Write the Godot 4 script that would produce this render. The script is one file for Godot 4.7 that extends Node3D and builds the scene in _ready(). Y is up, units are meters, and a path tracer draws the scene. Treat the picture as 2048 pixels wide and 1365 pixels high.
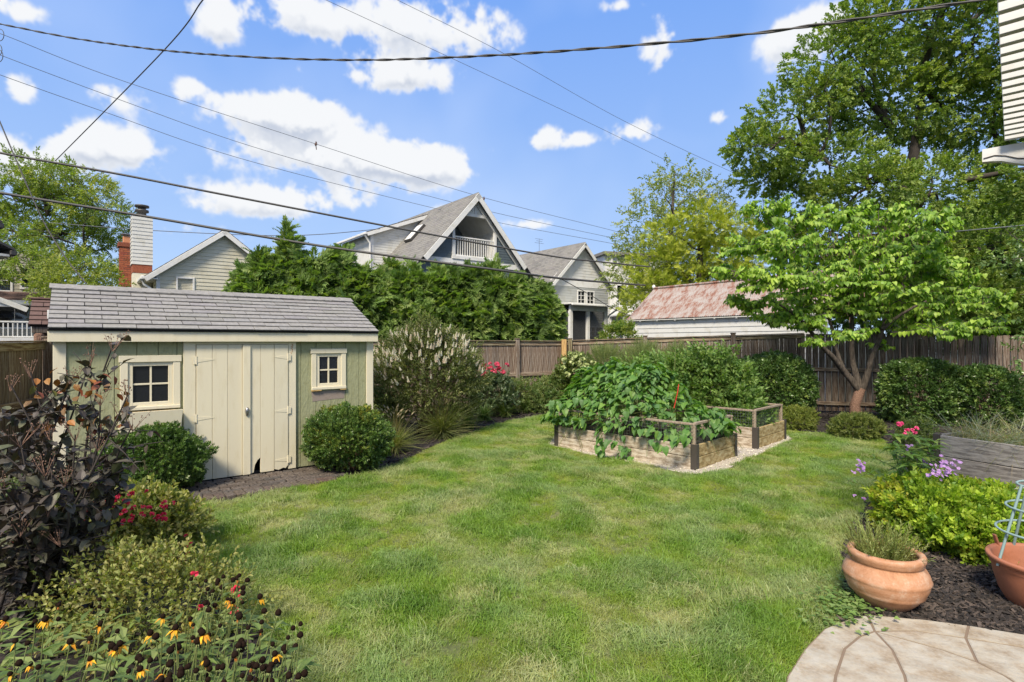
extends Node3D


func _ready() -> void:
	rng.seed = 20240911
	# camera
	var cam := Camera3D.new()
	cam.name = "camera"
	cam.fov = rad_to_deg(2.0 * atan(682.5 / F))
	cam.position = Vector3(0, EYE, 0)
	cam.near = 0.05
	cam.far = 900.0
	add_child(cam)
	cam.current = true
	# sky, sun, exposure
	var env := Environment.new()
	env.background_mode = Environment.BG_SKY
	var sky := Sky.new()
	var pano := PanoramaSkyMaterial.new()
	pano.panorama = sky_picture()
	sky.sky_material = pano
	env.sky = sky
	env.background_energy_multiplier = 1.0
	env.tonemap_mode = Environment.TONE_MAPPER_LINEAR
	env.tonemap_exposure = 2.45
	env.sdfgi_enabled = true
	env.ssao_enabled = true
	env.ssil_enabled = true
	var we := WorldEnvironment.new()
	we.name = "environment"
	we.environment = env
	add_child(we)
	var sun := DirectionalLight3D.new()
	sun.name = "sun"
	sun.light_energy = 0.82
	sun.light_angular_distance = 14.0
	sun.light_color = Color(1.0, 0.95, 0.86)
	sun.shadow_enabled = true
	add_child(sun)
	sun.look_at_from_position(Vector3(-0.2, 0.74, 0.62), Vector3.ZERO)
	# the setting, the large structures, then the plants and the small things
	materials()
	ground()
	houses()
	fences()
	shed()
	garden_beds()
	pergola()
	trees()
	shrubs()
	borders()
	lawn()
	pots()
	wires()
	print("triangles in single meshes: ", triangles(self))


func triangles(o: Node) -> int:
	var t := 0
	if o is MeshInstance3D and o.mesh:
		for s in o.mesh.get_surface_count():
			t += o.mesh.surface_get_array_len(s) / 3
	for k in o.get_children():
		t += triangles(k)
	return t


# ---------------------------------------------------------------- sky: air and clouds on a panorama
func sky_picture() -> ImageTexture:
	var w := 3072
	var h := 1536
	var field := PackedFloat32Array()
	field.resize(w * h / 2)
	var low := PackedFloat32Array()
	low.resize(w * h / 2)
	var blobs := []
	# the clouds in view: [px, py, half width, half height, weight]
	for b in [[640, 35, 260, 62, 1.1], [900, 60, 160, 55, 1.0], [430, 60, 60, 45, 0.8], [770, 150, 130, 48, 0.9], [850, 145, 60, 35, 0.6], [540, 235, 190, 48, 1.0], [610, 225, 90, 45, 0.6], [690, 325, 260, 52, 1.15], [830, 335, 130, 50, 0.9], [560, 300, 90, 40, 0.5], [520, 410, 190, 42, 1.0], [690, 395, 120, 42, 0.7], [240, 305, 110, 52, 1.0], [190, 285, 70, 35, 0.6], [40, 180, 75, 55, 1.0], [220, 190, 60, 40, 0.8], [375, 175, 40, 28, 0.7], [20, 20, 110, 35, 0.9], [600, 145, 34, 20, 0.5], [1335, 90, 62, 62, 1.0], [1600, 85, 90, 60, 1.0], [1640, 50, 90, 30, 0.7], [1100, 278, 50, 32, 0.95], [1270, 265, 62, 34, 0.95], [1165, 278, 30, 20, 0.5], [1448, 232, 34, 20, 0.7], [1060, 448, 60, 16, 0.6], [1240, 10, 70, 18, 0.6], [900, 420, 60, 16, 0.5], [1000, 298, 30, 14, 0.4], [380, 470, 130, 30, 0.6], [1180, 560, 200, 25, 0.35], [1400, 500, 120, 25, 0.3], [560, 480, 100, 20, 0.5]]:
		var dir := Vector3(b[0] - 1024.0, HORIZON - b[1], -F)
		var l := dir.length()
		dir /= l
		# a pixel near the edge of the picture spans a smaller angle
		var kx := F / (F * F + pow(b[0] - 1024.0, 2))
		blobs.append([atan2(dir.x, -dir.z), asin(dir.y), b[2] * kx, b[3] / l, b[4]])
	var r2 := RandomNumberGenerator.new()
	r2.seed = 77
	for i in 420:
		# more of the same clouds out of view, added to raise the fill light
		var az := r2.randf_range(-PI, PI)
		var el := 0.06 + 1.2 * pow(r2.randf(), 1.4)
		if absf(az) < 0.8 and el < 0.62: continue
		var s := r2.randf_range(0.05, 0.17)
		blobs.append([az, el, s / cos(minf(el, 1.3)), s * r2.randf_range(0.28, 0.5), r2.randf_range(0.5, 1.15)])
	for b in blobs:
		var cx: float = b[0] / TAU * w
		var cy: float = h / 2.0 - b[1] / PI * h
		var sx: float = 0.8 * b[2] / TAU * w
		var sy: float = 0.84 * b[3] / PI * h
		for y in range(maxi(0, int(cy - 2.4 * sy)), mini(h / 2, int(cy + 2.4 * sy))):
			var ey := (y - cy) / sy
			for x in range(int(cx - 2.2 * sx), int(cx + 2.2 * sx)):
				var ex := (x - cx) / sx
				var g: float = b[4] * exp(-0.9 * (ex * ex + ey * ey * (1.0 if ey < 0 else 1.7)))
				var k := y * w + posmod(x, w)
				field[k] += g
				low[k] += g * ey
	var f1 := noise(5, 0.012, 6)
	f1.fractal_gain = 0.58
	f1.domain_warp_enabled = true
	f1.domain_warp_amplitude = 26.0
	f1.domain_warp_frequency = 0.012
	var f2 := noise(9, 0.045, 6)
	f2.fractal_gain = 0.62
	var n1 := f1.get_seamless_image(w, h / 2).get_data()
	var n2 := f2.get_seamless_image(w, h / 2).get_data()
	var n3 := noise(15, 0.004, 4).get_seamless_image(w, h / 2).get_data()
	var out := PackedFloat32Array()
	out.resize(w * h * 3)
	var dens := PackedFloat32Array()
	dens.resize(w * h / 2)
	for k in w * h / 2:
		var f := field[k]
		var q := 1.0 * (n1[k] / 255.0 - 0.5) + 0.55 * (n2[k] / 255.0 - 0.5) + 0.2 * (n3[k] / 255.0 - 0.5)
		dens[k] = f + q * (0.45 + 1.5 * minf(f, 0.7)) - 0.04
	for y in h / 2:
		var el := (0.5 - (y + 0.5) / h) * PI
		var s := sin(el)
		var t := pow(clampf(s, 0.0, 1.0), 0.58)
		var air := Color(0.27, 0.35, 0.435).lerp(Color(0.024, 0.11, 0.36), clampf(t * 1.1, 0.0, 1.0))
		for x in w:
			var k := y * w + x
			var f := field[k]
			var dn := dens[k]
			var a := smoothstep(0.28, 0.70, dn)
			# thick parts and undersides turn grey
			var thick := clampf((dn - 0.5) * 1.1, 0.0, 1.0)
			var over := dens[maxi(y - 7, 0) * w + x] + 0.8 * dens[maxi(y - 16, 0) * w + x] - 1.8 * dn
			var under := clampf(low[k] / maxf(f, 0.2) * 0.7 + 0.3 + 0.8 * over, 0.0, 1.0)
			var gq := clampf(thick * under + clampf(over, 0.0, 0.4) * 0.5 * a, 0.0, 1.0)
			var c := Color(0.385, 0.39, 0.396).lerp(Color(0.215, 0.24, 0.29), clampf(gq, 0.0, 0.85))
			# a thin veil besides the clouds
			var veil := 0.13 * clampf((n3[k] / 255.0 - 0.4) * 2.5, 0.0, 1.0)
			var base := air.lerp(Color(0.42, 0.45, 0.49), veil)
			var o := base.lerp(c, a * 0.97)
			out[k * 3] = o.r; out[k * 3 + 1] = o.g; out[k * 3 + 2] = o.b
	for y in range(h / 2, h):
		for x in w:
			var k := (y * w + x) * 3
			out[k] = 0.15; out[k + 1] = 0.16; out[k + 2] = 0.14
	return ImageTexture.create_from_image(Image.create_from_data(w, h, false, Image.FORMAT_RGBF, out.to_byte_array()))
# ---------------------------------------------------------------- helpers: places, nodes
const F := 1110.0        # focal length in pixels of a 2048 pixel wide picture
const EYE := 1.7
const HORIZON := 682.5
var rng := RandomNumberGenerator.new()
var M := {}
var counts := {}


func rf(a: float, b: float) -> float:
	return a + (b - a) * rng.randf()


func spot(px: float, py: float) -> Vector3:
	var d := EYE * F / (py - HORIZON)
	return Vector3((px - 1024.0) / F * d, 0, -d)


func at(px: float, py: float, d: float) -> Vector3:
	return Vector3((px - 1024.0) / F * d, EYE + (HORIZON - py) / F * d, -d)


func flat(a: Array) -> PackedVector2Array:
	var o := PackedVector2Array()
	for p in a:
		var q := spot(p[0], p[1])
		o.append(Vector2(q.x, q.z))
	return o


func lin(r: float, g: float, b: float) -> Color:
	return Color(r, g, b).linear_to_srgb()


func numbered(called: String) -> String:
	if not counts.has(called):
		counts[called] = 0
		return called
	counts[called] += 1
	return "%s_%03d" % [called, counts[called]]


func tag(o: Node3D, label: String, category: String, group := "", kind := "") -> Node3D:
	if label: o.set_meta("label", label)
	if category: o.set_meta("category", category)
	if group: o.set_meta("group", group)
	if kind: o.set_meta("kind", kind)
	return o


func thing(called: String, label: String, category: String, pos := Vector3.ZERO, yaw := 0.0, group := "") -> Node3D:
	var o := Node3D.new()
	o.name = numbered(called)
	add_child(o)
	o.position = pos
	o.rotation.y = yaw
	tag(o, label, category, group)
	return o


func part(called: String, mesh: Mesh, m: Material, parent: Node3D, kind := "") -> MeshInstance3D:
	var o := MeshInstance3D.new()
	o.name = called
	o.mesh = mesh
	o.material_override = m
	parent.add_child(o, true)
	if kind: o.set_meta("kind", kind)
	return o


func struct(called: String, mesh: Mesh, m: Material, label := "", kind := "structure") -> MeshInstance3D:
	var o := MeshInstance3D.new()
	o.name = numbered(called)
	o.mesh = mesh
	o.material_override = m
	add_child(o)
	tag(o, label, "", "", kind)
	return o


# ---------------------------------------------------------------- mesh building
class MB:
	var v := PackedVector3Array()
	var n := PackedVector3Array()
	var c := PackedColorArray()
	var u := PackedVector2Array()
	var tint := Color(1, 1, 1)

	func tri(a: Vector3, b: Vector3, d: Vector3) -> void:
		var nn := (b - a).cross(d - a).normalized()
		v.append(a); v.append(d); v.append(b)
		n.append(nn); n.append(nn); n.append(nn)
		c.append(tint); c.append(tint); c.append(tint)

	func trin(a: Vector3, b: Vector3, d: Vector3, na: Vector3, nb: Vector3, nd: Vector3) -> void:
		v.append(a); v.append(d); v.append(b)
		n.append(na); n.append(nd); n.append(nb)
		c.append(tint); c.append(tint); c.append(tint)

	func quad(a: Vector3, b: Vector3, d: Vector3, e: Vector3) -> void:
		tri(a, b, d); tri(a, d, e)

	func out_face(p: Array, o: Vector3) -> void:
		var nn: Vector3 = (p[1] - p[0]).cross(p[2] - p[0])
		if nn.dot(p[0] - o) < 0.0:
			p.reverse()
		tri(p[0], p[1], p[2])
		if p.size() > 3:
			tri(p[0], p[2], p[3])

	func box(x: Transform3D, size: Vector3, bev := 0.0) -> void:
		var h := size * 0.5
		var o := x.origin
		if bev <= 0.0:
			var q := []
			for k in 8:
				q.append(x * Vector3(h.x * (1 if k & 1 else -1), h.y * (1 if k & 2 else -1), h.z * (1 if k & 4 else -1)))
			for f in [[0, 1, 3, 2], [4, 5, 7, 6], [0, 1, 5, 4], [2, 3, 7, 6], [0, 2, 6, 4], [1, 3, 7, 5]]:
				out_face([q[f[0]], q[f[1]], q[f[2]], q[f[3]]], o)
			return
		var b := minf(bev, minf(h.x, minf(h.y, h.z)) * 0.6)
		var px := []; var py := []; var pz := []
		for k in 8:
			var s := Vector3(1 if k & 1 else -1, 1 if k & 2 else -1, 1 if k & 4 else -1)
			px.append(x * (s * Vector3(h.x, h.y - b, h.z - b)))
			py.append(x * (s * Vector3(h.x - b, h.y, h.z - b)))
			pz.append(x * (s * Vector3(h.x - b, h.y - b, h.z)))
		out_face([px[0], px[2], px[6], px[4]], o); out_face([px[1], px[3], px[7], px[5]], o)
		out_face([py[0], py[1], py[5], py[4]], o); out_face([py[2], py[3], py[7], py[6]], o)
		out_face([pz[0], pz[1], pz[3], pz[2]], o); out_face([pz[4], pz[5], pz[7], pz[6]], o)
		for e in [[0, 1], [2, 3], [4, 5], [6, 7]]:
			out_face([py[e[0]], py[e[1]], pz[e[1]], pz[e[0]]], o)
		for e in [[0, 2], [1, 3], [4, 6], [5, 7]]:
			out_face([px[e[0]], px[e[1]], pz[e[1]], pz[e[0]]], o)
		for e in [[0, 4], [1, 5], [2, 6], [3, 7]]:
			out_face([px[e[0]], px[e[1]], py[e[1]], py[e[0]]], o)
		for k in 8:
			out_face([px[k], py[k], pz[k]], o)

	func bx(x0: float, x1: float, y0: float, y1: float, z0: float, z1: float, bev := 0.0) -> void:
		box(Transform3D(Basis(), Vector3((x0 + x1) / 2, (y0 + y1) / 2, (z0 + z1) / 2)), Vector3(x1 - x0, y1 - y0, z1 - z0), bev)

	func beam(a: Vector3, b: Vector3, w: float, h: float, bev := 0.0, up := Vector3.UP) -> void:
		var z := (b - a).normalized()
		if absf(z.dot(up)) > 0.99: up = Vector3.RIGHT
		var xx := up.cross(z).normalized()
		box(Transform3D(Basis(xx, z.cross(xx), z), (a + b) / 2), Vector3(w, h, a.distance_to(b)), bev)

	func tube(p: Array, r: Array, sides := 6, cap := true) -> void:
		var rings := []
		var nor := []
		var side := Vector3.ZERO
		var k := p.size()
		for i in k:
			var t: Vector3 = (p[mini(i + 1, k - 1)] - p[maxi(i - 1, 0)]).normalized()
			if i == 0:
				side = t.cross(Vector3.RIGHT if absf(t.x) < 0.8 else Vector3.FORWARD).normalized()
			side = (side - t * side.dot(t)).normalized()
			var other := t.cross(side)
			var ring := []; var nn := []
			for j in sides:
				var a := TAU * j / sides
				var d := side * cos(a) + other * sin(a)
				ring.append(p[i] + d * r[i]); nn.append(d)
			rings.append(ring); nor.append(nn)
		for i in k - 1:
			for j in sides:
				var j2 := (j + 1) % sides
				trin(rings[i][j], rings[i][j2], rings[i + 1][j2], nor[i][j], nor[i][j2], nor[i + 1][j2])
				trin(rings[i][j], rings[i + 1][j2], rings[i + 1][j], nor[i][j], nor[i + 1][j2], nor[i + 1][j])
		if cap:
			for j in sides:
				var j2 := (j + 1) % sides
				tri(p[0], rings[0][j2], rings[0][j])
				tri(p[k - 1], rings[k - 1][j], rings[k - 1][j2])

	func lathe(prof: Array, seg: int, x := Transform3D()) -> void:
		var m := prof.size()
		var pn := []
		for i in m:
			var t: Vector2 = prof[mini(i + 1, m - 1)] - prof[maxi(i - 1, 0)]
			pn.append(Vector2(t.y, -t.x).normalized())
		for i in m - 1:
			for j in seg:
				var q := []; var qn := []
				for e in [[i, j], [i, j + 1], [i + 1, j + 1], [i + 1, j]]:
					var a: float = TAU * e[1] / seg
					q.append(x * Vector3(prof[e[0]].x * cos(a), prof[e[0]].y, -prof[e[0]].x * sin(a)))
					qn.append((x.basis * Vector3(pn[e[0]].x * cos(a), pn[e[0]].y, -pn[e[0]].x * sin(a))).normalized())
				trin(q[0], q[1], q[2], qn[0], qn[1], qn[2])
				trin(q[0], q[2], q[3], qn[0], qn[2], qn[3])

	func prism(poly: PackedVector2Array, x: Transform3D, z0: float, z1: float) -> void:
		# poly lies in the xy plane of x and is drawn out from z0 to z1 (z1 > z0)
		var area := 0.0
		for i in poly.size():
			area += poly[i].cross(poly[(i + 1) % poly.size()])
		if area < 0.0:
			poly = poly.duplicate()
			poly.reverse()
		var ix := Geometry2D.triangulate_polygon(poly)
		for i in range(0, ix.size(), 3):
			var a := poly[ix[i]]; var b := poly[ix[i + 1]]; var d := poly[ix[i + 2]]
			if (b - a).cross(d - a) < 0.0:
				var s := b; b = d; d = s
			tri(x * Vector3(a.x, a.y, z1), x * Vector3(b.x, b.y, z1), x * Vector3(d.x, d.y, z1))
			tri(x * Vector3(a.x, a.y, z0), x * Vector3(d.x, d.y, z0), x * Vector3(b.x, b.y, z0))
		for i in poly.size():
			var a := poly[i]; var b := poly[(i + 1) % poly.size()]
			quad(x * Vector3(a.x, a.y, z0), x * Vector3(b.x, b.y, z0), x * Vector3(b.x, b.y, z1), x * Vector3(a.x, a.y, z1))

	func sheet(poly: PackedVector2Array, y: float) -> void:
		# poly in (x, z), lying flat
		var ix := Geometry2D.triangulate_polygon(poly)
		for i in range(0, ix.size(), 3):
			var a := poly[ix[i]]; var b := poly[ix[i + 1]]; var d := poly[ix[i + 2]]
			if (b - a).cross(d - a) > 0.0:
				var s := b; b = d; d = s
			tri(Vector3(a.x, y, a.y), Vector3(b.x, y, b.y), Vector3(d.x, y, d.y))

	func add(o: MB, x: Transform3D, t := Color(1, 1, 1)) -> void:
		for i in o.v.size():
			v.append(x * o.v[i])
			n.append((x.basis * o.n[i]).normalized())
			c.append(o.c[i] * t)

	func mesh() -> ArrayMesh:
		var a := []
		a.resize(Mesh.ARRAY_MAX)
		a[Mesh.ARRAY_VERTEX] = v
		a[Mesh.ARRAY_NORMAL] = n
		a[Mesh.ARRAY_COLOR] = c
		var m := ArrayMesh.new()
		if v.size():
			m.add_surface_from_arrays(Mesh.PRIMITIVE_TRIANGLES, a)
		return m


func bpart(called: String, m: Material, parent: Node3D, x0: float, x1: float, y0: float, y1: float, z0: float, z1: float, bev := 0.004, t := Color(1, 1, 1)) -> MeshInstance3D:
	var b := MB.new()
	b.tint = t
	b.bx(x0, x1, y0, y1, z0, z1, bev)
	return part(called, b.mesh(), m, parent)


func shade(lo := 0.85, hi := 1.12, warm := 0.03) -> Color:
	var k := rf(lo, hi)
	var w := rf(-warm, warm)
	return Color(k * (1 + w), k, k * (1 - w))


# ---------------------------------------------------------------- many small copies in one part
class Scatter:
	var buf := PackedFloat32Array()
	var n := 0

	func add(t: Transform3D, c: Color) -> void:
		if buf.size() < (n + 1) * 16:
			buf.resize(maxi(256, n * 2) * 16)
		var k := n * 16
		var b := t.basis
		buf[k] = b.x.x; buf[k + 1] = b.y.x; buf[k + 2] = b.z.x; buf[k + 3] = t.origin.x
		buf[k + 4] = b.x.y; buf[k + 5] = b.y.y; buf[k + 6] = b.z.y; buf[k + 7] = t.origin.y
		buf[k + 8] = b.x.z; buf[k + 9] = b.y.z; buf[k + 10] = b.z.z; buf[k + 11] = t.origin.z
		buf[k + 12] = c.r; buf[k + 13] = c.g; buf[k + 14] = c.b; buf[k + 15] = 1.0
		n += 1

	func node(called: String, mesh: Mesh, m: Material) -> MultiMeshInstance3D:
		var mm := MultiMesh.new()
		mm.transform_format = MultiMesh.TRANSFORM_3D
		mm.use_colors = true
		mm.mesh = mesh
		mm.instance_count = n
		buf.resize(n * 16)
		mm.buffer = buf
		var o := MultiMeshInstance3D.new()
		o.name = called
		o.multimesh = mm
		o.material_override = m
		o.set_meta("kind", "stuff")
		return o


func aim(z: Vector3, roll: float) -> Basis:
	z = z.normalized()
	var x := (Vector3.UP if absf(z.y) < 0.95 else Vector3.RIGHT).cross(z).normalized()
	return Basis(x, z.cross(x), z).rotated(z, roll)


func rdir() -> Vector3:
	var y := rf(-1, 1)
	var a := rf(0, TAU)
	var r := sqrt(1 - y * y)
	return Vector3(r * cos(a), y, r * sin(a))


func pick(pal: Array) -> Color:
	var a: Color = pal[rng.randi() % pal.size()]
	var b: Color = pal[rng.randi() % pal.size()]
	var c := a.lerp(b, rng.randf())
	var k := rf(0.85, 1.15)
	return Color(c.r * k, c.g * k, c.b * k)


# ---------------------------------------------------------------- textures and materials
func noise(sd: int, freq: float, oct := 4, kind := FastNoiseLite.TYPE_SIMPLEX_SMOOTH) -> FastNoiseLite:
	var f := FastNoiseLite.new()
	f.seed = sd
	f.frequency = freq
	f.noise_type = kind
	f.fractal_octaves = oct
	return f


func layers(w: int, defs: Array) -> PackedByteArray:
	# defs: [seed, frequency, octaves, weight]; the weighted sum of seamless noises, 0..255
	var sum := PackedFloat32Array()
	sum.resize(w * w)
	for d in defs:
		var b := noise(d[0], d[1], d[2]).get_seamless_image(w, w).get_data()
		var k: float = d[3] / 255.0
		for i in w * w:
			sum[i] += b[i] * k
	var o := PackedByteArray()
	o.resize(w * w)
	for i in w * w:
		o[i] = clampi(int(sum[i] * 255.0), 0, 255)
	return o


func tex(w: int, defs: Array, stops: Array) -> ImageTexture:
	# stops: [offset, linear colour] pairs
	var g := Gradient.new()
	var offs := PackedFloat32Array(); var cols := PackedColorArray()
	for s in stops:
		offs.append(s[0]); cols.append(s[1].linear_to_srgb())
	g.offsets = offs; g.colors = cols
	var lut := PackedByteArray()
	for i in 256:
		var c := g.sample(i / 255.0)
		lut.append(c.r8); lut.append(c.g8); lut.append(c.b8)
	var a := layers(w, defs)
	var o := PackedByteArray()
	o.resize(w * w * 3)
	for i in w * w:
		var k := a[i] * 3
		o[i * 3] = lut[k]; o[i * 3 + 1] = lut[k + 1]; o[i * 3 + 2] = lut[k + 2]
	return ImageTexture.create_from_image(Image.create_from_data(w, w, false, Image.FORMAT_RGB8, o))


func htex(w: int, sd: int, freq: float, oct := 4) -> ImageTexture:
	return ImageTexture.create_from_image(noise(sd, freq, oct).get_seamless_image(w, w))


func mat(called: String, albedo: Color, rough := 0.7, opts := {}) -> StandardMaterial3D:
	# albedo is linear
	var m := StandardMaterial3D.new()
	m.resource_name = called
	m.albedo_color = albedo.linear_to_srgb()
	m.roughness = rough
	m.vertex_color_use_as_albedo = true
	if opts.has("tex"):
		m.albedo_texture = opts.tex
	if opts.has("height"):
		m.heightmap_enabled = true
		m.heightmap_texture = opts.height
		m.heightmap_scale = opts.get("relief", 0.3)
	if opts.has("tri"):
		m.uv1_triplanar = true
		m.uv1_triplanar_sharpness = 6.0
		m.uv1_scale = opts.tri
		m.uv1_world_triplanar = opts.get("world", false)
		m.uv1_offset = opts.get("offset", Vector3.ZERO)
	if opts.has("back"):
		m.backlight_enabled = true
		m.backlight = opts.back
	if opts.has("metal"):
		m.metallic = opts.metal
	if opts.has("spec"):
		m.metallic_specular = opts.spec
	M[called] = m
	return m


# ---------------------------------------------------------------- leaves, sprigs, tufts
func add_leaf(mb: MB, x: Transform3D, l: float, w: float, kind := "ovate", fold := 0.25, droop := 0.25) -> void:
	# a leaf from the origin along +z, its upper face towards +y, folded along its midrib
	var st: Array
	match kind:
		"lance": st = [[0.0, 0.12], [0.4, 1.0], [1.0, 0.0]]
		"heart": st = [[-0.1, 0.55], [0.18, 1.0], [0.58, 0.68], [1.0, 0.0]]
		"wide": st = [[0.0, 0.15], [0.35, 1.0], [0.75, 0.7], [1.0, 0.0]]
		"low": st = [[0.0, 0.0], [0.45, 1.0], [1.0, 0.0]]
		_: st = [[0.0, 0.1], [0.45, 1.0], [1.0, 0.0]]
	var mid := []; var lef := []; var rig := []
	for s in st:
		var z: float = s[0] * l
		var y: float = -droop * l * s[0] * s[0]
		var hw: float = w * 0.5 * s[1]
		mid.append(x * Vector3(0, y, 0 if s[0] < 0 else z))
		lef.append(x * Vector3(-hw, y + fold * hw, z))
		rig.append(x * Vector3(hw, y + fold * hw, z))
	for i in st.size() - 1:
		if st[i + 1][1] == 0.0:
			mb.tri(mid[i], mid[i + 1], rig[i]); mb.tri(mid[i], lef[i], mid[i + 1])
		elif st[i][1] == 0.0:
			mb.tri(mid[i], mid[i + 1], rig[i + 1]); mb.tri(mid[i], lef[i + 1], mid[i + 1])
		else:
			mb.quad(mid[i], mid[i + 1], rig[i + 1], rig[i]); mb.quad(mid[i], lef[i], lef[i + 1], mid[i + 1])


func sprig(n: int, stem: float, l: float, w: float, kind := "low", spread := 0.9, vary := 0.18, twig := 0.0) -> ArrayMesh:
	# leaves set round a short twig that runs along +z
	var mb := MB.new()
	if twig > 0.0:
		mb.tint = Color(0.55, 0.4, 0.3)
		mb.tube([Vector3.ZERO, Vector3(0, 0, stem)], [twig, twig * 0.5], 3, false)
	for i in n:
		var t := float(i + 1) / n
		var a := i * 2.4 + rf(-0.4, 0.4)
		var sp := spread * (1.0 - 0.55 * t) + rf(-0.15, 0.15)
		var d := Vector3(cos(a) * sin(sp), sin(a) * sin(sp), cos(sp))
		var b := aim(d, rf(-0.6, 0.6))
		if b.y.y < 0: b = b.rotated(b.z, PI)
		var k := rf(1 - vary, 1 + vary)
		mb.tint = Color(k * rf(0.92, 1.1), k, k * rf(0.85, 1.1))
		add_leaf(mb, Transform3D(b, Vector3(0, 0, stem * t * 0.9)), l * rf(0.75, 1.15), w * rf(0.8, 1.15), kind, rf(0.1, 0.4), rf(0.05, 0.4))
	return mb.mesh()


func tuft(n: int, spread: float, h: float, w: float, lean := 0.5, seg := 2) -> ArrayMesh:
	# grass blades standing on a small patch, y up
	var mb := MB.new()
	for i in n:
		var a := rf(0, TAU)
		var r := sqrt(rng.randf()) * spread
		var p := Vector3(cos(a) * r, 0, sin(a) * r)
		var ang := rf(0, TAU)
		var ln := lean * rf(0.2, 1.2)
		var hh := h * rf(0.55, 1.15)
		var d := Vector3(cos(ang), 0, sin(ang))
		var sidew := Vector3(-d.z, 0, d.x) * w * 0.5 * rf(0.7, 1.3)
		var k := rf(0.6, 1.4)
		mb.tint = Color(k * rf(0.9, 1.2), k, k * rf(0.75, 1.15))
		var last_l := p - sidew; var last_r := p + sidew
		for s in range(1, seg + 1):
			var t := float(s) / seg
			var q := p + d * hh * ln * t * t + Vector3.UP * hh * t * (1.0 - 0.35 * ln * t)
			if s == seg:
				mb.tri(last_l, last_r, q)
			else:
				var ws := sidew * (1.0 - 0.45 * t)
				mb.quad(last_l, last_r, q + ws, q - ws)
				last_l = q - ws; last_r = q + ws
	return mb.mesh()


func fan(n: int, l: float) -> ArrayMesh:
	# a flat spray of scale foliage: a drooping midrib with side branchlets, each a thin pointed strip
	var mb := MB.new()
	for i in n:
		var t := 0.1 + 0.9 * float(i) / (n - 1)
		for s in [-1, 1]:
			var ang: float = s * (0.75 - 0.35 * t) + rf(-0.12, 0.12)
			var ll := l * (0.62 - 0.4 * t) * rf(0.8, 1.2)
			var o := Vector3(0, -0.34 * l * t * t, l * t * 0.85)
			var k := rf(0.75, 1.25)
			mb.tint = Color(k, k, k * rf(0.8, 1.1))
			var d := Vector3(sin(ang), rf(-0.25, 0.12), cos(ang))
			var x := Transform3D(aim(d, rf(-0.5, 0.5)), o)
			var wd := l * 0.05
			var a := x * Vector3(-wd, 0, ll * 0.35); var b := x * Vector3(wd, 0, ll * 0.35); var e := x * Vector3(0, -0.1 * ll, ll)
			mb.tri(o, b, a); mb.tri(a, b, e)
	return mb.mesh()


# ---------------------------------------------------------------- masses of foliage
func leaf_tints(make: Callable, pal: Array, n: int) -> Array:
	var o := []
	for i in n:
		var mb := MB.new()
		mb.tint = pick(pal)
		make.call(mb)
		o.append(mb.mesh())
	return o


func leaf_parts(root: Node3D, xf: Array, make: Callable, pal: Array, m: Material, most := 300, called := "leaf") -> void:
	# leaves one can pick apart: the nearest as parts of their own, the rest as one part
	var inv := root.global_transform.affine_inverse() if root.is_inside_tree() else root.transform.affine_inverse()
	var eye := Vector3(0, EYE, 0)
	xf.sort_custom(func(a, b): return a.origin.distance_squared_to(eye) < b.origin.distance_squared_to(eye))
	var kinds := leaf_tints(make, pal, 9)
	for i in mini(most, xf.size()):
		var o := part(called, kinds[rng.randi() % kinds.size()], m, root)
		o.transform = inv * xf[i]
	if xf.size() > most:
		var mb := MB.new()
		make.call(mb)
		var sc := Scatter.new()
		for i in range(most, xf.size()):
			sc.add(inv * xf[i], pick(pal))
		root.add_child(sc.node("foliage", mb.mesh(), m), true)


func spread_out(root: Node3D, meshes: Array, m: Material, sets: Array, called := "foliage") -> void:
	# sets: one Scatter per mesh
	for i in meshes.size():
		if sets[i].n:
			root.add_child(sets[i].node(called, meshes[i], m), true)


func scatters(n: int) -> Array:
	var o := []
	for i in n: o.append(Scatter.new())
	return o


func mound(root: Node3D, meshes: Array, m: Material, c: Vector3, r: Vector3, count: int, pal: Array, o := {}) -> void:
	# sprigs in the outer shell of a bumpy ellipsoid, in the root's own axes
	var sets := scatters(meshes.size())
	var bump: float = o.get("bump", 0.12)
	var nz := noise(rng.randi() % 9999, o.get("bump_freq", 1.6), 3)
	var cz := noise(rng.randi() % 9999, o.get("patch_freq", 2.0), 2)
	var pal2: Array = o.get("patch", pal)
	var depth: float = o.get("depth", 0.4)
	var low: float = o.get("low", -0.75)
	var boxy: float = o.get("boxy", 0.0)
	var s0: float = o.get("s0", 0.8)
	var s1: float = o.get("s1", 1.25)
	var up: float = o.get("up", 0.25)
	var wild: float = o.get("wild", 0.5)
	for i in count:
		var d := rdir()
		if d.y < low: d.y = -d.y
		var q := d
		if boxy > 0.0:
			q = d.lerp(d / maxf(absf(d.x), maxf(absf(d.y), absf(d.z))), boxy)
		var k := 1.0 + bump * nz.get_noise_3dv(d * 1.0 + c)
		k *= 1.0 - depth * rng.randf() * rng.randf()
		var p := c + q * r * k
		if p.y < 0.02: p.y = rf(0.02, 0.1)
		var z := (d / r * r.y + Vector3.UP * up + rdir() * wild).normalized()
		var s := rf(s0, s1)
		var col := pick(pal2 if cz.get_noise_3dv(p) + rf(-0.25, 0.25) > 0.15 else pal)
		sets[rng.randi() % sets.size()].add(Transform3D(aim(z, rf(0, TAU)).scaled(Vector3(s, s, s)), p), col)
	spread_out(root, meshes, m, sets, o.get("called", "foliage"))


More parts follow.
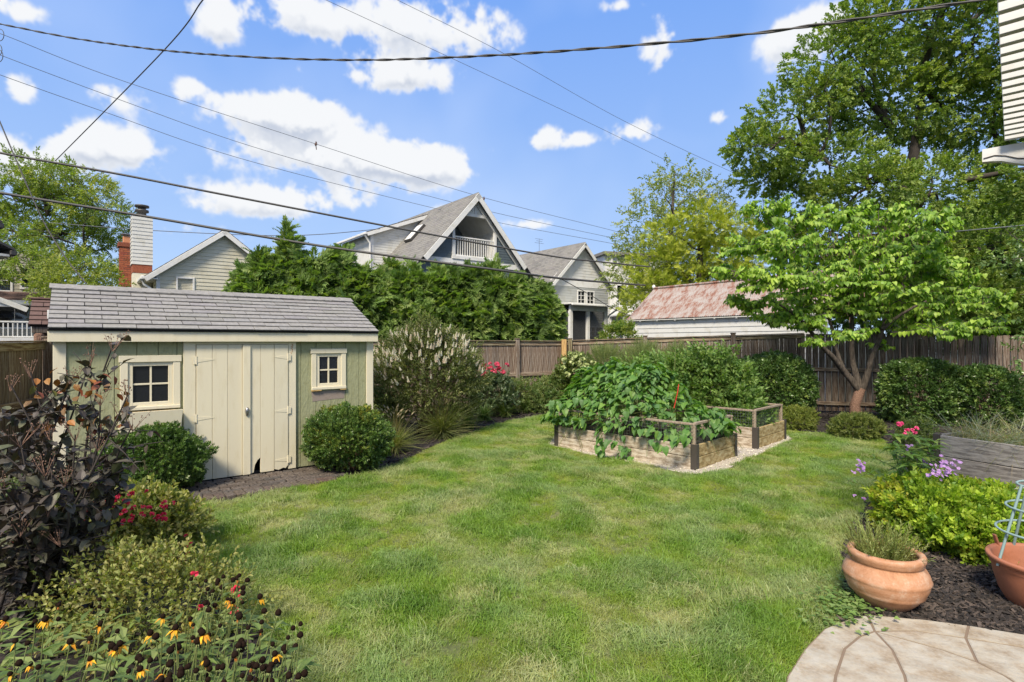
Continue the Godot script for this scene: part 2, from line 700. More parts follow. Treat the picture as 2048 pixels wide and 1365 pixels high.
func stems(root: Node3D, m: Material, c: Vector3, r: Vector3, n: int, rad := 0.012, called := "stem") -> void:
	var mb := MB.new()
	for i in n:
		var d := rdir()
		d.y = absf(d.y)
		var e := c + d * r * rf(0.5, 0.85)
		var b := Vector3(c.x, 0, c.z) + Vector3(rf(-1, 1) * r.x * 0.25, -0.01, rf(-1, 1) * r.z * 0.25)
		var k := b.lerp(e, 0.5) + rdir() * r.x * 0.12
		mb.tube([b, k, e], [rad, rad * 0.7, rad * 0.35], 4, false)
	part(called, mb.mesh(), m, root, "stuff")


func limb(mb: MB, a: Vector3, b: Vector3, r0: float, r1: float, bend := 0.15, sides := 6) -> Array:
	# a bent branch from a to b; returns its points
	var pts := []; var rad := []
	var l := a.distance_to(b)
	var off := rdir() * l * bend
	off.y += l * bend * 0.5
	var off2 := rdir() * l * bend * 0.5
	var n := 7
	for i in n:
		var t := float(i) / (n - 1)
		pts.append(a.lerp(b, t) + off * sin(t * PI) + off2 * sin(t * TAU))
		rad.append(lerpf(r0, r1, t))
	mb.tube(pts, rad, sides, false)
	return pts


func crown(root: Node3D, meshes: Array, leaf_m: Material, bark_m: Material, clumps: Array, joints: Array, per_m2: float, pal: Array, o := {}) -> void:
	# clumps: [centre, radii]; joints: points of the trunk from which limbs start; all in world axes
	var inv := root.transform.affine_inverse()
	var wood := MB.new()
	var sets := scatters(meshes.size())
	var nz := noise(rng.randi() % 9999, o.get("hole_freq", 0.55), 3)
	var cz := noise(rng.randi() % 9999, o.get("patch_freq", 0.4), 2)
	var hole: float = o.get("hole", -0.12)
	var droop: float = o.get("droop", 0.2)
	var s0: float = o.get("s0", 0.75)
	var s1: float = o.get("s1", 1.25)
	var lr: float = o.get("limb", 0.1)
	var twigs: int = o.get("twigs", 6)
	var pal2: Array = o.get("patch", pal)
	for cl in clumps:
		var c: Vector3 = cl[0]
		var r: Vector3 = cl[1]
		var best: Vector3 = joints[0]
		for j in joints:
			if (j as Vector3).distance_to(c) + maxf(0.0, j.y - c.y) * 1.5 < best.distance_to(c) + maxf(0.0, best.y - c.y) * 1.5:
				best = j
		var rr := lr * clampf(r.x / 2.0, 0.5, 1.3)
		var pts := limb(wood, inv * best, inv * c, rr, rr * 0.35, 0.12)
		var ends := []
		for i in twigs:
			var a: Vector3 = pts[2 + rng.randi() % 5]
			var d := rdir()
			var e := inv * (c + d * r * rf(0.6, 0.98))
			limb(wood, a, e, rr * 0.32, rr * 0.08, 0.12, 4)
			ends.append(e)
		var count := int(per_m2 * (r.x * r.y + r.y * r.z + r.x * r.z) * 1.33 * PI / 3.0)
		for i in count:
			var d := rdir()
			var k := 1.0 - 0.75 * rng.randf() * rng.randf()
			var p := c + d * r * k
			if nz.get_noise_3dv(p) + 0.25 * (1.0 - k) < hole + rf(-0.06, 0.06): continue
			var z := (d + Vector3.UP * rf(-0.1, 0.5) - Vector3.UP * droop + rdir() * 0.6).normalized()
			var s := rf(s0, s1)
			var col := pick(pal2 if cz.get_noise_3dv(p) + rf(-0.3, 0.3) > 0.2 else pal)
			sets[rng.randi() % sets.size()].add(inv * Transform3D(aim(z, rf(0, TAU)).scaled(Vector3(s, s, s)), p), col)
	part("branches", wood.mesh(), bark_m, root)
	spread_out(root, meshes, leaf_m, sets)
	

func clump_list(a: Array, d: float, dd := 1.5, zr := 0.85) -> Array:
	# [px, py, rx, ry] in picture pixels at about the distance d
	var o := []
	for e in a:
		var dist := d + rf(-dd, dd)
		if e.size() > 4: dist = e[4]
		var k := dist / F
		o.append([at(e[0], e[1], dist), Vector3(e[2] * k, e[3] * k, e[2] * k * zr)])
	return o


# ---------------------------------------------------------------- materials
func materials() -> void:
	var wood_h := htex(256, 3, 0.02, 5)
	var fine_h := htex(256, 4, 0.09, 3)
	var wood_v := tex(512, [[21, 0.012, 4, 0.7], [22, 0.06, 3, 0.35]], [[0.2, Color(0.55, 0.5, 0.47)], [0.5, Color(1.0, 1.0, 1.0)], [0.8, Color(1.3, 1.2, 1.1)]])
	# siding and paint of the shed
	var paint := tex(256, [[31, 0.01, 4, 0.7], [32, 0.08, 3, 0.3]], [[0.15, Color(0.86, 0.84, 0.78)], [0.5, Color(1, 1, 1)], [1.0, Color(1.0, 1.0, 0.98)]])
	var fresh := tex(256, [[33, 0.01, 4, 0.7], [34, 0.08, 3, 0.3]], [[0.1, Color(0.93, 0.91, 0.86)], [0.45, Color(1, 1, 1)], [1.0, Color(1.0, 1.0, 0.99)]])
	mat("sage", Color(0.30, 0.31, 0.18), 0.75, {"tex": paint, "tri": Vector3(1.4, 1.4, 1.4), "height": wood_h, "relief": 0.35})
	M.sage.uv1_scale = Vector3(5, 2.2, 5)
	mat("cream", Color(0.66, 0.605, 0.455), 0.6, {"tex": fresh, "tri": Vector3(3.0, 0.7, 3.0), "height": wood_h, "relief": 0.08})
	mat("bare_board", Color(0.27, 0.22, 0.19), 0.85, {"tex": paint, "tri": Vector3(4, 4, 4)})
	mat("rot", Color(0.5, 0.33, 0.13), 0.9, {"tri": Vector3(6, 6, 6), "tex": paint})
	mat("rust_mark", Color(0.42, 0.2, 0.07), 0.9)
	var speck := tex(512, [[41, 0.25, 2, 0.6], [42, 0.02, 3, 0.45]], [[0.2, Color(0.24, 0.235, 0.235)], [0.5, Color(0.33, 0.325, 0.32)], [0.85, Color(0.43, 0.425, 0.415)]])
	mat("shingle", Color(0.74, 0.725, 0.70), 0.95, {"tex": speck, "tri": Vector3(1.6, 1.6, 1.6), "height": fine_h, "relief": 0.15})
	mat("house_shingle", Color(0.62, 0.605, 0.57), 0.95, {"tex": speck, "tri": Vector3(0.7, 0.7, 0.7)})
	mat("brown_shingle", Color(0.36, 0.22, 0.19), 0.95, {"tex": speck, "tri": Vector3(1.6, 1.6, 1.6)})
	mat("dark", Color(0.02, 0.02, 0.022), 0.8)
	mat("metal", Color(0.35, 0.35, 0.36), 0.35, {"metal": 0.9})
	mat("glass_dark", Color(0.015, 0.017, 0.02), 0.03, {"spec": 0.9})
	var g := StandardMaterial3D.new()
	g.transparency = BaseMaterial3D.TRANSPARENCY_ALPHA
	g.albedo_color = Color(0.9, 0.95, 0.95, 0.1)
	g.roughness = 0.03
	M.pane = g
	# fences
	var weather := tex(512, [[51, 0.01, 4, 0.75], [52, 0.05, 4, 0.4]], [[0.22, Color(0.075, 0.046, 0.034)], [0.42, Color(0.18, 0.12, 0.085)], [0.6, Color(0.27, 0.215, 0.17)], [0.8, Color(0.36, 0.31, 0.265)]])
	mat("fence", Color(0.88, 0.87, 0.86), 0.9, {"tex": weather, "tri": Vector3(7.0, 0.55, 7.0), "height": wood_h, "relief": 0.15})
	mat("fence_rail", Color(0.95, 0.93, 0.85), 0.9, {"tex": weather, "tri": Vector3(0.5, 7, 7), "height": wood_h, "relief": 0.15})
	var darkwood := tex(512, [[61, 0.01, 4, 0.75], [62, 0.05, 4, 0.4]], [[0.2, Color(0.022, 0.017, 0.014)], [0.5, Color(0.062, 0.048, 0.038)], [0.75, Color(0.12, 0.10, 0.085)]])
	mat("fence_dark", Color(1, 1, 1), 0.9, {"tex": darkwood, "tri": Vector3(7.0, 0.55, 7.0), "height": wood_h, "relief": 0.12})
	mat("new_post", Color(0.52, 0.33, 0.13), 0.8, {"tex": wood_v, "tri": Vector3(7, 0.6, 7)})
	# raised beds
	var bedwood := tex(512, [[71, 0.012, 4, 0.7], [72, 0.06, 4, 0.4]], [[0.2, Color(0.20, 0.15, 0.105)], [0.42, Color(0.41, 0.33, 0.25)], [0.65, Color(0.58, 0.51, 0.42)], [0.85, Color(0.68, 0.62, 0.54)]])
	mat("bed_long", Color(0.85, 0.83, 0.8), 0.9, {"tex": bedwood, "tri": Vector3(0.8, 3, 3), "height": wood_h, "relief": 0.1})
	var endwood := tex(512, [[81, 0.012, 4, 0.7], [82, 0.06, 4, 0.4]], [[0.2, Color(0.16, 0.12, 0.04)], [0.42, Color(0.29, 0.205, 0.085)], [0.65, Color(0.40, 0.31, 0.15)], [0.85, Color(0.48, 0.42, 0.25)]])
	mat("bed_end", Color(1, 1, 1), 0.9, {"tex": endwood, "tri": Vector3(1.0, 2.2, 1.0), "height": wood_h, "relief": 0.08})
	var greywood := tex(512, [[91, 0.01, 4, 0.7], [92, 0.05, 4, 0.4]], [[0.2, Color(0.17, 0.155, 0.145)], [0.45, Color(0.30, 0.28, 0.265)], [0.7, Color(0.42, 0.40, 0.38)]])
	mat("grey_wood", Color(0.8, 0.78, 0.75), 0.9, {"tex": greywood, "tri": Vector3(0.7, 6, 6), "height": wood_h, "relief": 0.2})
	mat("bracket", Color(0.055, 0.046, 0.04), 0.55)
	mat("wire_net", Color(0.07, 0.085, 0.075), 0.6)
	mat("frame_wood", Color(0.56, 0.52, 0.48), 0.9, {"tex": bedwood, "tri": Vector3(4, 4, 4)})
	mat("soil", Color(0.035, 0.026, 0.02), 1.0, {"height": fine_h, "relief": 0.6, "tri": Vector3(4, 4, 4)})
	# houses
	mat("cream_siding", Color(0.66, 0.63, 0.51), 0.6, {"tex": paint, "tri": Vector3(0.5, 0.5, 0.5)})
	mat("white_paint", Color(0.68, 0.68, 0.67), 0.55, {"tex": paint, "tri": Vector3(0.8, 0.8, 0.8)})
	mat("white_shingle", Color(0.64, 0.64, 0.61), 0.75, {"tex": paint, "tri": Vector3(0.8, 0.8, 0.8)})
	mat("grey_siding", Color(0.43, 0.445, 0.44), 0.7, {"tex": paint, "tri": Vector3(0.6, 0.6, 0.6)})
	mat("blue_siding", Color(0.095, 0.125, 0.15), 0.7, {"tex": paint, "tri": Vector3(0.6, 0.6, 0.6)})
	mat("tan_siding", Color(0.42, 0.40, 0.33), 0.7, {"tex": paint, "tri": Vector3(0.6, 0.6, 0.6)})
	mat("brick", Color(0.36, 0.105, 0.045), 0.9, {"tex": wood_v, "tri": Vector3(3, 3, 3)})
	mat("mortar", Color(0.26, 0.22, 0.19), 0.95)
	mat("clay_pipe", Color(0.5, 0.22, 0.11), 0.85)
	mat("dark_metal", Color(0.07, 0.065, 0.06), 0.5, {"metal": 0.4})
	mat("screen_cloth", Color(0.035, 0.037, 0.04), 0.9)
	mat("cloth", Color(0.42, 0.41, 0.41), 0.9)
	var rust := tex(512, [[101, 0.012, 4, 0.7], [102, 0.05, 4, 0.5]], [[0.3, Color(0.15, 0.05, 0.03)], [0.46, Color(0.215, 0.095, 0.062)], [0.58, Color(0.27, 0.20, 0.175)], [0.8, Color(0.33, 0.305, 0.29)]])
	mat("rusty_roof", Color(1, 1, 1), 0.75, {"tex": rust, "tri": Vector3(0.55, 0.3, 0.3)})
	# ground
	var lawn_t := tex(512, [[111, 0.008, 4, 0.6], [112, 0.1, 3, 0.45]], [[0.2, Color(0.07, 0.085, 0.025)], [0.5, Color(0.11, 0.13, 0.04)], [0.8, Color(0.17, 0.16, 0.07)]])
	mat("lawn_soil", Color(1, 1, 1), 1.0, {"tex": lawn_t, "tri": Vector3(0.6, 0.6, 0.6), "world": true, "height": fine_h, "relief": 1.0})
	var mulch_t := tex(512, [[121, 0.02, 4, 0.6], [122, 0.12, 3, 0.5]], [[0.25, Color(0.008, 0.006, 0.006)], [0.55, Color(0.022, 0.017, 0.015)], [0.85, Color(0.055, 0.042, 0.036)]])
	mat("mulch", Color(1, 1, 1), 1.0, {"tex": mulch_t, "tri": Vector3(1.5, 1.5, 1.5), "world": true, "height": fine_h, "relief": 1.2})
	mat("chip", Color(1, 1, 1), 0.85)
	mat("pebble", Color(1, 1, 1), 0.8)
	var gravel_t := tex(512, [[131, 0.15, 2, 0.8], [132, 0.02, 3, 0.3]], [[0.25, Color(0.2, 0.16, 0.12)], [0.55, Color(0.45, 0.4, 0.33)], [0.85, Color(0.62, 0.58, 0.52)]])
	mat("gravel", Color(1, 1, 1), 0.95, {"tex": gravel_t, "tri": Vector3(2, 2, 2), "world": true, "height": fine_h, "relief": 0.8})
	var patio_t := tex(1024, [[141, 0.006, 5, 0.75], [142, 0.04, 4, 0.3]], [[0.15, Color(0.50, 0.40, 0.29)], [0.4, Color(0.63, 0.55, 0.45)], [0.6, Color(0.71, 0.66, 0.57)], [0.85, Color(0.75, 0.72, 0.66)]])
	mat("patio", Color(0.54, 0.52, 0.48), 0.7, {"tex": patio_t, "tri": Vector3(0.9, 0.9, 0.9), "world": true, "height": htex(512, 7, 0.012, 5), "relief": 0.9})
	mat("patio_joint", Color(0.2, 0.145, 0.10), 0.9)
	var pathb := tex(256, [[151, 0.03, 4, 0.7], [152, 0.15, 3, 0.4]], [[0.25, Color(0.04, 0.032, 0.027)], [0.5, Color(0.085, 0.067, 0.055)], [0.8, Color(0.15, 0.125, 0.105)]])
	mat("path_brick", Color(1, 1, 1), 0.9, {"tex": pathb, "tri": Vector3(3, 3, 3), "world": true, "height": fine_h, "relief": 0.3})
	mat("far_ground", Color(0.06, 0.075, 0.035), 1.0, {"tex": lawn_t, "tri": Vector3(0.2, 0.2, 0.2), "world": true})
	# pots and small things
	var terra := tex(512, [[161, 0.008, 4, 0.7], [162, 0.06, 4, 0.35]], [[0.2, Color(0.40, 0.185, 0.09)], [0.42, Color(0.50, 0.25, 0.13)], [0.6, Color(0.54, 0.285, 0.165)], [0.8, Color(0.60, 0.40, 0.28)]])
	mat("terracotta", Color(0.84, 0.84, 0.84), 0.72, {"tex": terra, "tri": Vector3(2, 2, 2), "height": fine_h, "relief": 0.03})
	mat("plastic_pot", Color(0.38, 0.145, 0.08), 0.55, {"tex": paint, "tri": Vector3(2, 2, 2)})
	mat("cage_paint", Color(0.23, 0.335, 0.33), 0.5)
	mat("cable", Color(0.065, 0.062, 0.06), 0.6)
	mat("thin_wire", Color(0.09, 0.1, 0.12), 0.6)
	mat("feather", Color(0.09, 0.05, 0.04), 0.8)
	mat("red_plastic", Color(0.6, 0.03, 0.025), 0.5)
	# plants
	var lf := Color(0.92, 0.97, 0.52)
	mat("leaf", Color(1, 1, 1), 0.5, {"back": lf})
	mat("leaf_matt", Color(1, 1, 1), 0.75, {"back": lf})
	mat("leaf_gloss", Color(1, 1, 1), 0.32, {"back": Color(0.76, 0.82, 0.42)})
	mat("leaf_dark", Color(1, 1, 1), 0.55, {"back": Color(0.5, 0.4, 0.3)})
	mat("grass", Color(1, 1, 1), 0.45, {"back": lf})
	mat("petal", Color(1, 1, 1), 0.7, {"back": Color(0.6, 0.6, 0.6)})
	var bark_t := tex(256, [[171, 0.03, 4, 0.8], [172, 0.15, 3, 0.3]], [[0.25, Color(0.4, 0.4, 0.4)], [0.7, Color(1.25, 1.2, 1.15)]])
	mat("bark", Color(0.10, 0.082, 0.068), 0.95, {"tex": bark_t, "tri": Vector3(3, 0.8, 3), "height": wood_h, "relief": 2.0})
	mat("bark_red", Color(0.27, 0.16, 0.115), 0.95, {"tex": bark_t, "tri": Vector3(9, 3, 9), "height": wood_h, "relief": 1.2})
	mat("bark_dark", Color(0.055, 0.045, 0.04), 0.95)
	mat("stem_green", Color(0.14, 0.17, 0.05), 0.7)
	mat("stem_brown", Color(0.13, 0.085, 0.055), 0.85)
	mat("seed_head", Color(0.018, 0.011, 0.008), 1.0, {"spec": 0.1})


# ---------------------------------------------------------------- the ground
var lawn_poly: PackedVector2Array
var gravel_poly: PackedVector2Array
var patio_poly: PackedVector2Array
var path_poly: PackedVector2Array


func smooth_poly(p: PackedVector2Array) -> PackedVector2Array:
	var o := PackedVector2Array()
	var n := p.size()
	for i in n:
		for t in [0.0, 0.33, 0.67]:
			o.append(p[i].cubic_interpolate(p[(i + 1) % n], p[(i - 1 + n) % n], p[(i + 2) % n], t))
	return o


func ground() -> void:
	var g := MB.new()
	g.sheet(PackedVector2Array([Vector2(-450, -450), Vector2(450, -450), Vector2(450, 450), Vector2(-450, 450)]), -0.03)
	struct("ground", g.mesh(), M.far_ground)
	lawn_poly = smooth_poly(flat([[620, 1700], [606, 1500], [600, 1365], [520, 1255], [405, 1165], [366, 1090], [356, 1035], [380, 1014], [520, 992], [652, 966], [722, 951], [795, 930], [858, 898], [935, 870], [1003, 848], [1082, 833], [1140, 825], [1260, 815], [1400, 818], [1590, 862], [1680, 871], [1770, 884], [1800, 925], [1776, 960], [1745, 1000], [1715, 1045], [1697, 1085], [1688, 1130], [1698, 1180], [1728, 1222], [1690, 1250], [1640, 1282], [1604, 1320], [1572, 1365], [1520, 1500], [1470, 1700]]))
	gravel_poly = flat([[1093, 890], [1180, 911], [1290, 932], [1396, 954], [1445, 944], [1510, 914], [1590, 880], [1560, 862], [1480, 842], [1380, 828], [1230, 835], [1120, 862]])
	patio_poly = flat([[1480, 1800], [1575, 1365], [1610, 1310], [1650, 1268], [1700, 1248], [1735, 1240], [1850, 1250], [1938, 1262], [2048, 1280], [2300, 1325], [2300, 1800]])
	var b := MB.new()
	b.sheet(PackedVector2Array([Vector2(-9, 1), Vector2(-9, -16), Vector2(12, -16), Vector2(12, 1)]), -0.008)
	struct("mulch_bed", b.mesh(), M.mulch)
	var l := MB.new()
	l.sheet(lawn_poly, 0.0)
	struct("lawn", l.mesh(), M.lawn_soil)
	var gr := MB.new()
	gr.sheet(gravel_poly, 0.006)
	struct("gravel_path", gr.mesh(), M.gravel)
	# stamped patio: slabs of one pour, parted by shallow joints
	var pj := MB.new()
	pj.prism(patio_poly, Transform3D(Basis(Vector3.RIGHT, Vector3.BACK, Vector3.DOWN), Vector3.ZERO), -0.0275, 0.06)
	var patio := struct("patio", pj.mesh(), M.patio_joint, "")
	for s in [[[1480, 1800], [1575, 1365], [1610, 1310], [1650, 1268], [1700, 1248], [1735, 1240], [1750, 1274], [1720, 1285], [1690, 1310], [1672, 1365], [1610, 1800]],
			[[1735, 1240], [1850, 1250], [1938, 1262], [1932, 1288], [1830, 1273], [1750, 1274]],
			[[1938, 1262], [2048, 1280], [2300, 1325], [2300, 1350], [2048, 1307], [1932, 1288]],
			[[1610, 1800], [1672, 1365], [1690, 1310], [1720, 1285], [1750, 1274], [1785, 1312], [1810, 1365], [1900, 1800]],
			[[1750, 1274], [1880, 1310], [1955, 1337], [2010, 1365], [2300, 1560], [2300, 1800], [1900, 1800], [1810, 1365], [1785, 1312]],
			[[1750, 1274], [1830, 1273], [1932, 1288], [1955, 1337], [1880, 1310]],
			[[1932, 1288], [2048, 1307], [2300, 1350], [2300, 1560], [2010, 1365], [1955, 1337]]]:
		var poly := flat(s)
		var area := 0.0
		for i in poly.size(): area += poly[i].cross(poly[(i + 1) % poly.size()])
		if area < 0: poly.reverse()
		var inner := Geometry2D.offset_polygon(poly, -0.012, Geometry2D.JOIN_ROUND)
		var top := Geometry2D.offset_polygon(poly, -0.007, Geometry2D.JOIN_ROUND)
		var m := MB.new()
		if inner.size():
			m.prism(inner[0], Transform3D(Basis(Vector3.RIGHT, Vector3.BACK, Vector3.DOWN), Vector3.ZERO), -0.0325, -0.02)
		if top.size():
			m.prism(top[0], Transform3D(Basis(Vector3.RIGHT, Vector3.BACK, Vector3.DOWN), Vector3.ZERO), -0.031, -0.02)
		part("paving_slab", m.mesh(), M.patio, patio)
	chips()
	brick_path()


func chips() -> void:
	var mb := MB.new()
	mb.box(Transform3D(Basis(), Vector3.ZERO), Vector3(0.008, 0.004, 0.06))
	var mc := MB.new()
	mc.prism(PackedVector2Array([Vector2(-0.006, -0.024), Vector2(0.004, -0.034), Vector2(0.007, 0.02), Vector2(-0.002, 0.036)]), Transform3D(Basis(Vector3.RIGHT, Vector3.BACK, Vector3.DOWN), Vector3.ZERO), -0.003, 0.003)
	var sc := scatters(2)
	for i in 46000:
		var p: Vector3
		if i < 26000:
			p = spot(rf(1690, 2200), rf(960, 1300))
		else:
			p = Vector3(rf(-5.5, 8.5), 0, rf(-13.5, -2.0))
		var q := Vector2(p.x, p.z)
		if Geometry2D.is_point_in_polygon(q, lawn_poly) or Geometry2D.is_point_in_polygon(q, patio_poly) or Geometry2D.is_point_in_polygon(q, gravel_poly): continue
		p.y = rf(0.0, 0.018)
		var s := rf(0.5, 1.9)
		var k := pow(rng.randf(), 2.2)
		var col := Color(0.010, 0.008, 0.007).lerp(Color(0.10, 0.076, 0.062), k)
		sc[i % 2].add(Transform3D(Basis.from_euler(Vector3(rf(-0.5, 0.5), rf(0, TAU), rf(-0.8, 0.8))).scaled(Vector3(s, s, s)), p), col)
	var root := Node3D.new()
	root.name = "mulch_chips"
	add_child(root)
	tag(root, "", "", "", "stuff")
	spread_out(root, [mb.mesh(), mc.mesh()], M.chip, sc, "wood_chips")
	# pebbles
	var pb := MB.new()
	pb.lathe([Vector2(0.0, -0.5), Vector2(0.75, -0.3), Vector2(0.95, 0.05), Vector2(0.6, 0.42), Vector2(0.0, 0.55)], 6)
	var ps := scatters(1)
	var box := Rect2(gravel_poly[0], Vector2.ZERO)
	for v in gravel_poly: box = box.expand(v)
	for i in 9000:
		var q := Vector2(rf(box.position.x, box.end.x), rf(box.position.y, box.end.y))
		if not Geometry2D.is_point_in_polygon(q, gravel_poly): continue
		var s := rf(0.006, 0.017)
		var k := rf(0.3, 0.75)
		ps[0].add(Transform3D(Basis.from_euler(Vector3(rf(-1, 1), rf(0, TAU), 0)).scaled(Vector3(s, s * 0.7, s * rf(0.7, 1.3))), Vector3(q.x, rf(0.008, 0.014), q.y)), Color(k, k * rf(0.86, 0.95), k * rf(0.68, 0.85)))
	var pr := Node3D.new()
	pr.name = "gravel_pebbles"
	add_child(pr)
	tag(pr, "", "", "", "stuff")
	spread_out(pr, [pb.mesh()], M.pebble, ps, "pebbles")


func brick_path() -> void:
	# bricks laid in a running bond before the shed doors, in the shed's axes
	var yaw := atan2(0.614, 0.789)
	var root := Node3D.new()
	root.name = "brick_path"
	add_child(root)
	tag(root, "", "", "", "structure")
	root.position = spot(390, 968)
	root.rotation.y = yaw
	var edge := flat([[352, 1012], [420, 1006], [520, 992], [600, 977], [655, 963], [640, 950], [605, 936], [392, 967], [350, 985]])
	var bed := MB.new()
	bed.bx(-0.45, 1.45, -0.04, 0.004, 0.0, 0.68)
	part("sand_bed", bed.mesh(), M.soil, root)
	var row := 0
	var z := 0.04
	while z < 0.66:
		var x := -0.42 + (0.1 if row % 2 else 0.0)
		while x < 1.42:
			var c := root.transform * Vector3(x + 0.095, 0, z + 0.045)
			if row < 7 and (z < 0.5 or x > -0.3):
				var b := MB.new()
				b.tint = shade(0.6, 1.35, 0.08)
				b.box(Transform3D(Basis.from_euler(Vector3(rf(-0.02, 0.02), rf(-0.012, 0.012), rf(-0.02, 0.02))), Vector3(x + 0.095, 0.0 + rf(-0.003, 0.005), z + 0.045)), Vector3(0.186, 0.05, 0.087), 0.008)
				part("brick", b.mesh(), M.path_brick, root)
			x += 0.2
		z += 0.1
		row += 1
	# a soldier row along the lawn
	var x2 := -0.4
	while x2 < 1.4:
		var b := MB.new()
		b.tint = shade(0.75, 1.4, 0.1) * Color(1.25, 1.0, 0.9)
		b.box(Transform3D(Basis.from_euler(Vector3(rf(-0.02, 0.02), rf(-0.03, 0.03), rf(-0.02, 0.02))), Vector3(x2, 0.004, 0.83)), Vector3(0.092, 0.05, 0.19), 0.006)
		part("brick", b.mesh(), M.path_brick, root)
		x2 += 0.102


func lawn() -> void:
	var kinds := [tuft(26, 0.055, 0.045, 0.004, 1.0), tuft(24, 0.06, 0.056, 0.004, 1.2), tuft(28, 0.05, 0.038, 0.0044, 0.8)]
	var sc := scatters(3)
	var n1 := noise(301, 0.8, 4); var n2 := noise(302, 2.6, 3); var n3 := noise(303, 1.1, 3)
	var green := Color(0.255, 0.405, 0.05); var deep := Color(0.15, 0.285, 0.035); var straw := Color(0.58, 0.575, 0.32); var blue := Color(0.32, 0.44, 0.19); var olive := Color(0.36, 0.42, 0.055)
	var box := Rect2(lawn_poly[0], Vector2.ZERO)
	for v in lawn_poly: box = box.expand(v)
	for i in 150000:
		var q := Vector2(rf(box.position.x, box.end.x), rf(box.position.y, box.end.y))
		var dist := q.length()
		if dist > 4.5 and rng.randf() > 0.75: continue
		if not Geometry2D.is_point_in_polygon(q + Vector2(rf(-0.02, 0.02), rf(-0.02, 0.02)), lawn_poly) or Geometry2D.is_point_in_polygon(q, gravel_poly) or Geometry2D.is_point_in_polygon(q, patio_poly): continue
		var a := n1.get_noise_2d(q.x, q.y) + 0.7 * n2.get_noise_2d(q.x, q.y)
		var b := n3.get_noise_2d(q.x, q.y) + 0.5 * n2.get_noise_2d(q.y, q.x)
		var c := green.lerp(deep, clampf(b * 1.6, 0.0, 1.0)).lerp(olive, clampf(-b * 1.4, 0.0, 0.8))
		c = c.lerp(straw, clampf(a * 0.98 + 0.12 + rf(-0.25, 0.25), 0.0, 0.75))
		c = c.lerp(blue, clampf(n3.get_noise_2d(q.x + 40.0, q.y) * 1.2, 0.0, 0.6))
		var k := rf(0.85, 1.15)
		var s := rf(0.75, 1.2) * (1.0 + clampf(b, -0.3, 0.3))
		var lay := n1.get_noise_2d(q.x * 1.5 + 9.0, q.y * 1.5) * 4.0
		var tilt := Basis(Vector3(cos(lay), 0, sin(lay)), rf(0.05, 0.45)) * Basis(Vector3.UP, rf(0, TAU))
		sc[rng.randi() % 3].add(Transform3D(tilt.scaled(Vector3(s, s, s)), Vector3(q.x, -0.004, q.y)), Color(c.r * k, c.g * k, c.b * k))
	var root := Node3D.new()
	root.name = "grass"
	add_child(root)
	tag(root, "", "", "", "stuff")
	spread_out(root, kinds, M.grass, sc, "grass_blades")
	# clover creeping from the lawn over the patio's corner
	var cv := Node3D.new()
	cv.name = "clover"
	add_child(cv)
	tag(cv, "", "", "", "stuff")
	var leaf3 := MB.new()
	for k in 3:
		add_leaf(leaf3, Transform3D(aim(Vector3(cos(TAU * k / 3), 0.25, sin(TAU * k / 3)), 0), Vector3(0, 0.03, 0)), 0.014, 0.013, "wide", 0.2, 0.1)
	var cs := scatters(1)
	for i in 420:
		var p := spot(1690 + rng.randfn(0, 42), 1222 + rng.randfn(0, 24))
		var s := rf(0.7, 1.5)
		cs[0].add(Transform3D(Basis.from_euler(Vector3(rf(-0.3, 0.3), rf(0, TAU), rf(-0.3, 0.3))).scaled(Vector3(s, s, s)), p + Vector3(0, rf(0.0, 0.03), 0)), pick([Color(0.2, 0.32, 0.08), Color(0.28, 0.38, 0.13), Color(0.14, 0.25, 0.06)]))
	spread_out(cv, [leaf3.mesh()], M.leaf, cs, "clover_leaves")


# ---------------------------------------------------------------- walls of boards
func cut_rects(r: Rect2, holes: Array) -> Array:
	var list := [r]
	for h in holes:
		var next := []
		for a in list:
			var i: Rect2 = a.intersection(h)
			if i.size.x <= 0.001 or i.size.y <= 0.001:
				next.append(a)
				continue
			if i.position.x > a.position.x + 0.001: next.append(Rect2(a.position, Vector2(i.position.x - a.position.x, a.size.y)))
			if i.end.x < a.end.x - 0.001: next.append(Rect2(Vector2(i.end.x, a.position.y), Vector2(a.end.x - i.end.x, a.size.y)))
			if i.position.y > a.position.y + 0.001: next.append(Rect2(Vector2(i.position.x, a.position.y), Vector2(i.size.x, i.position.y - a.position.y)))
			if i.end.y < a.end.y - 0.001: next.append(Rect2(Vector2(i.position.x, i.end.y), Vector2(i.size.x, a.end.y - i.end.y)))
		list = next
	return list


func rect_poly(r: Rect2) -> PackedVector2Array:
	return PackedVector2Array([r.position, Vector2(r.end.x, r.position.y), r.end, Vector2(r.position.x, r.end.y)])


func clapboards(root: Node3D, m: Material, outline: PackedVector2Array, holes: Array, x: Transform3D, bh: float, proud := 0.014, called := "siding_board", from_y := -1.0e9) -> void:
	# overlapping boards on an outline in the xy plane of x; each row one part
	var lo := outline[0]; var hi := outline[0]
	for p in outline:
		lo = lo.min(p); hi = hi.max(p)
	var y := maxf(lo.y, from_y)
	while y < hi.y:
		var k := rf(0.96, 1.04)
		for r in cut_rects(Rect2(lo.x, y, hi.x - lo.x, minf(bh, hi.y - y)), holes):
			for poly in Geometry2D.intersect_polygons(rect_poly(r), outline):
				var mb := MB.new()
				mb.tint = Color(k, k, k)
				mb.prism(poly, Transform3D(), -0.02, 0.0)
				for i in mb.v.size():
					# lean each board out at its foot
					var v := mb.v[i]
					if v.z > -0.01:
						v.z = 0.002 + proud * (1.0 - (v.y - y) / bh)
					mb.v[i] = x * v
					mb.n[i] = x.basis * mb.n[i]
				part(called, mb.mesh(), m, root)
		y += bh


